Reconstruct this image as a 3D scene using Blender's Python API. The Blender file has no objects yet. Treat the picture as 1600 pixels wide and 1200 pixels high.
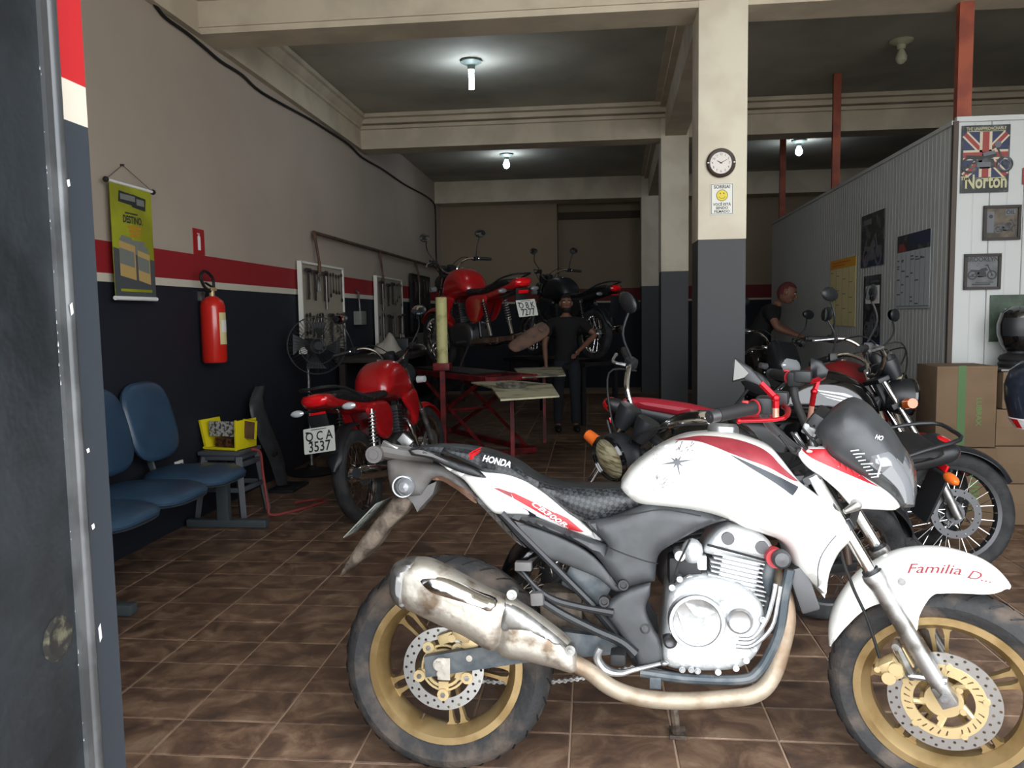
import bpy, bmesh, math, random
import numpy as np
from mathutils import Vector, Matrix, Quaternion
from mathutils.geometry import delaunay_2d_cdt, tessellate_polygon
random.seed(7)
PI = math.pi
R = math.radians
#CFG
import math
BIKE_LOC = (-0.425, 2.19, 0.0)
BIKE_YAW = math.radians(-2.3)
BIKE_LEAN = math.radians(-6.0)
STEER_A = (1.335, 0, 0.283)
STEER_AX = (-0.43, 0, 0.90)
STEER_ANG = math.radians(-23)
#ENDCFG
sc = bpy.context.scene
C = sc.collection

# ------------------------------------------------------------------ camera
cam = bpy.data.cameras.new('camera')
cam.sensor_width = 36
cam.lens = 36 * 1248 / 1600
cam.clip_start = 0.05
co = bpy.data.objects.new('camera', cam)
C.objects.link(co)
RX = (0.99485428, -0.10106485, 0.00713108)
RY = (0.10007375, 0.99120663, 0.08657173)
RZ = (-0.01581773, -0.08541263, 0.9962201)
# columns: camera right, forward, up expressed in the world
right = Vector((RX[0], RY[0], RZ[0]))
fwd = Vector((RX[1], RY[1], RZ[1]))
upv = Vector((RX[2], RY[2], RZ[2]))
m = Matrix((right, upv, -fwd)).transposed().to_4x4()
m.translation = (0, 0, 1.3)
co.matrix_world = m
sc.camera = co

# ------------------------------------------------------------------ world, light, exposure
w = bpy.data.worlds.new('sky')
sc.world = w
w.use_nodes = True
nt = w.node_tree
bg = nt.nodes['Background']
bg.inputs[0].default_value = (0.92, 0.96, 1.0, 1)
bg.inputs[1].default_value = 3.0
po = bpy.data.lights.new('doorway_portal', 'AREA')
po.shape = 'RECTANGLE'; po.size = 4.4; po.size_y = 3.4
po.cycles.is_portal = True
ob = bpy.data.objects.new('doorway_portal', po)
C.objects.link(ob)
ob.location = (1.6, 0.98, 1.73)
ob.rotation_euler = (R(90), 0, 0)
vs = sc.view_settings
vs.view_transform = 'Standard'
vs.look = 'None'
vs.gamma = 1
vs.use_curve_mapping = False
vs.exposure = 1.15

# ------------------------------------------------------------------ materials
def srgb(c):
    return tuple(((x / 12.92) if x <= 0.04045 else ((x + 0.055) / 1.055) ** 2.4) for x in (v / 255 for v in c)) + (1,)
MATS = {}
def M(name, col, rough=0.5, metal=0.0, var=0.0, scale=8, col2=None, emit=0, alpha=1, trans=0, bump=0, bscale=None, coat=0, lo=.42, hi=.6, det=4, stretch=None):
    """procedural material: base colour, optional second colour mixed by noise, optional bump"""
    mt = bpy.data.materials.new(name)
    mt.use_nodes = True
    n = mt.node_tree.nodes; l = mt.node_tree.links
    b = n['Principled BSDF']
    c = srgb(col)
    b.inputs['Base Color'].default_value = c
    b.inputs['Roughness'].default_value = rough
    b.inputs['Metallic'].default_value = metal
    if coat:
        b.inputs['Coat Weight'].default_value = coat
        b.inputs['Coat Roughness'].default_value = 0.08
    if trans:
        b.inputs['Transmission Weight'].default_value = trans
    if alpha < 1:
        b.inputs['Alpha'].default_value = alpha
    if emit:
        b.inputs['Emission Color'].default_value = c
        b.inputs['Emission Strength'].default_value = emit
    if col2 or bump:
        tc = n.new('ShaderNodeTexCoord')
        mp = n.new('ShaderNodeMapping')
        l.new(tc.outputs['Object'], mp.inputs[0])
        if stretch: mp.inputs['Scale'].default_value = stretch
        nz = n.new('ShaderNodeTexNoise')
        nz.inputs['Scale'].default_value = scale
        nz.inputs['Detail'].default_value = det
        l.new(mp.outputs[0], nz.inputs[0])
        if col2:
            rp = n.new('ShaderNodeValToRGB')
            rp.color_ramp.elements[0].position = lo; rp.color_ramp.elements[0].color = c
            rp.color_ramp.elements[1].position = hi; rp.color_ramp.elements[1].color = srgb(col2)
            l.new(nz.outputs[0], rp.inputs[0]); l.new(rp.outputs[0], b.inputs['Base Color'])
        if bump:
            n2 = n.new('ShaderNodeTexNoise'); n2.inputs['Scale'].default_value = bscale or scale * 3
            l.new(mp.outputs[0], n2.inputs[0])
            bp = n.new('ShaderNodeBump'); bp.inputs['Strength'].default_value = bump; bp.inputs['Distance'].default_value = 0.01
            l.new(n2.outputs[0], bp.inputs['Height']); l.new(bp.outputs[0], b.inputs['Normal'])
    MATS[name] = mt
    return mt
M('white_paint', (238, 238, 234), 0.25, coat=.6)
M('red_paint', (168, 18, 24), 0.28, coat=.6)
M('dull_red_paint', (120, 26, 30), 0.4)
M('lift_red', (128, 28, 32), 0.5, col2=(80, 22, 24), scale=9)
M('decal_red', (170, 40, 48), 0.45)
M('wine_red', (128, 40, 50), 0.4, col2=(142, 52, 60), scale=12)
M('seat_red', (150, 28, 44), 0.5)
M('black_plastic', (28, 30, 33), 0.45)
M('grey_plastic', (58, 60, 63), 0.45, col2=(48, 50, 52), scale=14)
M('dusty_plastic', (92, 90, 90), 0.6, col2=(80, 74, 70), scale=9)
M('mud_plastic', (104, 92, 80), 0.75, col2=(62, 52, 44), scale=22, bump=.4)
M('black_gloss', (10, 10, 12), 0.12, coat=.5)
M('black_matte', (18, 18, 20), 0.65)
M('decal_black', (38, 42, 50), 0.4)
M('decal_white', (235, 235, 235), 0.5)
M('decal_grey', (96, 98, 104), 0.6)
M('rubber', (30, 31, 33), 0.8, col2=(46, 46, 47), scale=14, bump=.25, bscale=80)
M('dusty_rubber', (42, 42, 43), 0.85, col2=(92, 80, 70), scale=11, lo=.45, hi=.7, bump=.4, bscale=60)
M('chrome', (215, 215, 215), 0.12, 1)
M('steel', (168, 168, 168), 0.38, .85, col2=(122, 120, 116), scale=20)
M('dirty_steel', (190, 184, 174), 0.46, .8, col2=(120, 104, 88), scale=16, lo=.52, hi=.68, bump=.15, bscale=40)
M('alloy', (186, 188, 190), 0.33, .85, col2=(150, 152, 154), scale=25)
M('cast_alloy', (205, 207, 208), 0.45, .6, bump=.2, bscale=90)
M('dark_alloy', (84, 84, 86), 0.45, .8)
M('gold_paint', (168, 144, 102), 0.36, .6, col2=(140, 116, 76), scale=10)
M('gold_cast', (196, 174, 130), 0.45, .4)
M('disc_steel', (186, 186, 184), 0.3, .85)
M('pipe_rust', (160, 148, 130), 0.5, .4, col2=(128, 108, 88), scale=9, bump=.3, bscale=30)
M('swing_paint', (62, 70, 76), 0.5, .3, col2=(92, 96, 98), scale=18)
M('red_anodized', (200, 30, 40), 0.25, .75)
M('peach_metal', (220, 160, 140), 0.3, .6)
M('mirror_glass', (200, 205, 205), 0.05, 1)
M('mirror_plate', (120, 122, 120), 0.3, .3)
M('lens_clear', (220, 226, 230), 0.08, .2, coat=1)
M('lens_warm', (240, 230, 190), 0.15, .4, col2=(150, 140, 105), scale=16, stretch=(1, 1, 7))
M('lens_smoke', (120, 122, 126), 0.15, .1, coat=1)
M('lens_red', (225, 20, 28), 0.12, coat=.8)
M('lens_orange', (232, 110, 40), 0.2, coat=.6)
M('plate_white', (206, 208, 200), 0.5)
M('plate_ink', (30, 32, 34), 0.5)
M('cream_wall', (196, 186, 168), 0.85, col2=(182, 170, 152), scale=2.2, bump=.05)
M('cream_column', (218, 210, 190), 0.8, col2=(206, 196, 176), scale=3, bump=.05)
M('grey_column', (54, 56, 58), 0.6)
M('beam_paint', (204, 192, 170), 0.85, col2=(188, 176, 156), scale=3)
M('ceiling_paint', (182, 178, 164), 0.9, col2=(150, 148, 136), scale=1.3, lo=.35, hi=.7)
M('dark_recess', (70, 60, 50), 0.9)
M('orange_pole', (150, 72, 44), 0.6, col2=(122, 52, 34), scale=6)
M('pvc_white', (182, 184, 182), 0.4)
M('pvc_edge', (76, 66, 58), 0.7)
M('steel_door', (40, 45, 50), 0.42, .2, col2=(30, 34, 38), scale=7, bump=.35, bscale=30)
M('rail_grey', (92, 94, 96), 0.35, .3, col2=(70, 72, 74), scale=12)
M('paint_chip', (225, 225, 225), 0.6)
M('rust_hole', (24, 22, 20), 0.9, col2=(86, 84, 66), scale=60, lo=.5, hi=.68)
M('grout', (176, 150, 128), 0.9)
M('concrete', (206, 202, 194), 0.9, col2=(184, 180, 172), scale=3)
M('blue_vinyl', (48, 74, 98), 0.38, col2=(42, 66, 90), scale=5)
M('bench_metal', (74, 82, 86), 0.45, .2)
M('grey_stool', (74, 78, 84), 0.55)
M('yellow_plastic', (222, 206, 30), 0.4)
M('meter_face', (176, 176, 172), 0.5, col2=(70, 66, 62), scale=45, lo=.5, hi=.55)
M('copper', (150, 96, 62), 0.4, .7, col2=(60, 54, 50), scale=50)
M('fire_red', (200, 36, 26), 0.3, coat=.4)
M('sign_red', (164, 24, 30), 0.5)
M('banner_green', (160, 166, 34), 0.55, col2=(140, 142, 26), scale=3)
M('banner_grey', (76, 80, 84), 0.55)
M('can_beige', (190, 160, 100), 0.5)
M('print_grey', (120, 124, 118), 0.6)
M('print_dark', (44, 46, 46), 0.6)
M('print_orange', (190, 130, 40), 0.6)
M('cardboard', (118, 96, 74), 0.85, col2=(108, 88, 66), scale=4)
M('cardboard_dark', (120, 88, 58), 0.9)
M('tape_green', (70, 104, 56), 0.5)
M('ink_green', (96, 126, 72), 0.7)
M('wood_frame', (46, 40, 36), 0.6)
M('poster_dark', (34, 36, 38), 0.5, col2=(78, 82, 84), scale=12, lo=.5, hi=.62)
M('poster_blue', (30, 40, 74), 0.5)
M('poster_cream', (184, 174, 150), 0.5)
M('poster_red', (136, 48, 44), 0.5)
M('poster_paper', (176, 182, 186), 0.5)
M('poster_green', (72, 88, 72), 0.6, col2=(50, 62, 54), scale=9)
M('poster_brown', (96, 86, 72), 0.6, col2=(60, 54, 46), scale=10)
M('poster_slate', (100, 102, 104), 0.6, col2=(84, 86, 88), scale=16)
M('paper_yellow', (216, 204, 150), 0.6)
M('paper_amber', (214, 158, 50), 0.6)
M('ink_line', (90, 92, 96), 0.7)
M('ink_orange', (206, 104, 40), 0.6)
M('lettering_cream', (176, 172, 134), 0.5)
M('smiley_yellow', (222, 200, 30), 0.5)
M('paper_white', (228, 226, 218), 0.6)
M('clock_brown', (60, 46, 40), 0.4)
M('clock_face', (222, 214, 206), 0.5)
M('lamp_glow', (225, 240, 255), 0.5, emit=30)
M('lamp_base', (120, 132, 124), 0.5)
M('lamp_off', (188, 186, 160), 0.4)
M('lift_plate', (198, 192, 160), 0.6, col2=(96, 92, 80), scale=5, lo=.5, hi=.66)
M('post_yellow', (206, 202, 140), 0.6, col2=(150, 144, 96), scale=9, lo=.5, hi=.7)
M('rust_plate', (98, 70, 54), 0.7, col2=(66, 50, 42), scale=10)
M('tool_board', (160, 152, 136), 0.8)
M('tool_steel', (90, 88, 86), 0.4, .8)
M('dark_wood', (44, 36, 32), 0.7)
M('cloth_white', (176, 170, 158), 0.95, bump=.3, bscale=20)
M('skin', (122, 84, 66), 0.55)
M('hair_black', (16, 14, 13), 0.7)
M('shirt_black', (17, 17, 19), 0.9)
M('jeans_dark', (28, 30, 36), 0.9)
M('cap_red', (92, 36, 38), 0.8)
M('rubber_hose', (140, 58, 54), 0.6)
M('helmet_navy', (30, 38, 52), 0.3, coat=.5)
M('cable_black', (14, 14, 14), 0.7)

def seat_mat():
    mt = M('seat_cover', (34, 36, 39), 0.42)
    n = mt.node_tree.nodes; l = mt.node_tree.links
    tc = n.new('ShaderNodeTexCoord'); mp = n.new('ShaderNodeMapping')
    mp.inputs['Rotation'].default_value = (0, R(28), 0)
    ck = n.new('ShaderNodeTexChecker'); ck.inputs['Scale'].default_value = 95
    ck.inputs[1].default_value = (1, 1, 1, 1); ck.inputs[2].default_value = (0, 0, 0, 1)
    l.new(tc.outputs['Object'], mp.inputs[0]); l.new(mp.outputs[0], ck.inputs[0])
    cm = n.new('ShaderNodeMix'); cm.data_type = 'RGBA'; cm.inputs[6].default_value = srgb((24, 26, 29)); cm.inputs[7].default_value = srgb((52, 55, 59))
    l.new(ck.outputs['Fac'], cm.inputs[0]); l.new(cm.outputs[2], n['Principled BSDF'].inputs['Base Color'])
    bp = n.new('ShaderNodeBump'); bp.inputs['Strength'].default_value = .8; bp.inputs['Distance'].default_value = .003
    l.new(ck.outputs['Fac'], bp.inputs['Height']); l.new(bp.outputs[0], n['Principled BSDF'].inputs['Normal'])
seat_mat()

def stripe_mat(name, levels, bands, tint=None):
    """painted wall: bands of paint at given heights (world z)"""
    mt = M(name, (200, 190, 170), 0.75)
    n = mt.node_tree.nodes; l = mt.node_tree.links
    geo = n.new('ShaderNodeNewGeometry'); sp = n.new('ShaderNodeSeparateXYZ')
    l.new(geo.outputs['Position'], sp.inputs[0])
    mr = n.new('ShaderNodeMapRange'); mr.inputs['From Min'].default_value = 0; mr.inputs['From Max'].default_value = 4
    l.new(sp.outputs[2], mr.inputs[0])
    rp = n.new('ShaderNodeValToRGB'); rp.color_ramp.interpolation = 'CONSTANT'
    e = rp.color_ramp.elements
    e[0].position = 0; e[0].color = srgb(bands[0])
    e[1].position = levels[0] / 4; e[1].color = srgb(bands[1])
    for lv, b in zip(levels[1:], bands[2:]):
        k = e.new(lv / 4); k.color = srgb(b)
    l.new(mr.outputs[0], rp.inputs[0])
    nz = n.new('ShaderNodeTexNoise'); nz.inputs['Scale'].default_value = 1.3; nz.inputs['Detail'].default_value = 6
    l.new(geo.outputs['Position'], nz.inputs[0])
    m2 = n.new('ShaderNodeMapRange'); m2.inputs['To Min'].default_value = .82; m2.inputs['To Max'].default_value = 1.12
    l.new(nz.outputs[0], m2.inputs[0])
    mx = n.new('ShaderNodeMix'); mx.data_type = 'RGBA'; mx.blend_type = 'MULTIPLY'; mx.inputs[0].default_value = 1
    l.new(rp.outputs[0], mx.inputs[6]); l.new(m2.outputs[0], mx.inputs[7])
    l.new(mx.outputs[2], n['Principled BSDF'].inputs['Base Color'])
    return mt
NAVY = (17, 21, 34)
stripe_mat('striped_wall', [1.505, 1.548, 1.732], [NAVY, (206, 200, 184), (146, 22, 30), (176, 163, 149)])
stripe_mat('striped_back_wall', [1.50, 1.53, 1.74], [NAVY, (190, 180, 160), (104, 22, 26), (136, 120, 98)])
stripe_mat('striped_jamb', [1.60, 1.668], [(44, 50, 58), (206, 198, 184), (176, 24, 30)])

def tile_mat():
    mt = M('floor_tile_glaze', (96, 70, 54), 0.38)
    n = mt.node_tree.nodes; l = mt.node_tree.links
    b = n['Principled BSDF']
    geo = n.new('ShaderNodeNewGeometry'); oi = n.new('ShaderNodeObjectInfo')
    off = n.new('ShaderNodeVectorMath'); off.operation = 'SCALE'; off.inputs[3].default_value = 13
    cmb = n.new('ShaderNodeCombineXYZ'); l.new(oi.outputs['Random'], cmb.inputs[0]); l.new(oi.outputs['Random'], cmb.inputs[1])
    l.new(cmb.outputs[0], off.inputs[0])
    ad = n.new('ShaderNodeVectorMath'); l.new(geo.outputs['Position'], ad.inputs[0]); l.new(off.outputs[0], ad.inputs[1])
    nz = n.new('ShaderNodeTexNoise'); nz.inputs['Scale'].default_value = 7; nz.inputs['Detail'].default_value = 7; nz.inputs['Roughness'].default_value = .65
    nz.inputs['Distortion'].default_value = .6
    l.new(ad.outputs[0], nz.inputs[0])
    rp = n.new('ShaderNodeValToRGB')
    e = rp.color_ramp.elements
    e[0].position = .33; e[0].color = srgb((78, 64, 55))
    e[1].position = .72; e[1].color = srgb((158, 134, 112))
    k = e.new(.47); k.color = srgb((106, 82, 67)); k = e.new(.57); k.color = srgb((130, 104, 84))
    l.new(nz.outputs[0], rp.inputs[0])
    n2 = n.new('ShaderNodeTexNoise'); n2.inputs['Scale'].default_value = 1.1; n2.inputs['Detail'].default_value = 3
    l.new(geo.outputs['Position'], n2.inputs[0])
    m2 = n.new('ShaderNodeMapRange'); m2.inputs['From Min'].default_value = .3; m2.inputs['From Max'].default_value = .7
    m2.inputs['To Min'].default_value = .62; m2.inputs['To Max'].default_value = 1.2
    l.new(n2.outputs[0], m2.inputs[0])
    mx = n.new('ShaderNodeMix'); mx.data_type = 'RGBA'; mx.blend_type = 'MULTIPLY'; mx.inputs[0].default_value = 1
    l.new(rp.outputs[0], mx.inputs[6]); l.new(m2.outputs[0], mx.inputs[7]); l.new(mx.outputs[2], b.inputs['Base Color'])
    rr = n.new('ShaderNodeMapRange'); rr.inputs['To Min'].default_value = .3; rr.inputs['To Max'].default_value = .6
    l.new(nz.outputs[0], rr.inputs[0]); l.new(rr.outputs[0], b.inputs['Roughness'])
    bp = n.new('ShaderNodeBump'); bp.inputs['Strength'].default_value = .25; bp.inputs['Distance'].default_value = .004
    l.new(nz.outputs[0], bp.inputs['Height']); l.new(bp.outputs[0], b.inputs['Normal'])
tile_mat()

# ------------------------------------------------------------------ mesh helpers
def catmull(pts, per=6, closed=False):
    """smooth curve through points; a point given twice in a row is a sharp corner"""
    P = [Vector(p) for p in pts]; n = len(P); out = []
    rng = range(n) if closed else range(n - 1)
    for i in rng:
        a, b = P[i], P[(i + 1) % n]
        if (a - b).length < 1e-7: continue
        pa = P[i - 1] if (closed or i > 0) else a
        pb = P[(i + 2) % n] if (closed or i + 2 < n) else b
        for k in range(per):
            t = k / per
            q = 0.5 * ((2 * a) + (b - pa) * t + (2 * pa - 5 * a + 4 * b - pb) * t * t + (3 * a - pa - 3 * b + pb) * t ** 3)
            out.append(q)
    if not closed: out.append(P[-1])
    return out

class G:
    def __init__(s): s.v = []; s.f = []
    def add(s, vs, fs):
        n = len(s.v); s.v += [tuple(v) for v in vs]; s.f += [tuple(i + n for i in f) for f in fs]; return s
    def box(s, c, size, rot=None, bev=0):
        hx, hy, hz = (d / 2 for d in size)
        if bev:
            bm = bmesh.new(); bmesh.ops.create_cube(bm, size=1)
            bmesh.ops.scale(bm, vec=size, verts=bm.verts)
            bmesh.ops.bevel(bm, geom=list(bm.edges), offset=min(bev, hx * .95, hy * .95, hz * .95), segments=2, profile=.6, affect='EDGES')
            bm.verts.index_update(); vs = [v.co.copy() for v in bm.verts]; fs = [[v.index for v in f.verts] for f in bm.faces]; bm.free()
        else:
            vs = [Vector((x, y, z)) for x in (-hx, hx) for y in (-hy, hy) for z in (-hz, hz)]
            fs = [(0, 1, 3, 2), (4, 6, 7, 5), (0, 4, 5, 1), (2, 3, 7, 6), (0, 2, 6, 4), (1, 5, 7, 3)]
        if rot is not None:
            q = rot if isinstance(rot, Matrix) else Matrix.Rotation(rot, 3, 'Y')
            vs = [q @ v for v in vs]
        c = Vector(c)
        return s.add([v + c for v in vs], fs)
    def cyl(s, p0, p1, r0, r1=None, n=14, cap=True):
        return s.tube([p0, p1], [r0, r0 if r1 is None else r1], n, cap)
    def tube(s, pts, r, n=8, cap=True, smooth=0, flat=1.0, ref=None):
        P = catmull(pts, smooth) if smooth else [Vector(p) for p in pts]
        k = len(P)
        if not isinstance(r, (list, tuple)): rr = [r] * k
        elif len(r) == k: rr = list(r)
        else:
            rr = list(np.interp(np.linspace(0, 1, k), np.linspace(0, 1, len(r)), r))
        T = []
        for i in range(k):
            d = P[min(i + 1, k - 1)] - P[max(i - 1, 0)]
            T.append(d.normalized() if d.length > 1e-9 else Vector((0, 0, 1)))
        a = Vector(ref) if ref else (Vector((0, 1, 0)) if abs(T[0].y) < .9 else Vector((1, 0, 0)))
        vs = []; N = None
        for i in range(k):
            if N is None: N = (a - T[i] * a.dot(T[i])).normalized()
            else:
                N = (N - T[i] * N.dot(T[i])).normalized()
            Bn = T[i].cross(N)
            for j in range(n):
                t = 2 * PI * j / n
                vs.append(P[i] + (N * math.cos(t) * flat + Bn * math.sin(t)) * rr[i])
        fs = [(i * n + j, i * n + (j + 1) % n, (i + 1) * n + (j + 1) % n, (i + 1) * n + j) for i in range(k - 1) for j in range(n)]
        if cap: fs += [tuple(range(n))[::-1], tuple((k - 1) * n + j for j in range(n))]
        return s.add(vs, fs)
    def lathe(s, prof, c=(0, 0, 0), axis=(0, 0, 1), n=24, closed=False, arc=None):
        """profile of (radius, height) turned about axis"""
        ax = Vector(axis).normalized()
        q = Vector((0, 0, 1)).rotation_difference(ax).to_matrix(); c = Vector(c)
        k = len(prof); a0, a1 = arc or (0, 2 * PI); full = arc is None
        m_ = n if full else n + 1
        vs = []
        for i in range(m_):
            t = a0 + (a1 - a0) * i / n
            for r, h in prof: vs.append(c + q @ Vector((r * math.cos(t), r * math.sin(t), h)))
        fs = []
        for i in range(n):
            i2 = (i + 1) % m_
            for j in range(k if closed else k - 1):
                j2 = (j + 1) % k
                fs.append((i * k + j, i2 * k + j, i2 * k + j2, i * k + j2))
        return s.add(vs, fs)
    def ball(s, c, r, n=12, rot=None):
        if not isinstance(r, (tuple, list)): r = (r, r, r)
        vs = []; fs = []; m_ = n // 2
        for i in range(m_ + 1):
            a = PI * i / m_
            for j in range(n):
                b = 2 * PI * j / n
                v = Vector((r[0] * math.sin(a) * math.cos(b), r[1] * math.sin(a) * math.sin(b), r[2] * math.cos(a)))
                if rot is not None: v = rot @ v
                vs.append(v + Vector(c))
        for i in range(m_):
            for j in range(n):
                fs.append((i * n + j, i * n + (j + 1) % n, (i + 1) * n + (j + 1) % n, (i + 1) * n + j))
        return s.add(vs, fs)
    def prism(s, pts, fn, t0, t1, holes=()):
        """flat polygon (with holes) extruded; fn(a, b, t) -> 3D point"""
        loops = [list(pts)] + [list(h) for h in holes]
        tri = tessellate_polygon([[Vector((p[0], p[1], 0)) for p in lp] for lp in loops])
        flat = [p for lp in loops for p in lp]; n = len(flat)
        vs = [fn(p[0], p[1], t1) for p in flat] + [fn(p[0], p[1], t0) for p in flat]
        fs = [tuple(t) for t in tri] + [tuple(i + n for i in t[::-1]) for t in tri]
        b = 0
        for lp in loops:
            k = len(lp)
            fs += [(b + i, b + (i + 1) % k, b + (i + 1) % k + n, b + i + n) for i in range(k)]
            b += k
        return s.add(vs, fs)
    def xf(s, mat):
        s.v = [tuple(mat @ Vector(v)) for v in s.v]; return s
    def mirror(s):
        """add a copy mirrored in y"""
        return s.add([(x, -y, z) for x, y, z in s.v], [f[::-1] for f in s.f])

def clusters(g):
    """loose pieces whose boxes do not touch"""
    p = list(range(len(g.v)))
    def fd(i):
        while p[i] != i: p[i] = p[p[i]]; i = p[i]
        return i
    for f in g.f:
        a = fd(f[0])
        for k in f[1:]:
            b = fd(k)
            if a != b: p[b] = a
    grp = {}
    for i in range(len(g.v)): grp.setdefault(fd(i), []).append(i)
    ks = list(grp.values())
    if len(ks) == 1 or len(ks) > 400: return None
    V_ = np.array(g.v); bb = [[V_[k].min(0) - .0015, V_[k].max(0) + .0015, k] for k in ks]
    ch = True
    while ch:
        ch = False; out = []
        for b in bb:
            for o in out:
                if (b[0] <= o[1]).all() and (o[0] <= b[1]).all():
                    o[0] = np.minimum(o[0], b[0]); o[1] = np.maximum(o[1], b[1]); o[2] = o[2] + b[2]; ch = True; break
            else: out.append(b)
        bb = out
    return [b[2] for b in bb] if len(bb) > 1 else None
def obj(name, g, mat, parent=None, label=None, cat=None, group=None, kind=None, smooth=35, loc=None):
    if isinstance(g, G) and parent is not None and kind is None and len(g.v) < 20000 and not any(w_ in name for w_ in ('lettering', 'print', 'mark', 'emblem', 'drawing', 'grid', 'line', 'numerals', 'chart', 'facet', 'flag', 'chain', 'logo', 'marking', 'groove')):
        cs = clusters(g)
        if cs and len(cs) <= 24:
            first = None
            for c in cs:
                mp = {i: k for k, i in enumerate(c)}; q = G(); q.v = [g.v[i] for i in c]; q.f = [tuple(mp[i] for i in f) for f in g.f if f[0] in mp]
                o = obj(name, q, mat, parent, label, cat, group, kind, smooth, loc)
                first = first or o
            return first
    if isinstance(g, bpy.types.Mesh): me = g
    else:
        me = bpy.data.meshes.new(name); me.from_pydata(g.v, [], g.f)
        bm = bmesh.new(); bm.from_mesh(me)
        bmesh.ops.recalc_face_normals(bm, faces=bm.faces); bm.to_mesh(me); bm.free()
        if smooth:
            me.polygons.foreach_set('use_smooth', [True] * len(me.polygons))
            me.set_sharp_from_angle(angle=R(smooth))
        me.materials.append(MATS[mat] if isinstance(mat, str) else mat)
    o = bpy.data.objects.new(name, me); C.objects.link(o)
    if parent: o.parent = parent
    if loc: o.location = loc
    if label: o['label'] = label
    if cat: o['category'] = cat
    if group: o['group'] = group
    if kind: o['kind'] = kind
    return o
def thing(name, label, cat, loc=(0, 0, 0), rotz=0, group=None):
    o = bpy.data.objects.new(name, None); C.objects.link(o)
    o.empty_display_size = .1
    o.location = loc; o.rotation_euler = (0, 0, rotz)
    o['label'] = label; o['category'] = cat
    if group: o['group'] = group
    return o
def dup(root, loc, rotz=None, label=None, group=None):
    r = root.copy(); C.objects.link(r); r.location = loc
    if rotz is not None: r.rotation_euler = (0, 0, rotz)
    if label: r['label'] = label
    if group: r['group'] = group
    for ch in list(root.children):
        c = ch.copy(); C.objects.link(c); c.parent = r
        for g in list(ch.children):
            d = g.copy(); C.objects.link(d); d.parent = c
    return r

def bulge(d, T, Rr):
    k = np.clip(d / Rr, 0, 1)
    return T * np.sqrt(np.maximum(0, 1 - (1 - k) ** 2))
def edge_dist(pts, poly):
    p = np.array(pts)[:, None, :]; a = np.array(poly)[None]; b = np.roll(np.array(poly), -1, axis=0)[None]
    ab = b - a; t = np.clip(((p - a) * ab).sum(2) / np.maximum((ab * ab).sum(2), 1e-12), 0, 1)
    return np.sqrt((((a + ab * t[..., None]) - p) ** 2).sum(2)).min(1)
def inside(pts, poly):
    P = np.array(pts); x, y = P[:, 0], P[:, 1]; c = np.zeros(len(P), bool); n = len(poly); j = n - 1
    for i in range(n):
        xi, yi = poly[i]; xj, yj = poly[j]
        hit = ((yi > y) != (yj > y)) & (x < (xj - xi) * (y - yi) / ((yj - yi) or 1e-12) + xi)
        c ^= hit; j = i
    return c
def cdt(poly, res, rings=()):
    poly = [tuple(p) for p in poly]
    a = np.array(poly); x0, y0 = a.min(0); x1, y1 = a.max(0)
    gx, gy = np.meshgrid(np.arange(x0, x1, res), np.arange(y0, y1, res * .87))
    gx = gx + (np.arange(gx.shape[0]) % 2)[:, None] * res * .5
    q = np.stack([gx.ravel(), gy.ravel()], 1)
    if len(q):
        q = q[inside(q, poly)]
        if len(q): q = q[edge_dist(q, poly) > (max(rings) + res * .6 if rings else res * .45)]
    q = [tuple(p) for p in q]
    if rings:
        ar = sum(poly[i - 1][0] * poly[i][1] - poly[i][0] * poly[i - 1][1] for i in range(len(poly)))
        sg = 1 if ar > 0 else -1
        nx = np.roll(a, -1, axis=0) - np.roll(a, 1, axis=0); nn = np.stack([-nx[:, 1], nx[:, 0]], 1) * sg
        nn /= np.maximum(np.linalg.norm(nn, axis=1)[:, None], 1e-9)
        last = None
        for d_ in rings:
            c = a + nn * d_
            ok = inside(c, poly) & (edge_dist(c, poly) > d_ * .93)
            c = c[ok]
            for p in c:
                if last is None or math.hypot(p[0] - last[0], p[1] - last[1]) > min(res * .5, .005):
                    q.append(tuple(p)); last = p
    vs = [Vector(p) for p in poly] + [Vector(p) for p in q]
    n = len(poly)
    r = delaunay_2d_cdt(vs, [], [list(range(n))], 1, 1e-6)
    return [tuple(v) for v in r[0]], [tuple(f) for f in r[2]]
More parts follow.
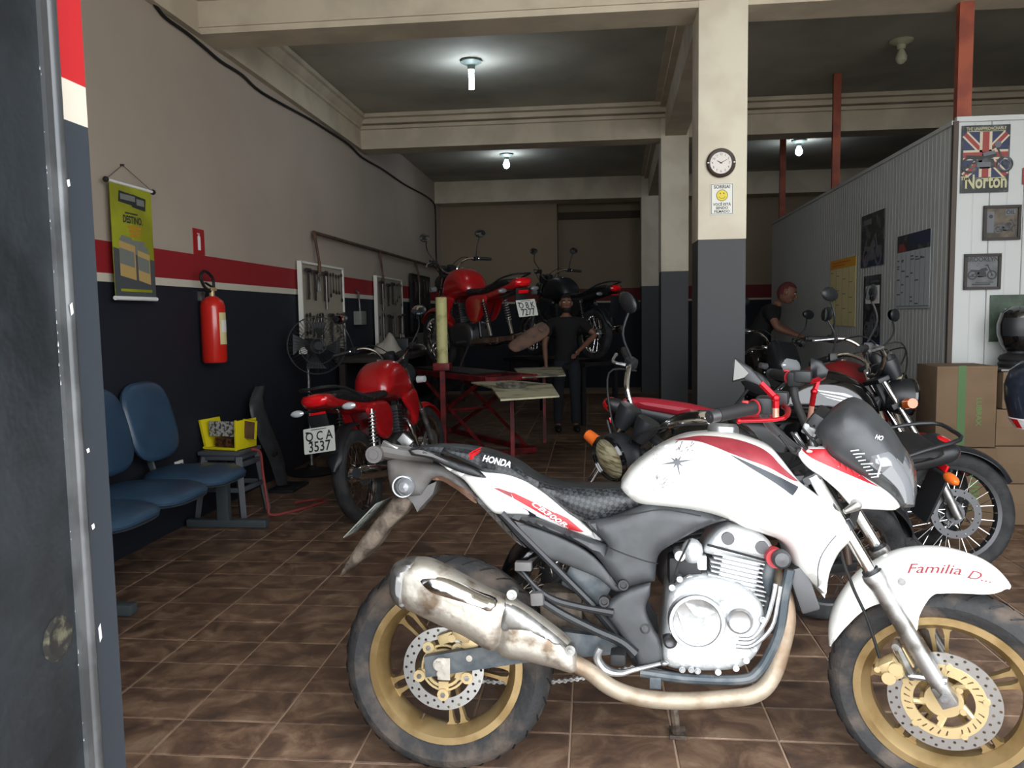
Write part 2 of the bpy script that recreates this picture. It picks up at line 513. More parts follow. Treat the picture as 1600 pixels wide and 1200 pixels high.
class Shell:
    """a body bulging out of its side outline: e = half thickness at the rim, T = extra bulge reached R in from the rim"""
    def __init__(s, outline, wc=0, e=.01, T=.03, Rr=.06, back=None, per=4, smooth=True, res=.012, taper=None):
        s.poly = [(p[0], p[1]) for p in (catmull([(a, b, 0) for a, b in outline], per, True) if smooth else outline)]
        s.wc, s.e, s.T, s.R, s.res = wc, e, T, Rr, res
        s.back = T if back is None else back
        s.taper = taper
    def half(s, pts):
        h = s.e + bulge(edge_dist(pts, s.poly), s.T, s.R)
        if s.taper: h = h * np.array([s.taper(p[0], p[1]) for p in pts])
        return h
    def geo(s, g=None):
        g = g or G()
        vs, fs = cdt(s.poly, s.res, [s.R * k for k in (.06, .25, .55, .95)] if s.T or s.back else ()); n = len(vs)
        d = edge_dist(vs, s.poly); tp = np.array([s.taper(p[0], p[1]) for p in vs]) if s.taper else np.ones(n)
        hf = (s.e + bulge(d, s.T, s.R)) * tp; hb = (s.e + bulge(d, s.back, s.R)) * tp
        V_ = [(vs[i][0], -(s.wc + hf[i]), vs[i][1]) for i in range(n)] + [(vs[i][0], -(s.wc - hb[i]), vs[i][1]) for i in range(n)]
        F = list(fs) + [tuple(i + n for i in f[::-1]) for f in fs]
        cnt = {}
        for f in fs:
            for i in range(len(f)):
                a, b = f[i], f[(i + 1) % len(f)]; cnt[(a, b)] = 1
        for (a, b) in list(cnt):
            if (b, a) not in cnt: F.append((b, a, a + n, b + n))
        return g.add(V_, F)
    def decal(s, pts, off=.0015, smooth=True, res=None, per=4):
        poly = [(p[0], p[1]) for p in (catmull([(a, b, 0) for a, b in pts], per, True) if smooth else pts)]
        vs, fs = cdt(poly, res or s.res)
        h = s.half(vs)
        return G().add([(v[0], -(s.wc + h[i] + off), v[1]) for i, v in enumerate(vs)], fs)
    def wrap(s, vs2, fs, off=.002):
        h = s.half(vs2)
        return G().add([(v[0], -(s.wc + h[i] + off), v[1]) for i, v in enumerate(vs2)], fs)

def text_flat(txt, size=1, offset=0, shear=0, align='CENTER', space=1.0):
    cu = bpy.data.curves.new('lettering', 'FONT')
    cu.body = txt; cu.size = size; cu.offset = offset; cu.shear = shear
    cu.align_x = align; cu.align_y = 'CENTER'; cu.space_character = space; cu.resolution_u = 3
    o = bpy.data.objects.new('lettering', cu); C.objects.link(o)
    me = bpy.data.meshes.new_from_object(o)
    vs = [(v.co.x, v.co.y) for v in me.vertices]; fs = [tuple(p.vertices) for p in me.polygons]
    bpy.data.objects.remove(o); bpy.data.meshes.remove(me); bpy.data.curves.remove(cu)
    return vs, fs
def refine(vs, fs, ln):
    bm = bmesh.new()
    bv = [bm.verts.new((a, b, 0)) for a, b in vs]
    for f in fs:
        try: bm.faces.new([bv[i] for i in f])
        except ValueError: pass
    bmesh.ops.triangulate(bm, faces=bm.faces)
    for _ in range(3):
        e = [x for x in bm.edges if x.calc_length() > ln]
        if not e: break
        bmesh.ops.subdivide_edges(bm, edges=e, cuts=1)
        bmesh.ops.triangulate(bm, faces=bm.faces)
    bm.verts.index_update()
    r = [(v.co.x, v.co.y) for v in bm.verts], [tuple(v.index for v in f.verts) for f in bm.faces]
    bm.free(); return r
def rot2(vs, ang, c):
    ca, sa = math.cos(ang), math.sin(ang)
    return [(c[0] + x * ca - y * sa, c[1] + x * sa + y * ca) for x, y in vs]
class Flat:
    """frame of a flat surface: origin, right, up; normal = right x up (towards the viewer)"""
    def __init__(s, o, r, u):
        s.o = Vector(o); s.r = Vector(r).normalized(); s.u = Vector(u).normalized(); s.n = s.r.cross(s.u).normalized()
    def p(s, x, y, t=0): return s.o + s.r * x + s.u * y + s.n * t
    def slab(s, g, x0, y0, x1, y1, t0, t1):
        vs = [s.p(x, y, t) for x in (x0, x1) for y in (y0, y1) for t in (t0, t1)]
        return g.add(vs, [(0, 1, 3, 2), (4, 6, 7, 5), (0, 4, 5, 1), (2, 3, 7, 6), (0, 2, 6, 4), (1, 5, 7, 3)])
    def poly(s, g, pts, t0, t1, holes=()):
        return g.prism(pts, lambda a, b, t: s.p(a, b, t), t0, t1, holes)
    def text(s, g, txt, x, y, size, t, offset=0, shear=0, align='CENTER', sx=1, ang=0, space=1.0):
        vs, fs = text_flat(txt, size, offset, shear, align, space)
        vs = rot2([(a * sx, b) for a, b in vs], ang, (x, y))
        return g.add([s.p(a, b, t) for a, b in vs], fs)
def ring(cx, cy, r, n=24, a0=0, a1=2 * PI, rx=None):
    return [(cx + (rx or r) * math.cos(a0 + (a1 - a0) * i / n), cy + r * math.sin(a0 + (a1 - a0) * i / n)) for i in range(n)]

# ------------------------------------------------------------------ the building
SLAB, BEAM = 3.52, 3.175
def struct(name, g, mat, parent=None, smooth=30, label=None):
    return obj(name, g, mat, parent, kind='structure' if parent is None else None, smooth=smooth, label=label)
struct('ground', G().box((1, -9.5, -.06), (40, 21, .1)), 'concrete')
fl = struct('floor', G().box((1.7, 7.75, -.0535), (8.8, 13.7, .1)), 'grout')
# floor tiles: 0.3155 x 0.2068 m, the 300 nearest in view singly, the rest joined
TX, TY = .3155, .2068
def tile_geo(cx=0, cy=0, g=None, z0=-.006, top=0.0):
    g = g or G(); hx, hy, b = TX / 2 - .003, TY / 2 - .003, .0025
    vs = [(cx + sx * hx, cy + sy * hy, z0) for sx, sy in ((-1, -1), (1, -1), (1, 1), (-1, 1))]
    vs += [(cx + sx * hx, cy + sy * hy, top - b) for sx, sy in ((-1, -1), (1, -1), (1, 1), (-1, 1))]
    vs += [(cx + sx * (hx - b), cy + sy * (hy - b), top) for sx, sy in ((-1, -1), (1, -1), (1, 1), (-1, 1))]
    fs = []
    for k in (0, 4):
        for i in range(4): fs.append((k + i, k + (i + 1) % 4, k + 4 + (i + 1) % 4, k + 4 + i))
    fs.append((8, 9, 10, 11)); return g.add(vs, fs)
tile0 = obj('tile', tile_geo(), 'floor_tile_glaze', fl, smooth=0)
cand = []; rest = []
for j in range(-6, 55):
    for i in range(-5, 24):
        cx = -1.34 + TX * (i + .5); cy = 2.184 + TY * (j + .5)
        if cx < -2.46 or cx > 5.9 or cy > 13.2: continue
        cxp = 926 + cx / cy * 1248
        if cy > 1.95 and 130 < cxp < 1680: cand.append((cy, cx))
        else: rest.append((cy, cx))
cand.sort()
for k, (cy, cx) in enumerate(cand[:300]):
    t = tile0 if k == 0 else tile0.copy()
    if k: C.objects.link(t); t.parent = fl
    t.location = (cx, cy, random.uniform(-.0012, .0008)); t.rotation_euler = (random.uniform(-.003, .003), random.uniform(-.003, .003), random.uniform(-.003, .003))
g = G()
for cy, cx in rest + cand[300:]: tile_geo(cx, cy, g, top=random.uniform(-.001, .0005))
for cy in (1.14 + TY * k for k in range(0)): pass
obj('tile', g, 'floor_tile_glaze', fl, kind='stuff', smooth=0)

struct('wall_left', G().box((-2.68, 7.5, 1.8), (.16, 13.2, 3.7)), 'striped_wall')
struct('wall_right', G().box((6.08, 7.5, 1.8), (.16, 13.2, 3.7)), 'striped_wall')
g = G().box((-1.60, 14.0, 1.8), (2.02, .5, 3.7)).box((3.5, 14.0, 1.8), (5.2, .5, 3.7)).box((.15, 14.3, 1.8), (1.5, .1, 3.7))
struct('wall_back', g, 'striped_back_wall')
struct('trim_1', G().box((.15, 14.22, 3.02), (1.5, .08, .12)), 'dark_recess')
struct('ceiling', G().box((1.7, 7.5, SLAB + .08), (8.9, 14.4, .15)), 'ceiling_paint')
# front wall (the opening the picture is taken through): jamb on the left, lintel above, wall on the right
struct('wall_front', G().box((-1.75, 1.02, 1.8), (1.88, .4, 3.7)).box((1.6, 1.12, 3.56), (4.9, .3, .2)).box((5.1, 1.12, 1.8), (2.1, .3, 3.7)), 'cream_wall')
jamb = struct('trim_2', G().box((-.825, 1.16, 1.8), (.05, .145, 3.7)).box((-.829, .9, 1.8), (.042, .38, 3.7)), 'striped_jamb')
g = G().box((-.81, .965, 1.8), (.056, .355, 3.7), bev=.008)
post = struct('trim_3', g, 'steel_door', jamb and None)
g = G()
g.tube([(-.785, 1.128, -.0), (-.785, 1.128, 3.3)], .0135, 12)
g.box((-.79, 1.108, 1.65), (.03, .014, 3.3))
obj('guide_rail', g, 'rail_grey', post, label='pale grey rounded guide rail')
g = G()
for px_z, yy, h in ((1.50, 1.131, .012), (.80, 1.14, .03), (1.31, 1.12, .02), (1.1, 1.138, .008), (.98, 1.139, .01)):
    g.add([(-.7711, yy, px_z), (-.7711, yy + .006, px_z + h * .2), (-.7708, yy + .004, px_z + h), (-.7711, yy - .002, px_z + h * .8)], [(0, 1, 2, 3)])
rr = random.Random(3)
for k in range(60):
    z = rr.uniform(.5, 1.75); yy = rr.choice((1.1, 1.1005, 1.143)) + rr.uniform(-.002, .002); s_ = rr.uniform(.0006, .0022)
    xx = -.7805 if yy < 1.12 else -.799
    g.add([(xx, yy, z), (xx, yy + s_, z), (xx, yy + s_ * .7, z + s_ * rr.uniform(1, 6)), (xx, yy, z + s_)], [(0, 1, 2, 3)])
obj('paint_chip', g, 'paint_chip', post, kind='stuff', smooth=0)
g = G().lathe([(.0, .003), (.018, .002), (.026, .004), (.034, .0)], (-.7815, 1.06, .84), (1, 0, 0), 12)
obj('rust_hole', g, 'rust_hole', post, label='rusted hole in the steel post')

# beams with cornices
def beam(name, c, s, lips):
    g = G().box(c, s)
    for (lc, ls) in lips: g.box(lc, ls)
    return struct(name, g, 'beam_paint')
for k, (yy, th) in enumerate(((5.2, .3), (8.9, .3), (13.3, .5))):
    lips = []
    if k < 2:
        lips = [((1.7, yy - .02, 3.40), (8.6, .05, .035)), ((1.7, yy - .05, 3.455), (8.6, .1, .05)), ((1.7, yy - .09, 3.50), (8.6, .18, .04))]
        lips += [((1.7, yy + th + .05, 3.46), (8.6, .1, .05))]
    if k == 0: lips.append(((1.7, yy - .008, BEAM + .045), (8.6, .016, .012)))
    beam('trim_%d' % (4 + k), (1.7, yy + th / 2, (BEAM + SLAB) / 2 + .02), (8.6, th, SLAB - BEAM + .04), lips)
def longbeam(name, x0, x1, y0, y1, wd):
    dx = x1 - x0; dy = y1 - y0; L = math.hypot(dx, dy); a = -math.atan2(dx, dy)
    m_ = Matrix.Rotation(a, 3, 'Z'); g = G()
    c = Vector(((x0 + x1) / 2, (y0 + y1) / 2, (BEAM + SLAB) / 2 + .02))
    g.box(c, (wd, L, SLAB - BEAM), m_)
    for s_ in (-1, 1):
        g.box(c + m_ @ Vector((s_ * (wd / 2 + .03), 0, .13)), (.06, L, .05), m_)
        g.box(c + m_ @ Vector((s_ * (wd / 2 + .06), 0, .165)), (.12, L, .04), m_)
    return struct(name, g, 'beam_paint')
longbeam('trim_7', .80, .90, 5.5, 8.9, .22)
longbeam('trim_8', .90, 1.02, 9.2, 13.3, .22)
g = G()
pr = [(-2.6, 3.175), (-2.55, 3.175), (-2.55, 3.195), (-2.56, 3.20), (-2.56, 3.385), (-2.54, 3.39), (-2.54, 3.415), (-2.52, 3.43), (-2.50, 3.46), (-2.49, 3.475), (-2.46, 3.48), (-2.46, 3.52), (-2.6, 3.52)]
for y0, y1 in ((1.3, 5.2), (5.5, 8.9)):
    g.prism(pr, lambda a, b, t: Vector((a, t, b)), y0, y1)
struct('trim_9', g, 'beam_paint')

def column(k, x0, x1, y0, dep, zs):
    lo = struct('trim_%d' % k, G().box(((x0 + x1) / 2, y0 + dep / 2, zs / 2), (x1 - x0, dep, zs)), 'grey_column')
    obj('upper_shaft', G().box(((x0 + x1) / 2, y0 + dep / 2, (zs + SLAB) / 2), (x1 - x0 + .004, dep + .012, SLAB - zs), bev=.006), 'cream_column', lo, label='cream painted upper part')
column(10, .666, .961, 5.2, .3, 1.757)
column(11, .746, 1.038, 8.9, .3, 1.752)
column(12, .80, 1.10, 13.3, .3, 1.745)

# ------------------------------------------------------------------ the white-panelled office partition
PX0, PX1, PY0, PY1, PT = 2.233, 2.35, 5.3, 10.88, 2.43
part = struct('wall_partition', G().box((2.33, 8.1, PT / 2), (.03, 5.5, PT), Matrix.Rotation(-.021, 3, 'Z')).box((4.1, 5.345, PT / 2), (3.6, .03, PT)), 'pvc_edge')
def board_mesh(wd, h, ribs):
    g = G(); n = ribs
    # a board whose face has shallow rounded grooves
    prof = []
    for i in range(n):
        a = -wd / 2 + wd * i / n; b = a + wd / n
        prof += [(a + .0015, 0), (a + .004, .0025), (b - .004, .0025), (b - .0015, 0)]
    prof = [(-wd / 2, -.004)] + prof + [(wd / 2, -.004)]
    vs = [(x, -t, z) for z in (0, h) for x, t in prof]; k = len(prof)
    fs = [(i, i + 1, k + i + 1, k + i) for i in range(k - 1)] + [tuple(range(k, 2 * k))]
    return g.add(vs, fs)
L = math.hypot(PX1 - PX0, PY1 - PY0); nb = 28; wd = L / nb
b0 = obj('wall_board', board_mesh(wd - .001, PT, 3), 'pvc_white', part, smooth=0)
ang = math.atan2(PY1 - PY0, PX1 - PX0)
for k in range(nb):
    b = b0 if k == 0 else b0.copy()
    if k: C.objects.link(b); b.parent = part
    t = (k + .5) / nb
    b.location = (PX0 + (PX1 - PX0) * t, PY0 + (PY1 - PY0) * t, .0)
    b.rotation_euler = (0, 0, ang + PI)
f0 = obj('wall_board', board_mesh(.198, PT + .02, 2), 'pvc_white', part, smooth=0)
for k in range(17):
    b = f0 if k == 0 else f0.copy()
    if k: C.objects.link(b); b.parent = part
    b.location = (PX0 + .022 + .1 + .2 * k, PY0 + .01, 0)
g = G().box((PX0 + .004, PY0 + .0, PT / 2 + .01), (.03, .03, PT + .02))
obj('corner_trim', g, 'pvc_edge', part, label='dark brown corner strip')
g = G().box((4.05, PY0 + .005, PT + .03), (3.62, .035, .03))
g.box(((PX0 + PX1) / 2, (PY0 + PY1) / 2, PT + .012), (.035, L, .025), Matrix.Rotation(-.021, 3, 'Z'))
obj('top_trim', g, 'pvc_white', part)
for k, (x, y, s_) in enumerate(((2.30, 5.36, .085), (2.31, 8.02, .07), (2.36, 10.4, .07))):
    o = obj('steel_post', G().box((0, 0, (SLAB + PT) / 2 if k else (BEAM + PT) / 2 + .17), (s_, s_ * .6, (SLAB - PT if k else SLAB - PT))), 'orange_pole',
            label=('thick rust orange steel post above the near partition corner', 'rust brown steel post rising from the middle of the partition', 'farthest thin rust brown steel post above the partition end')[k], cat='post', loc=(x, y, 0))

# ------------------------------------------------------------------ lamps
def lamp(x, y, tall, label, on=True):
    t = thing('ceiling_lamp', label, 'lamp', (x, y, SLAB))
    obj('socket_plate', G().lathe([(0, 0), (.09, 0), (.095, -.012), (.06, -.03), (.035, -.04), (.03, -.075), (0, -.075)], n=20), 'lamp_base' if on else 'lamp_off', t)
    if tall:
        g = G().tube([(-.012, 0, -.075), (-.012, 0, -.24), (.012, 0, -.24), (.012, 0, -.075)], .011, 8)
        g.tube([(0, -.014, -.075), (0, -.014, -.23), (0, .014, -.23), (0, .014, -.075)], .011, 8)
        obj('bulb', g, 'lamp_glow', t)
    else:
        obj('bulb', G().lathe([(.02, -.075), (.03, -.10), (.045, -.135), (.042, -.165), (.02, -.19), (0, -.195)], n=16), 'lamp_glow' if on else 'lamp_off', t)
    if on:
        l = bpy.data.lights.new('bulb_light', 'POINT'); l.energy = LAMP_W; l.color = (.82, .93, 1); l.shadow_soft_size = .05
        lo = bpy.data.objects.new('bulb_light', l); C.objects.link(lo); lo.parent = t; lo.location = (0, 0, -.30)
LAMP_W = 1.1
lamp(-1.04, 7.12, True, 'lit spiral energy saving lamp hanging from the ceiling of the nearer bay')
LAMP_W = .5
lamp(-1.17, 11.2, False, 'small lit round bulb on the ceiling of the back bay left of the columns')
lamp(2.70, 11.0, False, 'small lit round bulb on the dark ceiling behind the partition')
lamp(2.56, 7.12, False, 'unlit cream lamp on the ceiling above the partition', on=False)

# ------------------------------------------------------------------ motorcycles: shared pieces
I4 = Matrix.Identity(4)
def V(u, w, z): return Vector((u, -w, z))
def tyre_geo(c, Ro, Ri, Wd, n=56, dusty=False):
    h = Wd / 2; s_ = Ro - Ri
    prof = [(Ri, h * .62), (Ri + s_ * .25, h * .86), (Ri + s_ * .55, h), (Ri + s_ * .75, h * .9), (Ri + s_ * .9, h * .62), (Ro, h * .25), (Ro, -h * .25),
            (Ri + s_ * .9, -h * .62), (Ri + s_ * .75, -h * .9), (Ri + s_ * .55, -h), (Ri + s_ * .25, -h * .86), (Ri, -h * .62), (Ri - .006, -h * .5), (Ri - .006, h * .5)]
    return G().lathe(prof, c, (0, 1, 0), n, closed=True)
def groove_geo(c, Ro, Ri, Wd, n=30):
    g = G(); h = Wd / 2; s_ = Ro - Ri
    for k in range(n):
        for sd in (-1, 1):
            t0 = 2 * PI * (k + (.5 if sd > 0 else 0)) / n; P = []
            for q, (rr_, hh) in enumerate(((Ro + .0006, .12), (Ri + s_ * .955 + .0012, .45), (Ri + s_ * .86 + .0012, .72))):
                t = t0 + q * .055
                P.append(Vector(c) + Vector((rr_ * math.cos(t), sd * h * hh, rr_ * math.sin(t))))
            g.tube(P, [.0022, .003, .0018], 4, cap=False)
    return g
def ringprof(r0, r1, h0, h1): return [(r0, h0), (r1, h0), (r1, h1), (r0, h1)]
def cast_wheel(parent, c, Ro, Ri, Wd, rot, X=I4, name='wheel', discside=1):
    c = Vector(c); h = Wd * .40
    g = G().lathe([(Ri + .008, h), (Ri + .008, h - .008), (Ri - .006, h - .012), (Ri - .014, h * .45), (Ri - .014, -h * .45), (Ri - .006, -h + .012), (Ri + .008, -h + .008), (Ri + .008, -h),
                   (Ri - .012, -h), (Ri - .020, -h + .012), (Ri - .034, -.016), (Ri - .034, .016), (Ri - .020, h - .012), (Ri - .012, h)], c, (0, 1, 0), 64, closed=True)
    g.lathe(ringprof(.012, .036, -.05, .05), c, (0, 1, 0), 24, closed=True)
    g.lathe(ringprof(.03, .055, -.016, .016), c, (0, 1, 0), 24, closed=True)
    for k in range(5):
        a = R(rot + 72 * k); ca, sa = math.cos(a), math.sin(a)
        r0, r1 = .045, Ri - .026
        out = [(r0, -.016), (r0 + .03, -.0165), (r1 - .05, -.020), (r1 - .018, -.025), (r1, -.046), (r1 + .004, 0), (r1, .046), (r1 - .018, .025), (r1 - .05, .020), (r0 + .03, .0165), (r0, .016)]
        hole = [(r0 + .035, -.0075), (r1 - .03, -.0115), (r1 - .012, -.008), (r1 - .008, 0), (r1 - .012, .008), (r1 - .03, .0115), (r0 + .035, .0075)]
        g.prism(out, lambda x, y, t: c + Vector((x * ca - y * sa, t, x * sa + y * ca)), -.011, .011, [hole])
    wh = obj(name, g.xf(X), 'gold_paint', parent)
    ty = obj('tyre', tyre_geo(c, Ro, Ri, Wd).xf(X), 'dusty_rubber', wh)
    obj('tread_groove', groove_geo(c, Ro, Ri, Wd, 34).xf(X), 'black_matte', wh, kind='stuff')
    return wh
def disc_geo(c, yo, r1, r0, nh, rows):
    g = G(); holes = []
    for (rr_, off) in rows:
        for k in range(nh):
            a = 2 * PI * (k + off) / nh
            holes.append([(rr_ * math.cos(a) + .0042 * math.cos(b), rr_ * math.sin(a) + .0042 * math.sin(b)) for b in [PI / 3 * q for q in range(6)]])
    holes.append(ring(0, 0, r0, 48))
    return g.prism(ring(0, 0, r1, 72), lambda a, b, t: Vector(c) + Vector((a, t, b)), yo - .002, yo + .002, holes)

def dtext(name, sh, txt, p0, p1, size, mat, parent, offset=0, shear=0, off=.0035, X=None, arc=0):
    vs, fs = text_flat(txt, 1, offset, shear)
    vs, fs = refine(vs, fs, .25)
    xs = [a for a, b in vs]; wd = max(xs) - min(xs); mid = (max(xs) + min(xs)) / 2
    dx, dy = p1[0] - p0[0], p1[1] - p0[1]; Ln = math.hypot(dx, dy); a = math.atan2(dy, dx); k = Ln / wd
    vs = [((x - mid) * k, y * size + arc * (1 - ((x - mid) / (wd / 2)) ** 2)) for x, y in vs]
    vs = rot2(vs, a, ((p0[0] + p1[0]) / 2, (p0[1] + p1[1]) / 2))
    g = sh.wrap(vs, fs, off)
    if X is not None: g.xf(X)
    return obj(name, g, mat, parent, smooth=0)
WING = [[(0, .0), (.10, .22), (.35, .1), (.28, 0)], [(0, .45), (.07, .62), (.25, .80), (1, 1.05), (.9, .93), (.35, .68), (.15, .52)], [(.01, .28), (.12, .42), (.35, .56), (.92, .84), (.82, .72), (.42, .46), (.2, .32)], [(.08, .12), (.2, .26), (.42, .38), (.8, .60), (.7, .49), (.45, .30), (.26, .16)]]
WING_OLD = [[(0, .35), (.08, .56), (.25, .74), (1, 1), (.9, .84), (.35, .6), (.15, .42)], [(.05, .22), (.2, .44), (.4, .58), (.86, .78), (.78, .6), (.45, .42), (.25, .22)],
        [(.14, .05), (.28, .27), (.5, .4), (.72, .52), (.62, .36), (.45, .14), (.28, 0)], [(0, .35), (.15, .42), (.28, .27), (.14, .05), (.03, .2)]]
def dwing(sh, p0, p1, h, mat, parent, flip=False, X=None):
    g = G(); dx, dy = p1[0] - p0[0], p1[1] - p0[1]; Ln = math.hypot(dx, dy); a = math.atan2(dy, dx)
    for k, pl in enumerate(WING):
        q = rot2([((1 - x if flip else x) * Ln, y * h) for x, y in pl], a, p0)
        vs, fs = cdt(q, .02)
        g2 = sh.wrap(vs, fs, .003 + .0002 * k); g.add(g2.v, g2.f)
    if X is not None: g.xf(X)
    return obj('wing_emblem', g, mat, parent, smooth=0)

# ------------------------------------------------------------------ the white sports motorcycle in front
mb = thing('motorcycle', 'white and red sports motorcycle with gold wheels, largest in the foreground', 'motorcycle', BIKE_LOC)
mb.rotation_euler = (BIKE_LEAN, 0, BIKE_YAW)
A_ = Vector(STEER_A)
ST = Matrix.Translation(A_) @ Matrix.Rotation(STEER_ANG, 4, Vector(STEER_AX).normalized()) @ Matrix.Translation(-A_)
RW = Vector((0, 0, .303)); FW = Vector((1.353, 0, .288))

# rear wheel
rw = cast_wheel(mb, RW, .303, .215, .135, -9, name='rear_wheel')
obj('brake_disc', disc_geo(RW, -.072, .116, .083, 22, ((.108, 0), (.094, .5))), 'disc_steel', rw)
g = G().lathe(ringprof(.046, .054, -.07, -.062), RW, (0, 1, 0), 30, closed=True)
g.lathe(ringprof(.060, .066, -.066, -.060), RW, (0, 1, 0), 30, closed=True)
for k in range(5):
    a = R(-90 + 72 * k)
    g.cyl(RW + Vector((.072 * math.cos(a), -.08, .072 * math.sin(a))), RW + Vector((.072 * math.cos(a), -.055, .072 * math.sin(a))), .017, n=10)
    g.box(RW + Vector((.06 * math.cos(a), -.068, .06 * math.sin(a))), (.045, .01, .028), Matrix.Rotation(-a, 3, 'Y'))
obj('disc_carrier', g, 'gold_cast', rw)
g = G()
for k in range(5):
    a = R(-90 + 72 * k)
    g.cyl(RW + Vector((.072 * math.cos(a), -.084, .072 * math.sin(a))), RW + Vector((.072 * math.cos(a), -.078, .072 * math.sin(a))), .0075, n=6)
obj('disc_bolt', g, 'steel', rw)
obj('tyre_valve', G().cyl(RW + Vector((-.078, -.02, -.17)), RW + Vector((-.066, -.03, -.145)), .003, n=6), 'steel', rw)

# front wheel (steered)
fw = cast_wheel(mb, FW, .288, .213, .115, 23, X=ST, name='front_wheel')
obj('brake_disc', disc_geo(FW, -.062, .134, .100, 26, ((.127, 0), (.112, .5))).xf(ST), 'disc_steel', fw)
g = G()
holes = []
for k in range(30):
    a = 2 * PI * k / 30
    def q_(r_, b): return (r_ * math.cos(a + b), r_ * math.sin(a + b))
    if k % 6 == 0: continue
    holes.append([q_(.094, -.055), q_(.094, .0), q_(.08, .05), q_(.079, .02)][::-1])
holes.append(ring(0, 0, .072, 40))
g.prism(ring(0, 0, .101, 60), lambda a, b, t: FW + Vector((a, t, b)), -.066, -.059, holes)
for k in range(5):
    a = R(72 * k + 12)
    g.cyl(FW + Vector((.098 * math.cos(a), -.069, .098 * math.sin(a))), FW + Vector((.098 * math.cos(a), -.058, .098 * math.sin(a))), .0085, n=12)
    b = a + .6
    g.tube([FW + Vector((.074 * math.cos(b), -.062, .074 * math.sin(b))), FW + Vector((.045 * math.cos(b + .2), -.05, .045 * math.sin(b + .2)))], .008, 6)
    g.cyl(FW + Vector((.05 * math.cos(b), -.062, .05 * math.sin(b))), FW + Vector((.05 * math.cos(b), -.03, .05 * math.sin(b))), .009, n=8)
g.lathe(ringprof(.016, .046, -.06, -.04), FW, (0, 1, 0), 24, closed=True)
obj('disc_carrier', g.xf(ST), 'gold_cast', fw)

# swingarm, chain, side stand
def plate(pts, w0, w1, g=None): return (g or G()).prism(pts, lambda a, b, t: V(a, t, b), w0, w1)
SA = [(-0.0467,0.3459),(0.1323,0.3835),(0.3074,0.4343),(0.5229,0.4172),(0.5228,0.383),(0.2317,0.3425),(0.0406,0.3057),(-0.0412,0.2895)]
sa = obj('swingarm', plate(SA, .085, .115).mirror(), 'swing_paint', mb, label='faded blue grey swingarm')
g = G()
ax_ = [(0.0001,0.3301),(0.0831,0.3497)]
g.cyl(V(ax_[0][0], .11, ax_[0][1]), V(ax_[0][0], .125, ax_[0][1]), .018, n=16).cyl(V(ax_[0][0], .12, ax_[0][1]), V(ax_[0][0], .136, ax_[0][1]), .0115, n=6)
g.cyl(V(ax_[1][0], .11, ax_[1][1]), V(ax_[1][0], .12, ax_[1][1]), .009, n=10)
g.box(V(ax_[0][0] + .012, .119, ax_[0][1] - .012), (.035, .006, .06))
g.cyl(V(0, -.13, .303), V(0, .12, .303), .009, n=10)
obj('axle_bolt', g, 'dirty_steel', sa)
g = G()
c1 = Vector((0, .095, .303)); c2 = Vector((.60, .095, .33))
def chain_pt(t):
    r1_, r2_ = .085, .032; Lc = .6
    if t < .4: k = t / .4; return Vector((.0 + .6 * k, .095, .303 + r1_ + (.33 + r2_ - .303 - r1_) * k))
    if t < .5: a = PI / 2 - PI * (t - .4) / .1; return c2 + Vector((r2_ * math.cos(a), 0, r2_ * math.sin(a)))
    if t < .85: k = (t - .5) / .35; return Vector((.6 - .6 * k, .095, .33 - r2_ + (.303 - r1_ - .33 + r2_) * k - .035 * math.sin(PI * k)))
    a = -PI / 2 - PI * (t - .85) / .15; return c1 + Vector((r1_ * math.cos(a), 0, r1_ * math.sin(a)))
for k in range(96):
    p = chain_pt(k / 96); q = chain_pt((k + .85) / 96); md = (p + q) / 2; a = math.atan2(q.z - p.z, q.x - p.x)
    for yy in (-.006, .006) if k % 2 else (-.003, .003):
        g.lathe([(.0, -.001), (.0068, -.001), (.0068, .001), (0, .001)], p + Vector((0, yy, 0)), (0, 1, 0), 8)
        g.box(md + Vector((0, yy, 0)), ((q - p).length, .002, .006), -a)
obj('drive_chain', g, 'steel', mb, kind=None)
g = G().lathe(ringprof(.04, .083, -.003, .003), c1, (0, 1, 0), 36, closed=True)
obj('sprocket', g, 'dirty_steel', rw)
st = [(0.6448,0.187),(0.6628,0.0682)]
g = G().tube([V(st[0][0], -.11, st[0][1]), V(st[0][0] + .012, -.17, st[0][1] * .5), V(st[1][0], -.235, .03)], .013, 8)
g.box(V(st[1][0] + .005, -.24, .032), (.05, .06, .012), Matrix.Rotation(R(6), 3, 'X'))
obj('side_stand', g, 'mud_plastic', mb)

# rear shock, rear caliper, inner parts
g = G().tube([V(.40, 0, .50), V(.50, 0, .36)], .035, 12).box(V(.33, -.02, .47), (.12, .12, .10), bev=.01)
obj('shock_absorber', g, 'mud_plastic', mb)
cl = [(0.0113,0.394),(0.0571,0.4083),(0.0279,0.2539),(0.0808,0.3808)]
g = G().box(V(cl[1][0], .085, cl[1][1]), (.055, .05, .038), R(15), bev=.012).box(V(cl[0][0], .085, cl[0][1]), (.05, .02, .03), R(-20), bev=.008)
g.cyl(V(cl[0][0] + .02, .11, cl[0][1] + .005), V(cl[0][0] + .02, .08, cl[0][1] + .005), .011, n=10).box(V(cl[3][0], .085, cl[3][1]), (.05, .03, .03), R(10), bev=.008)
obj('brake_caliper', g, 'gold_cast', mb, label='gold rear brake caliper')

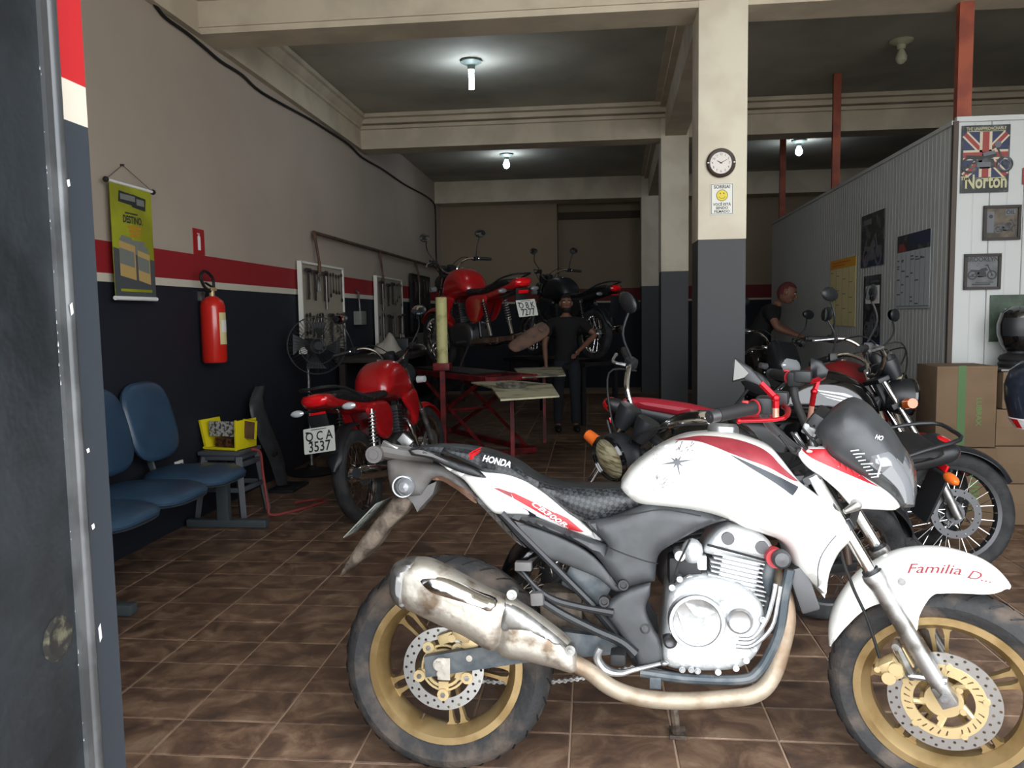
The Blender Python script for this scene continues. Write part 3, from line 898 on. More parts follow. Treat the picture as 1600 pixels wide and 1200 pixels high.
# exhaust
EX = .165
sh = Shell([(-0.1205,0.5747),(-0.1097,0.6152),(-0.0754,0.6301),(-0.0234,0.6315),(0.0336,0.6088),(0.1253,0.5633),(0.1968,0.5313),(0.209,0.5147),(0.1741,0.3938),(0.0743,0.4325),(-0.0197,0.4703),(-0.1095,0.514)], EX, .012, .045, .05, res=.010)
mf = obj('exhaust_muffler', sh.geo(), 'dirty_steel', mb, label='dented silver muffler')
cap = Shell([(-0.1241,0.5728),(-0.1151,0.6133),(-0.0772,0.6318),(-0.0449,0.6274),(-0.052,0.582),(-0.0591,0.5296),(-0.0734,0.4926),(-0.1059,0.5089),(-0.1222,0.5362)], EX, .015, .047, .05, res=.010)
obj('end_cap', cap.geo(), 'steel', mf)
s2 = Shell([(0.1882,0.531),(0.2297,0.5205),(0.307,0.4706),(0.3632,0.4255),(0.3834,0.3791),(0.3782,0.3435),(0.3222,0.3545),(0.2537,0.3683),(0.1672,0.3935)], EX, .010, .036, .04, res=.010)
obj('muffler_link', s2.geo(), 'dirty_steel', mf)
s3 = Shell([(-0.0556,0.5958),(-0.0341,0.6034),(0.0336,0.5967),(0.1218,0.558),(0.1795,0.5307),(0.162,0.4856),(0.1253,0.5014),(0.0337,0.5241),(-0.009,0.5382),(-0.0376,0.5616)], EX + .012, .012, .038, .035, res=.008, back=0)
obj('heat_shield', s3.geo(), 'chrome', mf)
s4 = Shell([(0.1864,0.5241),(0.2297,0.5154),(0.307,0.4638),(0.3597,0.422),(0.3766,0.389),(0.3291,0.4105),(0.2607,0.4382),(0.1742,0.4485)], EX + .012, .010, .026, .03, res=.008, back=0)
obj('heat_shield', s4.geo(), 'steel', mf)
bl = [(0.214,0.5489),(0.3672,0.4095)]
g = G()
for b_ in bl: g.cyl(V(b_[0], .17, b_[1]), V(b_[0], .205, b_[1]), .014, n=14).cyl(V(b_[0], .2, b_[1]), V(b_[0], .212, b_[1]), .007, n=6)
obj('exhaust_bolt', g, 'steel', mf)
pp = [(0.3534,0.373),(0.413,0.3469),(0.472,0.3041),(0.5472,0.2777),(0.6477,0.2705),(0.7629,0.2781),(0.8442,0.2955),(0.8882,0.3373),(0.9164,0.4152),(0.9317,0.4882),(0.9267,0.5627),(0.9093,0.61)]
ws = [.165, .165, .16, .15, .14, .13, .13, .12, .11, .10, .06, .0]
obj('exhaust_pipe', G().tube([V(p[0], w_, p[1]) for p, w_ in zip(pp, ws)], .0225, 14, smooth=5), 'pipe_rust', mb, label='rust stained exhaust pipe')
tb = [(0.5479,0.3346),(0.6669,0.3234),(0.8118,0.327),(0.8559,0.3524),(0.8854,0.4003),(0.9084,0.4595),(0.9219,0.5515),(0.9352,0.6185)]
g = G().tube([V(p[0], .12, p[1]) for p in tb], .0135, 10, smooth=5)
g.mirror()
tb = [(0.5744,0.2886),(0.5879,0.3146),(0.6046,0.3137)]
g.box(V(tb[1][0], .13, tb[1][1] - .004), (.03, .006, .03), bev=.002)
obj('engine_cradle', g, 'swing_paint', mb, label='blue grey cradle tube')

# engine
ec = Shell([(0.6245,0.5415),(0.6531,0.573),(0.6915,0.5894),(0.7494,0.5878),(0.8149,0.568),(0.8603,0.5327),(0.873,0.4914),(0.8694,0.433),(0.8431,0.3818),(0.7973,0.3513),(0.7068,0.3421),(0.6253,0.3484),(0.6054,0.3848),(0.6158,0.4649)], 0, .105, .022, .03, res=.012)
en = obj('engine', ec.geo(), 'cast_alloy', mb, label='silver engine crankcase')
cc = [(0.6942,0.4818),(0.8052,0.486),(0.6263,0.4239)]
def disc(c, r_, w0, w1, g=None, n=32, rim=.006):
    g = g or G()
    return g.lathe([(0, w1), (r_ - rim * 2, w1), (r_ - rim, w1 + .004), (r_, w1 - .002), (r_, w0), (0, w0)], (c[0], 0, c[1]), (0, -1, 0), n)
g = disc(cc[0], .073, .10, .158); g.lathe([(.060, .158), (.062, .163), (.071, .163), (.073, .158)], (cc[0][0], 0, cc[0][1]), (0, -1, 0), 36)
obj('clutch_cover', g, 'alloy', en)
g = G()
for a0 in (20, 140, 260):
    a = R(a0)
    q = [(cc[0][0] + r_ * math.cos(a + b), cc[0][1] + r_ * math.sin(a + b)) for r_, b in ((.02, .5), (.055, .22), (.055, 1.75), (.02, 1.5))]
    plate(q, .157, .162, g)
obj('cover_badge', g, 'cast_alloy', en)
obj('oil_filter_cover', disc(cc[1], .034, .10, .145), 'alloy', en)
obj('drain_plug', disc(cc[2], .018, .10, .142), 'dark_alloy', en)
g = G()
for p in [(0.658,0.3499),(0.6977,0.3484),(0.7502,0.3475),(0.796,0.3596),(0.8221,0.3808),(0.8418,0.4115),(0.8649,0.4889),(0.7611,0.5318),(0.6525,0.5871),(0.6325,0.5645),(0.7965,0.4363),(0.6812,0.351)]:
    g.cyl(V(p[0], .10, p[1]), V(p[0], .134, p[1]), .0085, n=10).cyl(V(p[0], .13, p[1]), V(p[0], .139, p[1]), .005, n=6)
obj('case_bolt', g, 'alloy', en)
# cylinder with cooling fins
cb = [(0.7956,0.5059),(0.8263,0.6566)]
c0 = Vector((cb[0][0], 0, cb[0][1])); c1_ = Vector((cb[1][0], 0, cb[1][1])); ad = (c1_ - c0).normalized(); aa = math.atan2(ad.x, ad.z)
rt = Matrix.Rotation(aa, 3, 'Y')
g = G().box((c0 + c1_) / 2, (.105, .14, (c1_ - c0).length + .04), rt, bev=.01)
for k in range(13):
    p = c0 + ad * (.012 + (c1_ - c0).length * k / 13)
    g.box(p, (.150 + .006 * (k % 3), .175, .0045), rt, bev=.002)
cy = obj('cylinder', g, 'cast_alloy', en, label='finned cylinder')
hd = Shell([(0.7215,0.657),(0.742,0.6921),(0.7692,0.7186),(0.8062,0.7245),(0.8562,0.7102),(0.8926,0.6836),(0.9023,0.6479),(0.8889,0.6236),(0.8224,0.6355),(0.7383,0.6436)], 0, .07, .02, .03, res=.012)
obj('cylinder_head', hd.geo(), 'cast_alloy', en)
g = G()
for p in [(0.7817,0.6913),(0.8694,0.6696)]: g.cyl(V(p[0], .07, p[1]), V(p[0], .10, p[1]), .017, n=20)
obj('valve_cap', g, 'dark_alloy', en)
g = G()
q = [(0.7271,0.6747),(0.8937,0.6332),(0.7354,0.6732),(0.6273,0.5368)]
g.tube([V(q[0][0], .10, q[0][1]), V(q[1][0], .10, q[1][1])], .0035, 6)
q = [(0.6804,0.6907),(0.65,0.6272),(0.6331,0.5724)]
g.tube([V(a, .12, b) for a, b in q], .003, 6)
obj('control_cable', g, 'cable_black', mb)
# throttle body and hoses
q = [(0.6901,0.6512),(0.6561,0.6399),(0.6797,0.6061),(0.7136,0.6208),(0.6829,0.5768),(0.6524,0.5932),(0.7201,0.578)]
g = G().ball(V(q[0][0], .07, q[0][1]), (.03, .03, .035)).cyl(V(q[1][0], .02, q[1][1]), V(q[1][0], .09, q[1][1]), .014).box(V(q[3][0], .06, q[3][1]), (.03, .04, .04), bev=.006)
g.cyl(V(q[4][0], .0, q[4][1]), V(q[4][0], .1, q[4][1]), .013).ball(V(q[6][0], .085, q[6][1]), .012)
obj('throttle_body', g, 'cast_alloy', en)
obj('intake_duct', G().box(V(q[2][0], .03, q[2][1]), (.07, .1, .05), R(-10), bev=.012).box(V(q[5][0] - .01, .03, q[5][1]), (.03, .1, .08), bev=.01), 'black_matte', en)
q = [(0.7965,0.4363),(0.8387,0.4397),(0.8746,0.4892),(0.891,0.5446),(0.8977,0.583)]
g = G()
for dz in (0, -.02): g.tube([V(a + (0.0 if i < 2 else .012 * (dz < 0)), .13, b + dz * (1 if i < 3 else .3)) for i, (a, b) in enumerate(q)], .0058, 8, smooth=4)
obj('oil_pipe', g, 'alloy', mb)
q = [(0.8935,0.6473),(0.9097,0.6494)]
g = G().cyl(V(q[0][0] + .006, .08, q[0][1]), V(q[0][0] + .006, .13, q[0][1]), .025, n=20)
fs_ = obj('crash_slider', g, 'decal_red', mb, label='red ringed round frame slider')
obj('slider_cap', G().lathe([(0, .158), (.018, .156), (.024, .15), (.024, .125), (0, .125)], (q[1][0], 0, q[1][1]), (0, -1, 0), 20), 'dark_alloy', fs_)
q = [(0.9433,0.5933),(1.006,0.5689),(0.9849,0.4894),(0.9258,0.5225)]
obj('radiator', G().box(V(q[0][0] + .03, 0, q[0][1] - .03), (.05, .22, .12), R(-18), bev=.008), 'dark_alloy', mb)
q = [(0.8757,0.6253),(0.8968,0.5834),(0.8834,0.549)]
obj('cooling_shroud', Shell([(0.8806,0.6288),(0.9037,0.6193),(0.9001,0.5835),(0.8899,0.5373),(0.8769,0.5573),(0.8705,0.5911)], .08, .006, .01, .02).geo(), 'swing_paint', mb)

# frame and black panels
g = G()
q = [(0.1711,0.7473),(0.2985,0.6241),(0.4254,0.5014)]
g.tube([V(a, .105, b) for a, b in q], .011, 8)
q = [(0.5838,0.7604),(0.7184,0.797),(0.8508,0.8329),(0.984,0.8482)]
g.tube([V(a, .06, b) for a, b in q], .016, 8)
q = [(0.4281,0.4928),(0.48,0.434),(0.5485,0.3418),(0.6505,0.3156)]
g.tube([V(a, .09, b) for a, b in q], .014, 8)
g.mirror()
obj('frame', g, 'black_plastic', mb)
lp = Shell([(0.1659,0.7405),(0.1659,0.7405),(0.3206,0.691),(0.4272,0.6343),(0.5012,0.5429),(0.5012,0.5429),(0.4771,0.5456),(0.4374,0.5773),(0.3766,0.6015),(0.3205,0.6209),(0.2799,0.6339),(0.2267,0.6729)], .10, .004, .006, .02, back=0)
obj('lower_side_panel', lp.geo().mirror(), 'grey_plastic', mb)
q = [(0.3384,0.6063),(0.4184,0.5643),(0.4799,0.5221)]
obj('battery_box', G().box(V(q[1][0] - .01, 0, q[1][1] - .005), (.13, .15, .09), R(-28) * -1, bev=.01), 'swing_paint', mb)
sp = Shell([(0.3974,0.7331),(0.3974,0.7331),(0.473,0.745),(0.5648,0.7809),(0.6019,0.7799),(0.6837,0.7712),(0.7875,0.7428),(0.7875,0.7428),(0.7365,0.7283),(0.6834,0.7018),(0.6282,0.6683),(0.6047,0.6507),(0.5945,0.6266),(0.5892,0.5738),(0.5892,0.5738),(0.5488,0.564),(0.503,0.5472),(0.503,0.5472),(0.4725,0.5822),(0.4281,0.6392),(0.3783,0.6723),(0.3228,0.6935),(0.2388,0.7212),(0.1716,0.7442),(0.1716,0.7442),(0.2512,0.7406),(0.3316,0.7127),(0.3973,0.69),(0.4608,0.6675),(0.4608,0.6675)], 0, .098, .03, .035, res=.012)
pn = obj('side_panel', sp.geo(), 'grey_plastic', mb, label='dark grey side panel below the seat')
g = G()
for ln in ([(0.4643,0.7406),(0.5326,0.7557),(0.602,0.769),(0.6507,0.7648),(0.709,0.754)], [(0.4607,0.6666),(0.5237,0.6442),(0.5964,0.6223)]):
    P = [V(a, .0 + 0, b) for a, b in ln]
    vs = catmull(P, 5); hh = sp.half([(v.x, v.z) for v in vs])
    g.tube([Vector((v.x, -(h_ + .0008), v.z)) for v, h_ in zip(vs, hh)], .0016, 5)
obj('panel_seam', g, 'black_matte', pn)
hp = Shell([(0.4552,0.499),(0.5013,0.5467),(0.5773,0.5746),(0.5773,0.5746),(0.5738,0.5423),(0.5636,0.5046),(0.5818,0.4562),(0.6018,0.4249),(0.6018,0.4249),(0.6032,0.3659),(0.5495,0.3533),(0.5311,0.3881),(0.4891,0.4458)], .12, .006, .012, .02, back=0)
h_ = obj('frame_cover', hp.geo().mirror(), 'grey_plastic', mb)
g = G()
for p in [(0.5615,0.4549),(0.5048,0.5678),(0.4539,0.522)]:
    g.lathe([(.0, .132), (.008, .132), (.009, .138), (.014, .138), (.015, .12)], (p[0], 0, p[1]), (0, -1, 0), 16)
obj('cover_bolt', g, 'black_plastic', h_)
# pillion peg hanger
g = G()
a1 = [(0.4775,0.494),(0.43,0.5007),(0.3873,0.5077),(0.3238,0.5226),(0.2753,0.5519),(0.2265,0.6056)]
g.tube([V(a, .14, b) for a, b in a1], [.012, .010, .010, .010, .007, .005], 8, smooth=4)
a1 = [(0.5344,0.388),(0.4975,0.4185),(0.4298,0.4463),(0.3444,0.4857),(0.2839,0.5213)]
g.tube([V(a, .14, b) for a, b in a1], [.016, .013, .012, .012, .010], 8, smooth=4)
a1 = [(0.2787,0.5142),(0.2579,0.5652),(0.2195,0.5985),(0.251,0.6063)]
g.tube([V(a, .14, b) for a, b in a1], .004, 6)
pg = obj('footrest_hanger', g, 'black_plastic', mb)
q = [(0.2764,0.5303),(0.2383,0.6149),(0.4908,0.3909)]
obj('pillion_footrest', G().box(V(q[0][0], .155, q[0][1]), (.035, .035, .035), R(-5), bev=.006).box(V(q[1][0], .15, q[1][1]), (.045, .03, .024), bev=.003), 'dusty_plastic', pg)
obj('rider_footrest', G().box(V(q[2][0], .175, q[2][1]), (.04, .07, .032), bev=.01), 'black_matte', pg)
q = [(0.4456,0.4072),(0.4354,0.3799),(0.4555,0.3488),(0.494,0.3389),(0.5307,0.3473),(0.6068,0.3675)]
g = G().tube([V(a, .16 - .004 * i, b) for i, (a, b) in enumerate(q)], [.010, .012, .013, .010, .007, .005], 10, smooth=5)
q2 = q[5]
g.ball(V(q2[0] + .004, .14, q2[1]), (.012, .01, .007))
obj('brake_pedal', g, 'alloy', mb, label='silver brake pedal')

# tail
tw = Shell([(-0.0277,0.8921),(-0.0277,0.8921),(0.0351,0.8693),(0.0955,0.8628),(0.0955,0.8628),(0.1282,0.8597),(0.1969,0.8551),(0.2631,0.8205),(0.3288,0.7792),(0.378,0.7362),(0.46,0.6628),(0.46,0.6628),(0.3955,0.6857),(0.3286,0.7088),(0.2469,0.7371),(0.1715,0.7392),(0.1715,0.7392),(0.1408,0.7475),(0.0954,0.7931),(0.0607,0.8337),(0.0185,0.8601)], 0, .070, .028, .03, res=.010)
tc_ = obj('tail_cowl', tw.geo(), 'white_paint', mb, label='white tail cowl')
obj('red_stripe', tw.decal([(0.1947,0.8065),(0.1947,0.8065),(0.2054,0.8049),(0.2054,0.8049),(0.3541,0.7372),(0.3995,0.6997),(0.3995,0.6997),(0.3768,0.701),(0.3541,0.7057),(0.3541,0.7057),(0.2801,0.748),(0.2054,0.789),(0.2054,0.789)], off=.002, smooth=False), 'decal_red', tc_)
obj('pink_stripe', tw.decal([(0.1462,0.8182),(0.1462,0.8182),(0.1642,0.8167),(0.1642,0.8167),(0.1947,0.8065),(0.1947,0.8065),(0.2018,0.7907),(0.2018,0.7907),(0.1731,0.8044),(0.1731,0.8044)], off=.002, smooth=False), 'wine_red', tc_)
obj('black_stripe', tw.decal([(0.1875,0.7887),(0.1875,0.7887),(0.2482,0.7544),(0.2482,0.7544),(0.3066,0.7169),(0.3066,0.7169),(0.2464,0.7403),(0.2464,0.7403)], off=.002, smooth=False), 'decal_black', tc_)
q = [(0.2571,0.7775),(0.3506,0.7161),(0.289,0.7429),(0.3541,0.7092)]
dtext('model_lettering', tw, 'CB300R', q[0], q[1], .018, 'decal_white', tc_, offset=.02, shear=.3, off=.004)
dtext('small_lettering', tw, 'FUEL INJECTION', q[2], q[3], .007, 'decal_white', tc_, off=.004)
ug = Shell([(-0.1727,0.8844),(-0.1727,0.8844),(-0.15,0.8901),(-0.0955,0.8852),(-0.0301,0.8768),(0.0015,0.8699),(0.0292,0.8503),(0.0826,0.8006),(0.141,0.7425),(0.233,0.6447),(0.233,0.6447),(0.1971,0.6669),(0.0972,0.7668),(0.0421,0.8036),(-0.0059,0.8318),(-0.0375,0.835),(-0.0617,0.802),(-0.0785,0.7873),(-0.1442,0.788),(-0.1669,0.8297)], 0, .050, .022, .03, res=.010)
ut = obj('undertail', ug.geo(), 'dusty_plastic', mb, label='dusty grey undertail')
obj('dust_patch', ug.decal([(-0.0375,0.8332),(-0.0059,0.83),(0.0421,0.8018),(0.0917,0.7685),(0.0807,0.797),(0.0329,0.8251),(-0.0041,0.8445),(-0.0264,0.8406)], off=.0015), 'rust_plate', ut)
sg = [(-0.1094,0.8155),(-0.2066,0.9045),(-0.1448,0.9159)]
g = G().lathe([(0, .105), (.014, .103), (.025, .092), (.028, .08), (.024, .06), (0, .05)], (sg[0][0], 0, sg[0][1]), (0, -1, 0), 20)
ts = obj('turn_signal', g, 'lens_smoke', mb, label='smoky round rear turn signal')
obj('signal_bezel', G().lathe([(.027, .088), (.031, .088), (.031, .05), (.02, .045)], (sg[0][0] - .006, 0, sg[0][1]), (0, -1, 0), 20), 'lens_clear', ts)
g = G().tube([V(sg[1][0], .07, sg[1][1]), V(sg[1][0], -.07, sg[1][1])], .025, 18).tube([V(sg[1][0], .075, sg[1][1]), V(sg[1][0], .07, sg[1][1])], .014, 14)
g.tube([V(sg[1][0] + .01, .03, sg[1][1] + .01), V(sg[1][0] + .07, .02, sg[1][1] - .002), V(sg[1][0] + .16, .0, sg[1][1] - .015)], .024, 10)
obj('tail_light', g, 'dusty_plastic', mb, label='dirty round tail light housing')
g = G()
q = [(-0.1681,0.9285),(-0.1371,0.94),(-0.1139,0.9214),(-0.085,0.9104)]
g.box(V(q[0][0], .03, q[0][1]), (.05, .02, .012), R(25), bev=.003).box(V(q[1][0], -.02, q[1][1]), (.04, .02, .03), R(40), bev=.003).tube([V(q[0][0], .03, q[0][1]), V(q[2][0], .03, q[2][1]), V(q[3][0], .05, q[3][1])], .006, 6)
obj('rack_bracket', g, 'steel', mb)
mg = Shell([(-0.3223,0.5431),(-0.3223,0.5431),(-0.3107,0.5713),(-0.2528,0.6601),(-0.1818,0.7486),(-0.1493,0.7806),(-0.0789,0.7836),(-0.0789,0.7836),(-0.1054,0.7574),(-0.1282,0.7275),(-0.1778,0.6785),(-0.2103,0.6334),(-0.2526,0.5934),(-0.2932,0.5625)], 0, .030, .018, .02, res=.010, taper=None)
obj('mudguard', mg.geo(), 'mud_plastic', mb, label='muddy rear mudguard')
q = [(-0.1055,0.7906),(-0.0525,0.7951),(-0.0374,0.8283),(-0.0676,0.7581),(-0.0827,0.7468)]
obj('mudguard_bracket', plate([(-0.1131,0.7831),(-0.0827,0.8019),(-0.0261,0.8285),(-0.0374,0.7916),(-0.0751,0.7506),(-0.0827,0.7394),(-0.0941,0.7613)], -.03, .05), 'dusty_plastic', mb)
q = [(-0.1855,0.7777),(-0.3055,0.6559)]
a_ = math.atan2(q[0][1] - q[1][1], q[0][0] - q[1][0])
cpl = V((q[0][0] + q[1][0]) / 2 + .004, 0, (q[0][1] + q[1][1]) / 2)
rtp = Matrix.Rotation(-a_, 3, 'Y')
pl = obj('license_plate', G().box(cpl, (.14, .18, .003), rtp, bev=.0014), 'print_grey', mb, label='white plate seen edge-on')
g = G()
fp = Flat(cpl, rtp @ Vector((0, -1, 0)), rtp @ Vector((1, 0, 0)))
for s_ in (-1, 1):
    f2 = Flat(cpl, rtp @ Vector((0, -s_, 0)), rtp @ Vector((1, 0, 0)))
    for k in range(8):
        x = -.066 + (k % 4) * .042; y = .03 if k < 4 else -.03
        f2.slab(g, x - .012, y - .022, x - .008, y + .018, .0012, .0024); f2.slab(g, x - .008, y - .004, x + .010, y, .0012, .0024)
obj('embossed_mark', g, 'plate_ink', pl, smooth=0)
gr = Shell([(-0.0919,0.9211),(-0.0919,0.9211),(-0.0548,0.925),(0.0299,0.8934),(0.0973,0.8709),(0.1281,0.8463),(0.1281,0.8463),(0.101,0.8496),(0.0792,0.8546),(0.0555,0.8615),(0.0281,0.8719),(-0.0326,0.8982),(-0.0826,0.9067),(-0.0826,0.9067)], .105, .010, .007, .012, back=.004, res=.008)
obj('grab_rail', gr.geo().mirror(), 'black_plastic', mb)
obj('grab_rail_face', gr.decal([(-0.0827,0.9206),(-0.0827,0.9206),(-0.0459,0.9209),(0.0234,0.8913),(0.0052,0.8947),(-0.0276,0.9051),(-0.068,0.9118),(-0.068,0.9118)], off=.001), 'dusty_plastic', mb, label='dusty grey face of the grab rail')

se = Shell([(-0.1038,0.9233),(-0.1038,0.9233),(-0.062,0.9292),(-0.0111,0.9314),(0.0525,0.9264),(0.1213,0.9141),(0.1985,0.884),(0.2587,0.8449),(0.3256,0.8242),(0.4098,0.8201),(0.4931,0.8195),(0.5581,0.8098),(0.5824,0.789),(0.5824,0.789),(0.5579,0.7727),(0.4928,0.745),(0.4273,0.7223),(0.3881,0.7287),(0.3434,0.7528),(0.293,0.7968),(0.2423,0.8303),(0.1728,0.8511),(0.1212,0.8577),(0.0879,0.8737),(0.017,0.9023),(-0.0356,0.9147)], 0, .070, .045, .05, res=.011, taper=lambda u, z: 1.0 if u > .3 else (.86 + .14 * max(0, (u + .1) / .4)))
so = obj('seat', se.geo(), 'seat_cover', mb, label='black seat with chequered cover')
q = [(0.1191,0.8996),(0.1966,0.8809),(0.0792,0.8957),(0.1209,0.905)]
dtext('seat_lettering', se, 'HONDA', q[0], q[1], .022, 'decal_white', so, offset=.03, off=.004)
dwing(se, q[2], q[3], .026, 'lens_red', so)

tk_outline = [(0.4985,0.82),(0.5161,0.8554),(0.5336,0.8767),(0.5719,0.9087),(0.6221,0.9406),(0.6737,0.9636),(0.7232,0.9726),(0.7858,0.9746),(0.8345,0.9645),(0.8894,0.9424),(0.924,0.905),(0.9648,0.8507),(0.9925,0.8272),(1.027,0.8022),(1.057,0.779),(1.097,0.7324),(1.097,0.7324),(1.094,0.6935),(1.066,0.659),(1.046,0.6162),(1.038,0.5804),(1.033,0.5363),(1.033,0.5363),(1.012,0.5627),(0.9891,0.5823),(0.9598,0.6154),(0.9404,0.6626),(0.9158,0.6876),(0.8679,0.7053),(0.8229,0.7197),(0.7945,0.7346),(0.7389,0.7525),(0.688,0.762),(0.6316,0.7679),(0.5662,0.7737),(0.5298,0.7854)]
tk = Shell(tk_outline, 0, .075, .095, .10, res=.013)
to = obj('fuel_tank', tk.geo(), 'white_paint', mb, label='white fuel tank and shroud')
st_ = tk.decal([(0.6376,0.9526),(0.6376,0.9526),(0.676,0.9613),(0.7174,0.9666),(0.7898,0.9603),(0.85,0.9422),(0.8855,0.9208),(0.9143,0.8893),(0.9621,0.8467),(0.9621,0.8467),(0.9318,0.8579),(0.8788,0.8873),(0.8254,0.9068),(0.7781,0.9249),(0.7421,0.9398),(0.7008,0.953),(0.6676,0.9545),(0.6676,0.9545)], off=.0025, res=.009)
obj('red_stripe', st_, 'wine_red', to)
obj('black_stripe', tk.decal([(0.7757,0.9228),(0.7757,0.9228),(0.8337,0.8968),(0.8929,0.8693),(0.9579,0.8355),(0.9579,0.8355),(0.9371,0.8155),(0.9371,0.8155),(0.8928,0.8478),(0.8337,0.8851),(0.8337,0.8851)], off=.0025, res=.009), 'decal_black', to)
g = G()
cstar = ([(0.6455,0.899)])[0]
for k in range(8):
    a = R(45 * k + 10); L_ = .046 if k % 2 == 0 else .022; wdt = .0034
    q = [(cstar[0] + L_ * math.cos(a), cstar[1] + L_ * math.sin(a)), (cstar[0] + wdt * math.cos(a + PI / 2), cstar[1] + wdt * math.sin(a + PI / 2)), (cstar[0] - wdt * math.cos(a + PI / 2), cstar[1] - wdt * math.sin(a + PI / 2))]
    x = tk.decal(q, off=.0035, smooth=False, res=.01); g.add(x.v, x.f)
for rad, n_, ln in ((.052, 30, .5), (.060, 34, .35), (.078, 24, .5)):
    for k in range(n_):
        a = 2 * PI * k / n_ + rad
        if rad > .045 and math.sin(a) > .5: continue
        ex = .012 if rad > .06 else 0
        px_, pz_ = cstar[0] - ex + rad * math.cos(a), cstar[1] - ex + rad * math.sin(a)
        q = [(px_, pz_), (px_ + .004 * math.cos(a + 1.2), pz_ + .004 * math.sin(a + 1.2)), (px_ + .0045 * math.cos(a + 1.6), pz_ + .0035 * math.sin(a + 1.6))]
        x = tk.decal(q, off=.0035, smooth=False, res=.02); g.add(x.v, x.f)
rr = random.Random(11)
for k in range(34):   # feather strokes beside the star
    t_ = k / 34; px_ = cstar[0] - .05 + .04 * t_ + rr.uniform(-.01, .01); pz_ = cstar[1] - .045 - .02 * math.sin(t_ * 5) + rr.uniform(-.012, .012)
    if k > 20: px_ = cstar[0] + .015 + rr.uniform(-.02, .025); pz_ = cstar[1] + .032 + rr.uniform(-.01, .014)
    a = rr.uniform(.3, 1.6)
    q = [(px_, pz_), (px_ + .012 * math.cos(a), pz_ + .012 * math.sin(a)), (px_ + .009 * math.cos(a + .25), pz_ + .009 * math.sin(a + .25))]
    x = tk.decal(q, off=.0035, smooth=False, res=.02); g.add(x.v, x.f)
obj('star_drawing', g, 'decal_grey', to, label='faded grey star and feather drawing', smooth=0)
ln = [(1.042,0.716),(1.023,0.693),(1.004,0.6601),(0.999,0.6228),(1.008,0.5746)]
g = G(); vs = catmull([V(a, 0, b) for a, b in ln], 5); hh = tk.half([(v.x, v.z) for v in vs])
g.tube([Vector((v.x, -(h_ + .0006), v.z)) for v, h_ in zip(vs, hh)], .0018, 5)
obj('crease_line', g, 'decal_grey', to)
g = G().cyl(V(.86, 0, .0), V(.86, 0, .0), .001)
q = [(0.7822,0.9681)]
obj('fuel_cap', G().lathe([(0, .012), (.035, .012), (.042, .004), (.044, -.02), (0, -.02)], (q[0][0], 0, q[0][1] + .015), (.05, 0, 1), 24), 'alloy', to)

# fork, fender, front brake (all steered)
def sobj(name, g, mat, parent=mb, **k): return obj(name, g.xf(ST), mat, parent, **k)
ax2 = [(1.36,0.3163),(1.23,0.4992),(1.187,0.617),(1.083,0.7998),(1.024,0.9168)]
lo_, hi_ = Vector((ax2[0][0], 0, ax2[0][1])), Vector((ax2[2][0], 0, ax2[2][1]))
dfork = (hi_ - lo_).normalized()
for sd in (-1, 1):
    y = .098 * sd
    Y_ = Vector((0, y, 0))
    g = G().tube([lo_ + Y_, lo_ + Y_ + dfork * .05], [.018, .021], 14).tube([lo_ + Y_ + dfork * .04, hi_ + Y_ - dfork * .03, hi_ + Y_, hi_ + Y_ + dfork * .012], [.0215, .023, .029, .027], 16)
    g.box(lo_ + Y_ + dfork * .012, (.042, .036, .06), math.atan2(dfork.x, dfork.z), bev=.005)
    fk = sobj('fork_leg', g, 'steel')
    sobj('fork_tube', G().tube([hi_ + Y_, hi_ + Y_ + dfork * .30], .0165, 16), 'chrome', fk)
    sobj('dust_seal', G().tube([hi_ + Y_ + dfork * .012, hi_ + Y_ + dfork * .022], .022, 16).tube([hi_ + Y_ + dfork * .135, hi_ + Y_ + dfork * .16], .023, 14), 'black_plastic', fk)
    sobj('axle_nut', G().cyl(lo_ + Y_ + Vector((0, .02 * sd, 0)) + dfork * .012, lo_ + Y_ + Vector((0, .026 * sd, 0)) + dfork * .012, .011, n=6), 'alloy', fk)
top = hi_ + dfork * .30
g = G().box(hi_ + dfork * .15 + Vector((.0, 0, 0)), (.05, .2, .03), math.atan2(dfork.x, dfork.z), bev=.006)
g.box(top - dfork * .005, (.06, .22, .024), math.atan2(dfork.x, dfork.z), bev=.008)
g.tube([top + Vector((-.03, 0, 0)), hi_ + dfork * .14 + Vector((-.03, 0, 0))], .026, 12)
g.box(top + dfork * .03, (.03, .10, .05), bev=.006)
sobj('triple_clamp', g, 'dark_alloy')

# front mudguard: an arched shell over the tyre with a side bracket on each fork leg
def fender_geo(c, r, hw, a0, a1, n=40, drop=.03):
    g = G(); pr = []
    for j in range(13):
        t = -1 + 2 * j / 12; pr.append((t * hw, -drop * (abs(t) ** 3)))
    rows = []
    for layer in (0, -.004):
        for i in range(n + 1):
            s_ = i / n; a = a0 + (a1 - a0) * s_
            k = min(1, (min(s_, 1 - s_) * 7)) ** .5 if min(s_, 1 - s_) < 1 / 7 else 1
            k = max(k, .25)
            for (w_, dr) in pr:
                rd = r + dr + layer
                rows.append(Vector(c) + Vector((rd * math.cos(a), w_ * k, rd * math.sin(a))))
    m_ = len(pr); N = (n + 1) * m_; fs = []
    for i in range(n):
        for j in range(m_ - 1):
            q = (i * m_ + j, i * m_ + j + 1, (i + 1) * m_ + j + 1, (i + 1) * m_ + j)
            fs.append(q); fs.append(tuple(x + N for x in q[::-1]))
    for i in range(n):
        for j in (0, m_ - 1):
            a_, b_ = i * m_ + j, (i + 1) * m_ + j; fs.append((a_, b_, b_ + N, a_ + N))
    for i in (0, n):
        for j in range(m_ - 1):
            a_, b_ = i * m_ + j, i * m_ + j + 1; fs.append((a_, b_, b_ + N, a_ + N))
    return g.add(rows, fs)
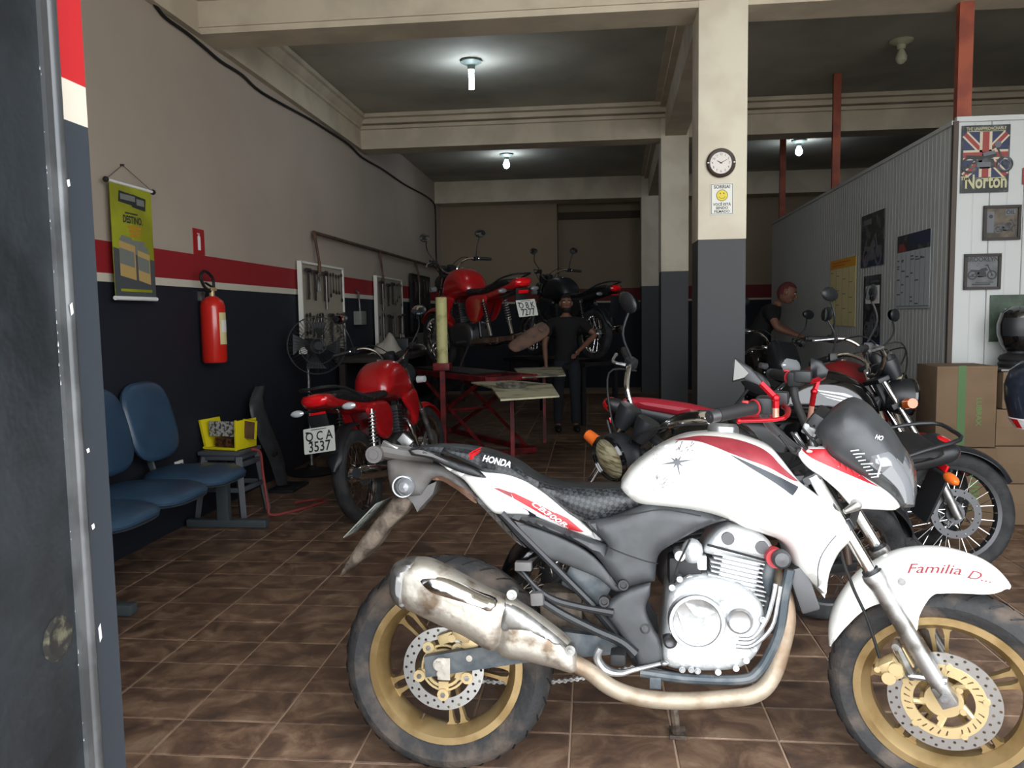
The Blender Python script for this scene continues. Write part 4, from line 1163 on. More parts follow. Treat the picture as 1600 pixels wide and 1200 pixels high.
ftop = catmull([(a, 0, b) for a, b in [(1.068,0.3618),(1.077,0.4428),(1.107,0.5128),(1.142,0.5695),(1.186,0.6101),(1.235,0.6435),(1.294,0.6602),(1.353,0.6628),(1.41,0.6501),(1.459,0.6284),(1.494,0.5984)]], 5)
flow = catmull([(a, 0, b) for a, b in [(1.073,0.3769),(1.1,0.4305),(1.129,0.476),(1.161,0.5122),(1.198,0.5362),(1.245,0.5544),(1.297,0.5748),(1.355,0.5889),(1.411,0.5959),(1.459,0.5983),(1.491,0.6066)]], 5)
def mudguard_loft():
    g = G(); n_ = len(ftop); rows = []
    for lay in (0, .004):
        for i in range(n_):
            s_ = i / (n_ - 1); k = max(.22, min(1, (min(s_, 1 - s_) * 6)) ** .5)
            T_, L_ = ftop[i], flow[i]; o_ = (T_ - FW); o_.y = 0; o_.normalize(); cr = .016 * k
            sec = [(-.067, L_), (-.068, L_.lerp(T_, .5)), (-.060, T_.lerp(L_, .12)), (-.045, T_ + o_ * cr * .45), (-.022, T_ + o_ * cr * .85), (0, T_ + o_ * cr)]
            sec += [(-a, b) for a, b in sec[:-1][::-1]]
            for a, b in sec:
                p = b - o_ * lay; rows.append(Vector((p.x, a * k * (1 - lay * 8), p.z)))
    m_ = 11; N = n_ * m_; fs = []
    for i in range(n_ - 1):
        for j in range(m_ - 1):
            q = (i * m_ + j, i * m_ + j + 1, (i + 1) * m_ + j + 1, (i + 1) * m_ + j); fs.append(q); fs.append(tuple(x + N for x in q[::-1]))
        for j in (0, m_ - 1): a_, b_ = i * m_ + j, (i + 1) * m_ + j; fs.append((a_, b_, b_ + N, a_ + N))
    for i in (0, n_ - 1):
        for j in range(m_ - 1): a_, b_ = i * m_ + j, i * m_ + j + 1; fs.append((a_, b_, b_ + N, a_ + N))
    return g.add(rows, fs)
fd = sobj('front_mudguard', mudguard_loft(), 'white_paint', label='white front mudguard')
fb = Shell([(1.185,0.5982),(1.185,0.5982),(1.213,0.6128),(1.261,0.6266),(1.311,0.6268),(1.354,0.6194),(1.383,0.5999),(1.383,0.5999),(1.345,0.589),(1.32,0.5732),(1.303,0.5427),(1.292,0.5111),(1.288,0.4753),(1.272,0.4705),(1.242,0.4865),(1.22,0.5148),(1.198,0.5468),(1.198,0.5468)], 0, .066, .012, .03, res=.010)
fbn = Shell(fb.poly, .066, .004, .012, .03, back=0, smooth=False, res=.010)
sobj('fender_bracket', fbn.geo().mirror(), 'white_paint', fd, label='white side bracket of the mudguard')
fbt = Shell(fb.poly, .066, .004, .0, .03, smooth=False)
q = [(1.262,0.641),(1.385,0.6531),(1.398,0.6465),(1.45,0.6408)]
dtext('mudguard_lettering', fbt, 'Familia', q[0], q[1], .036, 'wine_red', fd, offset=.008, shear=.35, off=.0065, X=ST, arc=.003)
dtext('mudguard_lettering', fbt, 'D...', q[2], q[3], .032, 'wine_red', fd, offset=.008, shear=.35, off=.0065, X=ST)
q = [(1.251,0.6084),(1.223,0.4506),(1.238,0.3567),(1.214,0.4685),(1.154,0.562)]
sobj('bracket_bolt', G().cyl(V(q[0][0], .075, q[0][1]), V(q[0][0], .087, q[0][1]), .010, n=12), 'alloy', fd)
# caliper and hose
q = [(1.23,0.3702),(1.22,0.341),(1.24,0.4348),(1.271,0.3572),(1.198,0.3691),(1.259,0.3992)]
g = G().box(V(q[0][0], .09, q[0][1]), (.05, .055, .055), R(-35), bev=.014)
for (dx, dz) in ((.012, .014), (-.004, -.014)): g.cyl(V(q[0][0] + dx, .115, q[0][1] + dz), V(q[0][0] + dx, .128, q[0][1] + dz), .017, n=16)
g.cyl(V(q[4][0], .08, q[4][1]), V(q[4][0], .115, q[4][1]), .008, n=10).box(V(q[5][0], .08, q[5][1]), (.03, .02, .06), R(-30), bev=.006)
ca_ = sobj('brake_caliper', g, 'gold_cast', label='gold front brake caliper')
g = G().tube([V(q[2][0], .085, q[2][1]), V(q[3][0], .085, q[3][1] + .01), V(q[3][0] + .01, .08, q[3][1] - .01)], [.012, .016, .012], 8).cyl(V(q[2][0], .07, q[2][1]), V(q[2][0], .105, q[2][1]), .010, n=10)
g.tube([V(q[3][0], .09, q[3][1]), V(lo_.x, .1, lo_.z + .05)], .010, 8)
sobj('caliper_bracket', g, 'steel', ca_)
q = [(1.202,0.3963),(1.189,0.444),(1.167,0.5115),(1.141,0.5696),(1.129,0.6032),(1.11,0.6625),(1.092,0.7833)]
sobj('brake_hose', G().tube([V(a, .10, b) for a, b in q], .0042, 8, smooth=5), 'cable_black')

# headlight fairing
cw = Shell([(1.04,0.9886),(1.051,1.015),(1.079,1.043),(1.111,1.061),(1.139,1.054),(1.164,1.035),(1.185,1.01),(1.214,0.9797),(1.248,0.9191),(1.266,0.8842),(1.276,0.847),(1.277,0.8088),(1.277,0.8088),(1.248,0.8043),(1.248,0.8043),(1.236,0.8216),(1.212,0.8446),(1.176,0.8684),(1.13,0.8936),(1.095,0.9149),(1.07,0.9338),(1.052,0.967)], 0, .075, .055, .06, res=.010)
cwo = sobj('headlight_fairing', cw.geo(), 'grey_plastic', label='dark grey headlight fairing')
sobj('headlight_lens', Shell([(1.123,0.9638),(1.123,0.9638),(1.165,0.9647),(1.212,0.961),(1.238,0.9333),(1.265,0.8894),(1.275,0.8526),(1.277,0.8165),(1.277,0.8165),(1.253,0.8141),(1.253,0.8141),(1.229,0.8567),(1.195,0.8904),(1.165,0.9098),(1.143,0.9349),(1.143,0.9349)], 0, .088, .056, .06, res=.009).geo(), 'lens_smoke', cwo)
q = [(1.133,0.9601),(1.163,0.9205),(1.195,0.9541),(1.181,0.8952),(1.214,0.934),(1.196,0.8997)]
g = G()
for k in range(9):
    t_ = k / 8; a = Vector(V(q[0][0] + (q[3][0] - q[0][0]) * t_, .143, q[0][1] + (q[3][1] - q[0][1]) * t_)); g.tube([a, a + Vector((.02 + .008 * math.sin(k * 2), -.001, .004))], .0016, 4)
g.tube([V(q[2][0], .145, q[2][1]), V(q[4][0] - .01, .146, q[4][1]), V(q[5][0], .145, q[5][1])], .002, 4)
sobj('lens_facet', g, 'lens_clear', cwo)
wg = Shell([(0.9932,0.9479),(0.9932,0.9479),(1.033,0.9521),(1.069,0.9544),(1.069,0.9544),(1.08,0.9348),(1.115,0.9103),(1.168,0.8808),(1.214,0.8515),(1.238,0.8272),(1.245,0.8113),(1.245,0.8113),(1.229,0.8014),(1.169,0.7985),(1.134,0.8001),(1.099,0.8393),(1.061,0.872),(1.025,0.8967),(1.004,0.921)], .085, .010, .028, .03, back=.0, res=.009)
wgn = sobj('fairing_wing', wg.geo(), 'white_paint', label='white side wing of the headlight fairing')
sobj('red_stripe', wg.decal([(1.008,0.9494),(1.008,0.9494),(1.069,0.9533),(1.069,0.9533),(1.084,0.9341),(1.134,0.9025),(1.169,0.8786),(1.198,0.8612),(1.198,0.8612),(1.153,0.8806),(1.1,0.9032),(1.07,0.9162),(1.034,0.9324),(1.034,0.9324)], off=.002), 'decal_red', wgn)
sobj('fairing_wing', Shell(wg.poly, -.085, .010, .0, .03, back=.028, smooth=False, res=.012).geo(), 'white_paint', label='white side wing of the headlight fairing')
q = [(1.145,0.8161),(1.121,0.8052)]
sobj('signal_stub', G().tube([V(q[0][0], .11, q[0][1]), V(q[0][0], .14, q[0][1]), V(q[1][0], .16, q[1][1])], [.016, .013, .007], 12), 'steel', wgn)
q = [(1.188,0.993),(1.204,0.9857)]
dtext('fairing_lettering', cw, 'HO', q[0], q[1], .012, 'decal_white', cwo, offset=.02, off=.004, X=ST)

# handlebar and controls
hb = top + dfork * .06
q = [(0.8556,1.081)]
gx = Vector((q[0][0], 0, 0)); gz = q[0][1]
def HB(sd):
    return [hb + Vector((0, 0, .0)), hb + Vector((0, .08 * sd, .0)), Vector(((hb.x * .6 + gx.x * .4), .19 * sd, (hb.z + gz) / 2 + .02)), Vector((gx.x + .07, .25 * sd, gz + .005)), Vector((gx.x, .35 * sd, gz))]
bar = HB(-1); 
hbo = sobj('handlebar', G().tube(HB(-1)[::-1] + HB(1)[1:], .0115, 12, smooth=5), 'dark_alloy')
for sd in (-1, 1):
    P = HB(sd); d = (P[4] - P[3]).normalized(); g0 = P[4] - d * .115
    sobj('grip', G().tube([g0, P[4]], .0175, 16).tube([P[4], P[4] + d * .004], .0175, 16), 'black_matte', hbo)
    sobj('bar_end', G().cyl(P[4] + d * .004, P[4] + d * .03, .016, n=16).cyl(P[4] + d * .03, P[4] + d * .033, .007, n=12), 'dark_alloy', hbo)
    sobj('grip_flange', G().lathe([(.010, 0), (.021, 0), (.021, .003), (.010, .004)], g0, d, 20).box(g0 + d * .03 + Vector((0, 0, .018)), (.016, .012, .008), bev=.003), 'decal_red', hbo)
    s0 = g0 - d * .035
    sobj('switch_housing', G().box(s0, (.045, .055, .045), bev=.01).box(s0 - d * .045 + Vector((0, 0, .01)), (.05, .03, .035), bev=.008), 'black_plastic', hbo)
    lv = s0 + Vector((.04, 0, -.006))
    lev = [lv + Vector((.0, .02 * -sd, 0)), lv + Vector((.02, .03 * sd, 0)), lv + Vector((.03, .10 * sd, -.004)) + d * .02, lv + Vector((.012, 0, -.006)) + d * .155]
    sobj('lever', G().tube(lev, [.007, .008, .005, .0045], 10, smooth=5).ball(lev[-1], .007), 'red_anodized', hbo, label='red anodised lever')
    # mirror stalk: silver foot, red folding arm, triangular mirror
    m0 = s0 - d * .02 + Vector((0, 0, .02))
    if sd < 0:
        mq = [(0.9747,1.065),(0.975,1.113),(0.9417,1.152),(0.8786,1.214),(0.9205,1.188),(0.9448,1.155),(0.9386,1.147),(0.9061,1.158),(0.8728,1.151)]
        W_ = .27
    else:
        mq = [(0.9767,0.9567),(0.9897,1.044),(1.001,1.083),(0.9788,1.145),(1.01,1.134),(1.028,1.107),(1.022,1.088),(1.004,1.079),(0.9787,1.075)]
        W_ = -.25
    mm = sobj('mirror_stalk', G().tube([V(mq[0][0], W_, mq[0][1]), V(mq[1][0] * .5 + mq[0][0] * .5, W_, (mq[1][1] + mq[0][1]) / 2)], .008, 10), 'peach_metal', mb)
    sobj('mirror_arm', G().tube([V((mq[1][0] + mq[0][0]) / 2, W_, (mq[1][1] + mq[0][1]) / 2), V(mq[1][0], W_, mq[1][1])], .0085, 10).ball(V(mq[1][0], W_, mq[1][1]), .011)
         .tube([V(mq[1][0], W_, mq[1][1]), V(mq[2][0], W_ + .012 * (1 if sd < 0 else -1), mq[2][1])], [.009, .008], 6, flat=.7), 'red_anodized', mm, label='red anodised mirror arm')
    sh_ = Shell([p for p in mq[3:]], W_ + (.012 if sd < 0 else -.012), .004, .010, .02, smooth=False, res=.008)
    sobj('mirror', sh_.geo(), 'black_plastic', mm)
    if sd < 0:
        mp_ = [(0.8848,1.212),(0.9169,1.178),(0.906,1.167),(0.8793,1.159)]
        sobj('mirror_glass', plate(mp_, W_ + .026, W_ + .029), 'mirror_plate', mm)
mqs = [(0.9883,0.9668),(1.029,0.9725),(1.012,0.9421),(1.024,0.9929),(1.052,1.001)]
g = G().tube([V(mqs[0][0], .09, mqs[0][1] + .02), V(mqs[2][0], .08, mqs[2][1])], .008, 8).tube([V(mqs[1][0], .06, mqs[1][1]), V(mqs[2][0] + .02, .07, mqs[2][1] - .01)], .007, 8)
g.box(V(mqs[3][0], .03, mqs[3][1]), (.04, .08, .03), R(20), bev=.006)
sobj('bracket', g, 'alloy')
g = G()
for k in range(5):
    rr = random.Random(k); a = s0 * 0 + V(mqs[3][0] - .05 + .02 * k, .22 - .05 * k, mqs[3][1] + .015)
    g.tube([a, a + Vector((.03, .03, -.05)), V(mqs[0][0] + .02 * k, .05, mqs[0][1] - .02), V(mqs[2][0] - .05, .03, mqs[2][1] - .07)], .0035, 6, smooth=5)
sobj('control_cable', g, 'cable_black')
q = [(1.046,1.002),(1.033,0.9695)]
sobj('instrument_panel', G().box(V(q[0][0] - .01, 0, q[0][1]), (.05, .14, .07), R(35), bev=.015), 'black_plastic')

# ------------------------------------------------------------------ commuter motorcycles
def spoked_wheel(parent, c, Rt, W_, X, name, rimmat='chrome', n=44, cast=False):
    c = Vector(c); Ri = Rt - .075
    g = G().lathe([(Ri + .004, .030), (Ri - .012, .022), (Ri - .016, 0), (Ri - .012, -.022), (Ri + .004, -.030), (Ri, 0)], c, (0, 1, 0), n, closed=True)
    g.lathe(ringprof(.01, .045, -.05, .05), c, (0, 1, 0), 16, closed=True).lathe(ringprof(.01, .062, -.01, .035), c, (0, 1, 0), 18, closed=True)
    if cast:
        for k in range(6):
            a = PI / 3 * k; g.box(c + Vector((.14 * math.cos(a), 0, .14 * math.sin(a))), (.20, .02, .028), -a)
    wh = obj(name, g.xf(X), rimmat, parent)
    obj('tyre', tyre_geo(c, Rt, Ri, W_, n).xf(X), 'rubber', wh)
    if not cast:
        g = G()
        for k in range(36):
            a = 2 * PI * k / 36; b = a + (.5 if k % 4 < 2 else -.5); yy = .035 if k % 2 else -.035
            g.tube([c + Vector((.04 * math.cos(b), yy, .04 * math.sin(b))), c + Vector(((Ri - .01) * math.cos(a), 0, (Ri - .01) * math.sin(a)))], .0016, 3, cap=False)
        obj('spokes', g.xf(X), 'chrome', wh, kind='stuff')
    return wh
def moto(label, loc, yaw, lean=0, steer=0, tank='red_paint', side='red_paint', seat='black_matte', front='red_paint', tail='red_paint', lamp_='round', plate_=None, cast=False,
         signals='lens_clear', rear=True, mirrors=True, rot=0, cowl=None, muf='chrome', sc_=1.0, wing=False, rimmat='chrome', group=None, disc_='disc_steel', grab=True):
    t = thing('motorcycle', label, 'motorcycle', loc)
    t.rotation_euler = (lean, 0, yaw); t.scale = (sc_,) * 3
    A = Vector((1.25, 0, .3)); X = Matrix.Translation(A) @ Matrix.Rotation(steer, 4, Vector((-.43, 0, .9)).normalized()) @ Matrix.Translation(-A)
    def O(name, g, mat, parent=t, **k): return obj(name, g, mat, parent, **k)
    def S(name, g, mat, parent=t, **k): return obj(name, g.xf(X), mat, parent, **k)
    if rear:
        w_ = spoked_wheel(t, (0, 0, .3), .3, .095, I4, 'rear_wheel', rimmat, cast=cast)
        O('brake_drum', G().cyl((0, -.055, .3), (0, -.03, .3), .065, n=20), 'alloy', w_)
    f_ = spoked_wheel(t, (1.28, 0, .3), .3, .08, X, 'front_wheel', rimmat, cast=cast)
    obj('brake_disc', disc_geo(Vector((1.28, 0, .3)), -.055, .12, .085, 16, ((.108, 0),)).xf(X), disc_, f_)
    # chassis
    for sd in (-1, 1):
        O('swingarm', G().box((.22, .085 * sd, .31), (.50, .022, .045), R(3), bev=.006), 'black_plastic' if rear else 'rust_plate')
        p0, p1 = Vector((.03, .115 * sd, .36)), Vector((.13, .115 * sd, .70))
        g = G().tube([p0, p0.lerp(p1, .45)], .018, 12).tube([p0, p1], .009, 8)
        sh = O('shock_absorber', g, 'chrome')
        g = G(); P = []
        for k in range(73):
            q = p0.lerp(p1, .35 + .6 * k / 72); a = k / 72 * 2 * PI * 9; P.append(q + Vector((.026 * math.cos(a), .026 * math.sin(a), 0)))
        O('spring', g.tube(P, .0045, 5), 'black_matte' if sd > 0 else 'steel', sh)
    g = G().tube([(.95, 0, .86), (.86, 0, .55), (.82, 0, .30), (.5, 0, .24), (.42, 0, .34), (.44, 0, .66), (.5, 0, .74), (.95, 0, .86)], .018, 8)
    for sd in (-1, 1): g.tube([(.5, 0, .74), (.2, .08 * sd, .72), (-.25, .07 * sd, .78)], .012, 8).tube([(.44, .07 * sd, .4), (.2, .09 * sd, .70)], .011, 8)
    O('frame', g, 'black_plastic')
    e_ = Shell([(.42, .38), (.44, .28), (.52, .24), (.74, .24), (.84, .30), (.84, .40), (.76, .47), (.58, .48), (.46, .46)], 0, .085, .03, .04, res=.03)
    en_ = O('engine', e_.geo(), 'dark_alloy')
    O('engine_cover', G().lathe([(0, .135), (.06, .135), (.075, .12), (.078, .09)], (.56, 0, .34), (0, -1, 0), 24).lathe([(0, .135), (.045, .135), (.055, .12), (.056, .09)], (.72, 0, .33), (0, -1, 0), 20), 'alloy', en_)
    g = G().box((.74, 0, .56), (.09, .12, .22), R(8), bev=.01)
    for k in range(8): g.box((.725 + .0035 * k, 0, .47 + .022 * k), (.14, .17, .005), R(8))
    O('cylinder', g, 'dark_alloy', en_)
    O('carburettor', G().box((.62, 0, .58), (.12, .06, .06), bev=.01), 'dark_alloy', en_)
    ex_ = O('exhaust_pipe', G().tube([(.82, 0, .60), (.90, -.05, .52), (.88, -.09, .36), (.78, -.12, .25), (.4, -.13, .24), (.2, -.14, .28)], .018, 10, smooth=4), muf)
    O('muffler', G().tube([(.22, -.14, .275), (.16, -.145, .285), (-.30, -.15, .36), (-.33, -.15, .365)], [.02, .042, .045, .03], 14), muf, ex_)
    for sd in (-1, 1):
        O('footrest', G().tube([(.5, .12 * sd, .30), (.5, .24 * sd, .30)], .014, 8), 'black_matte')
    O('side_stand', G().tube([(.5, .1, .26), (.52, .22, .03)], .010, 6), 'black_matte')
    # bodywork
    tk_ = Shell([(.42, .77), (.43, .87), (.50, .95), (.62, 1.00), (.76, .99), (.87, .92), (.93, .82), (.92, .73), (.80, .70), (.66, .73), (.52, .74)], 0, .05, .095, .09, res=.022)
    to_ = O('fuel_tank', tk_.geo(), tank)
    O('fuel_cap', G().lathe([(0, .012), (.03, .012), (.036, 0), (.036, -.02)], (.68, 0, .998), (.1, 0, 1), 18), 'chrome', to_)
    if wing:
        dwing(tk_, (.62, .83), (.80, .83), .07, 'decal_white', to_, flip=True)
        dtext('tank_lettering', tk_, 'HONDA', (.60, .79), (.80, .785), .045, 'decal_white', to_, offset=.02)
    for sd in (-1, 1):
        s_ = Shell([(.70, .72), (.93, .76), (.98, .70), (.95, .58), (.86, .50), (.80, .60)], .115, .006, .02, .04, back=0, res=.03).geo()
        if sd > 0: s_.v = [(x, -y, z) for x, y, z in s_.v]
        O('tank_shroud', s_, tank)
        s_ = Shell([(.12, .73), (.42, .73), (.50, .64), (.44, .50), (.32, .48), (.2, .56)], .085, .006, .02, .04, back=0, res=.03).geo()
        if sd > 0: s_.v = [(x, -y, z) for x, y, z in s_.v]
        O('side_cover', s_, side)
    s_ = Shell([(.46, .81), (.40, .80), (.2, .795), (.02, .835), (-.20, .865), (-.31, .86), (-.30, .82), (-.1, .78), (.15, .745), (.40, .74), (.47, .765)], 0, .075, .05, .05, res=.022)
    O('seat', s_.geo(), seat)
    s_ = Shell([(-.40, .86), (-.28, .845), (-.05, .79), (.15, .76), (.38, .75), (.30, .68), (.08, .70), (-.18, .745), (-.38, .79)], 0, .065, .03, .04, res=.022)
    tl = O('tail_cowl', s_.geo(), tail)
    O('tail_light', G().ball((-.385, 0, .828), (.045, .09, .04), 18), 'lens_red', tl)
    if grab: O('grab_rail', G().tube([(.0, .12, .80), (-.2, .12, .87), (-.38, .09, .90), (-.41, 0, .90), (-.38, -.09, .90), (-.2, -.12, .87), (.0, -.12, .80)], .009, 8, smooth=3), 'black_plastic')
    if rear:
        g = fender_geo((0, 0, .3), .345, .055, R(70), R(165), 20, .02)
        g.box((-.37, 0, .62), (.012, .12, .26), R(-14), bev=.004)
        mgd = O('rear_mudguard', g, 'black_plastic')
    else:
        mgd = O('rear_mudguard', G().box((-.34, 0, .66), (.012, .12, .24), R(-12), bev=.004).box((-.2, 0, .73), (.3, .12, .01), R(10)), 'black_plastic')
    O('reflector', G().box((-.385, 0, .745), (.012, .10, .03), R(-14), bev=.004), 'lens_red', mgd)
    if plate_:
        f = Flat((-.425, 0, .60), (0, -1, 0), (.26, 0, .966)); f.n = f.r.cross(f.u)
        g = f.poly(G(), [(-.095, -.075), (.095, -.075), (.1, -.07), (.1, .07), (.095, .075), (-.095, .075), (-.1, .07), (-.1, -.07)], 0, .003)
        pl_ = O('license_plate', g, 'plate_white', t, smooth=0, label='pale plate reading %s %s' % plate_)
        g = G()
        f.text(g, ' '.join(plate_[0]), 0, .022, .075, .0045, .001, sx=.85); f.text(g, plate_[1], 0, -.04, .085, .0045, .001, sx=.85)
        f.slab(g, -.05, .062, .05, .066, .003, .0042); f.slab(g, -.085, .045, -.065, .055, .003, .0042)
        O('plate_lettering', g, 'plate_ink', pl_, smooth=0)
    for sd in (-1, 1):
        q = G().tube([(-.30, .05 * sd, .765), (-.31, .14 * sd, .765)], .008, 8)
        a = O('turn_signal', q, 'black_plastic'); O('signal_lens', G().ball((-.315, .17 * sd, .765), (.022, .045, .022), 14), signals, a)
    # front end
    lo = Vector((1.28, 0, .3)); dr = Vector((-.43, 0, .903)).normalized(); ft = lo + dr * .72 + Vector((-.035, 0, 0))
    for sd in (-1, 1):
        y = Vector((0, .085 * sd, 0))
        k_ = S('fork_leg', G().tube([lo + y + Vector((0, 0, -.02)), lo + y + dr * .33], .021, 12), 'steel')
        S('fork_tube', G().tube([lo + y + dr * .32, ft + y], .015, 12), 'chrome', k_)
    S('triple_clamp', G().box(ft, (.06, .22, .025), R(-25), bev=.008).box(lo + dr * .58 + Vector((-.03, 0, 0)), (.06, .21, .03), R(-25), bev=.008).tube([ft, lo + dr * .58 + Vector((-.04, 0, 0))], .022, 10), 'black_plastic')
    S('front_mudguard', fender_geo((1.28, 0, .3), .335, .058, R(160), R(28), 24, .03), front)
    if lamp_ == 'round':
        hl = Vector((1.06, 0, .87)); ax = (1, 0, -.08)
        h_ = S('headlight', G().lathe([(0, -.09), (.05, -.085), (.08, -.05), (.092, 0), (.094, .04), (.086, .045), (.084, .03), (0, .03)], hl, ax, 28), 'black_plastic')
        S('headlight_lens', G().lathe([(0, .052), (.05, .048), (.084, .034), (.084, .028), (0, .028)], hl, ax, 28), 'lens_warm', h_)
        S('headlight_ring', G().lathe([(.083, .038), (.09, .05), (.097, .04), (.095, .028)], hl, ax, 28, closed=True), 'black_gloss', h_)
    else:
        s_ = Shell([(.93, 1.02), (1.02, 1.06), (1.12, .96), (1.17, .86), (1.12, .78), (1.02, .76), (.95, .86)], 0, .06, .06, .06, res=.025)
        h_ = S('headlight_fairing', s_.geo(), cowl or tank)
        s_ = Shell([(1.09, .95), (1.13, .94), (1.18, .86), (1.13, .80), (1.07, .82)], 0, .05, .05, .04, res=.02)
        S('headlight_lens', s_.geo(), 'lens_clear', h_)
    for sd in (-1, 1):
        S('gauge', G().tube([(1.0 + .015, .052 * sd, .96), (.985, .052 * sd, 1.02), (.975, .052 * sd, 1.045)], [.03, .048, .046], 18), 'black_plastic')
        a = S('turn_signal', G().tube([(1.03, .07 * sd, .83), (1.03, .15 * sd, .83)], .009, 8), 'black_plastic')
        S('signal_lens', G().tube([(1.03, .14 * sd, .83), (1.03, .20 * sd, .83)], [.028, .024], 14), 'lens_orange' if signals == 'lens_orange' else signals, a)
    hb_ = ft + Vector((-.01, 0, .03))
    def hbp(sd): return [hb_, hb_ + Vector((0, .06 * sd, 0)), Vector((.93, .13 * sd, 1.06)), Vector((.87, .20 * sd, 1.10)), Vector((.80, .26 * sd, 1.09)), Vector((.73, .37 * sd, 1.07))]
    hbar = S('handlebar', G().tube(hbp(-1)[::-1] + hbp(1)[1:], .011, 10, smooth=4), 'chrome')
    for sd in (-1, 1):
        P = hbp(sd); d = (P[5] - P[4]).normalized()
        S('grip', G().tube([P[5] - d * .115, P[5]], .0165, 12).tube([P[5], P[5] + d * .012], .013, 12), 'black_matte', hbar)
        c_ = P[5] - d * .145
        S('switch_housing', G().box(c_, (.045, .045, .045), bev=.01), 'black_plastic', hbar)
        S('lever', G().tube([c_ + Vector((.03, 0, 0)), c_ + Vector((.055, .05 * sd, -.005)), P[5] + Vector((.045, 0, -.01))], [.008, .006, .006], 8, smooth=3).ball(P[5] + Vector((.045, 0, -.01)), .009, 8), 'alloy', hbar)
        if mirrors:
            m0 = c_ + Vector((0, 0, .02)); m1 = m0 + Vector((.03, .05 * sd, .10)); m2 = m0 + Vector((-.0, .07 * sd, .19))
            ms = S('mirror_stalk', G().tube([m0, m1, m2], .0055, 8, smooth=4), 'black_plastic')
            mr = Matrix.Rotation(R(10 * sd), 3, 'Z')
            S('mirror', G().ball(m2 + Vector((0, .015 * sd, .035)), (.018, .062, .040), 16, mr), 'black_plastic', ms)
            S('mirror_glass', G().lathe([(0, 0), (.03, 0), (.038, -.002)], (0, 0, 0), (-1, 0, 0), 20).xf(Matrix.Translation(m2 + Vector((-.0175, .015 * sd, .035))) @ Matrix.Diagonal((1, 1.45, .9, 1))), 'mirror_glass', ms)
    g = G()
    for sd in (-1, 1):
        g.tube([Vector((.80, .22 * sd, 1.07)), Vector((.98, .2 * sd, 1.12)), Vector((1.06, .06 * sd, 1.0)), Vector((.98, .03 * sd, .85))], .004, 6, smooth=5)
    S('control_cable', g, 'cable_black')
    return t

moto('red motorcycle seen from behind with its plate reading QCA 3537', (-1.45, 4.90, 0), R(83), R(-9), R(-10), plate_=('QCA', '3537'))
moto('black motorcycle with a round headlight and orange front indicator facing left behind the white one', (.99, 3.42, 0), R(193), R(-15), R(32), sc_=.94, rimmat='dark_alloy', disc_='dark_alloy',
     tank='black_gloss', side='black_gloss', front='black_gloss', tail='black_plastic', signals='lens_orange')
moto('black motorcycle with a long red seat facing right, its tank marked with a pale wing', (.47, 4.12, 0), R(-4), R(-6), R(6),
     tank='black_gloss', side='black_plastic', seat='seat_red', rimmat='dark_alloy', disc_='dark_alloy', grab=False, front='black_plastic', tail='black_plastic', signals='lens_orange', wing=True)
moto('dark red motorcycle parked beside the white partition', (1.10, 5.62, 0), R(-62), R(-6), R(12), tank='dull_red_paint', side='black_plastic', front='dull_red_paint', tail='black_plastic', signals='lens_smoke', rimmat='dark_alloy')
moto('farthest dark motorcycle of the row behind the near column', (1.28, 7.75, 0), R(-80), R(-5), R(14), tank='black_gloss', side='black_plastic', front='black_plastic', tail='black_plastic', lamp_='fairing', cowl='black_plastic', signals='lens_smoke', rimmat='dark_alloy')
LZ = .75
moto('red motorcycle raised on the scissor lift, its plate reading OBK 7277', (-.80, 7.35, LZ + .015), R(128), R(-4), R(6), plate_=('OBK', '7277'), rear=False, signals='lens_smoke')
moto('dark motorcycle raised at the back behind the standing man', (.02, 9.55, LZ + .015), R(128), 0, R(6), signals='lens_smoke', tank='black_plastic', side='black_plastic', front='black_plastic', tail='black_plastic', plate_=None)

# ------------------------------------------------------------------ lifts
def lift(loc, yaw, label, full=True):
    fm = 'lift_red' if full else 'black_matte'
    t = thing('lift_table', label, 'lift', loc, yaw)
    g = G()
    for sd in (-1, 1): g.box((.65, .26 * sd, LZ - .03), (1.8, .05, .05))
    for x in (-.2, .35, .9, 1.5): g.box((x, 0, LZ - .03), (.05, .5, .04))
    obj('frame', g, fm, t)
    if full:
        for sd in (-1, 1):
            for (a, b) in (((-.15, 0, .05), (1.25, 0, LZ - .06)), ((1.35, 0, .05), (-.05, 0, LZ - .06))):
                obj('scissor_arm', G().tube([(a[0], .22 * sd, a[2]), (b[0], .22 * sd, b[2])], .022, 4), 'lift_red', t)
        obj('cross_bar', G().tube([(.6, -.24, .36), (.6, .24, .36)], .016, 8), 'lift_red', t)
        obj('base_frame', G().box((.6, .24, .03), (1.7, .05, .05)).box((.6, -.24, .03), (1.7, .05, .05)).box((-.22, 0, .03), (.05, .5, .05)).box((1.42, 0, .03), (.05, .5, .05)), 'lift_red', t)
    if not full:
        for x in (-.15, 1.4):
            for sd in (-1, 1): obj('leg', G().box((x, .24 * sd, LZ / 2 - .03), (.05, .05, LZ - .06)), 'black_matte', t)
    obj('deck_plate', G().box((.85, 0, LZ), (1.35, .42, .012)), 'black_plastic', t, label='dark deck plate')
    return t
lf = lift((-.90, 7.52, 0), R(128), 'red scissor lift table under the raised red motorcycle')
lift((-.02, 9.6, 0), R(128), 'dark lift table behind the standing man', False)
li = (Matrix.Translation((-.90, 7.52, 0)) @ Matrix.Rotation(R(128), 4, 'Z')).inverted()
def ramp(pts, z, label):
    g = G().prism(pts, lambda a, b, t: Vector((a, b, t)), z - .012, z)
    return obj('side_plate', g.xf(li), 'lift_plate', lf, label=label, smooth=0)
ramp([(-1.054,6.839),(-0.8108,6.33),(-0.6312,5.398),(-0.2387,5.636),(-0.3415,6.587),(-0.7143,7.011)], .73, 'near stained cream side plate')
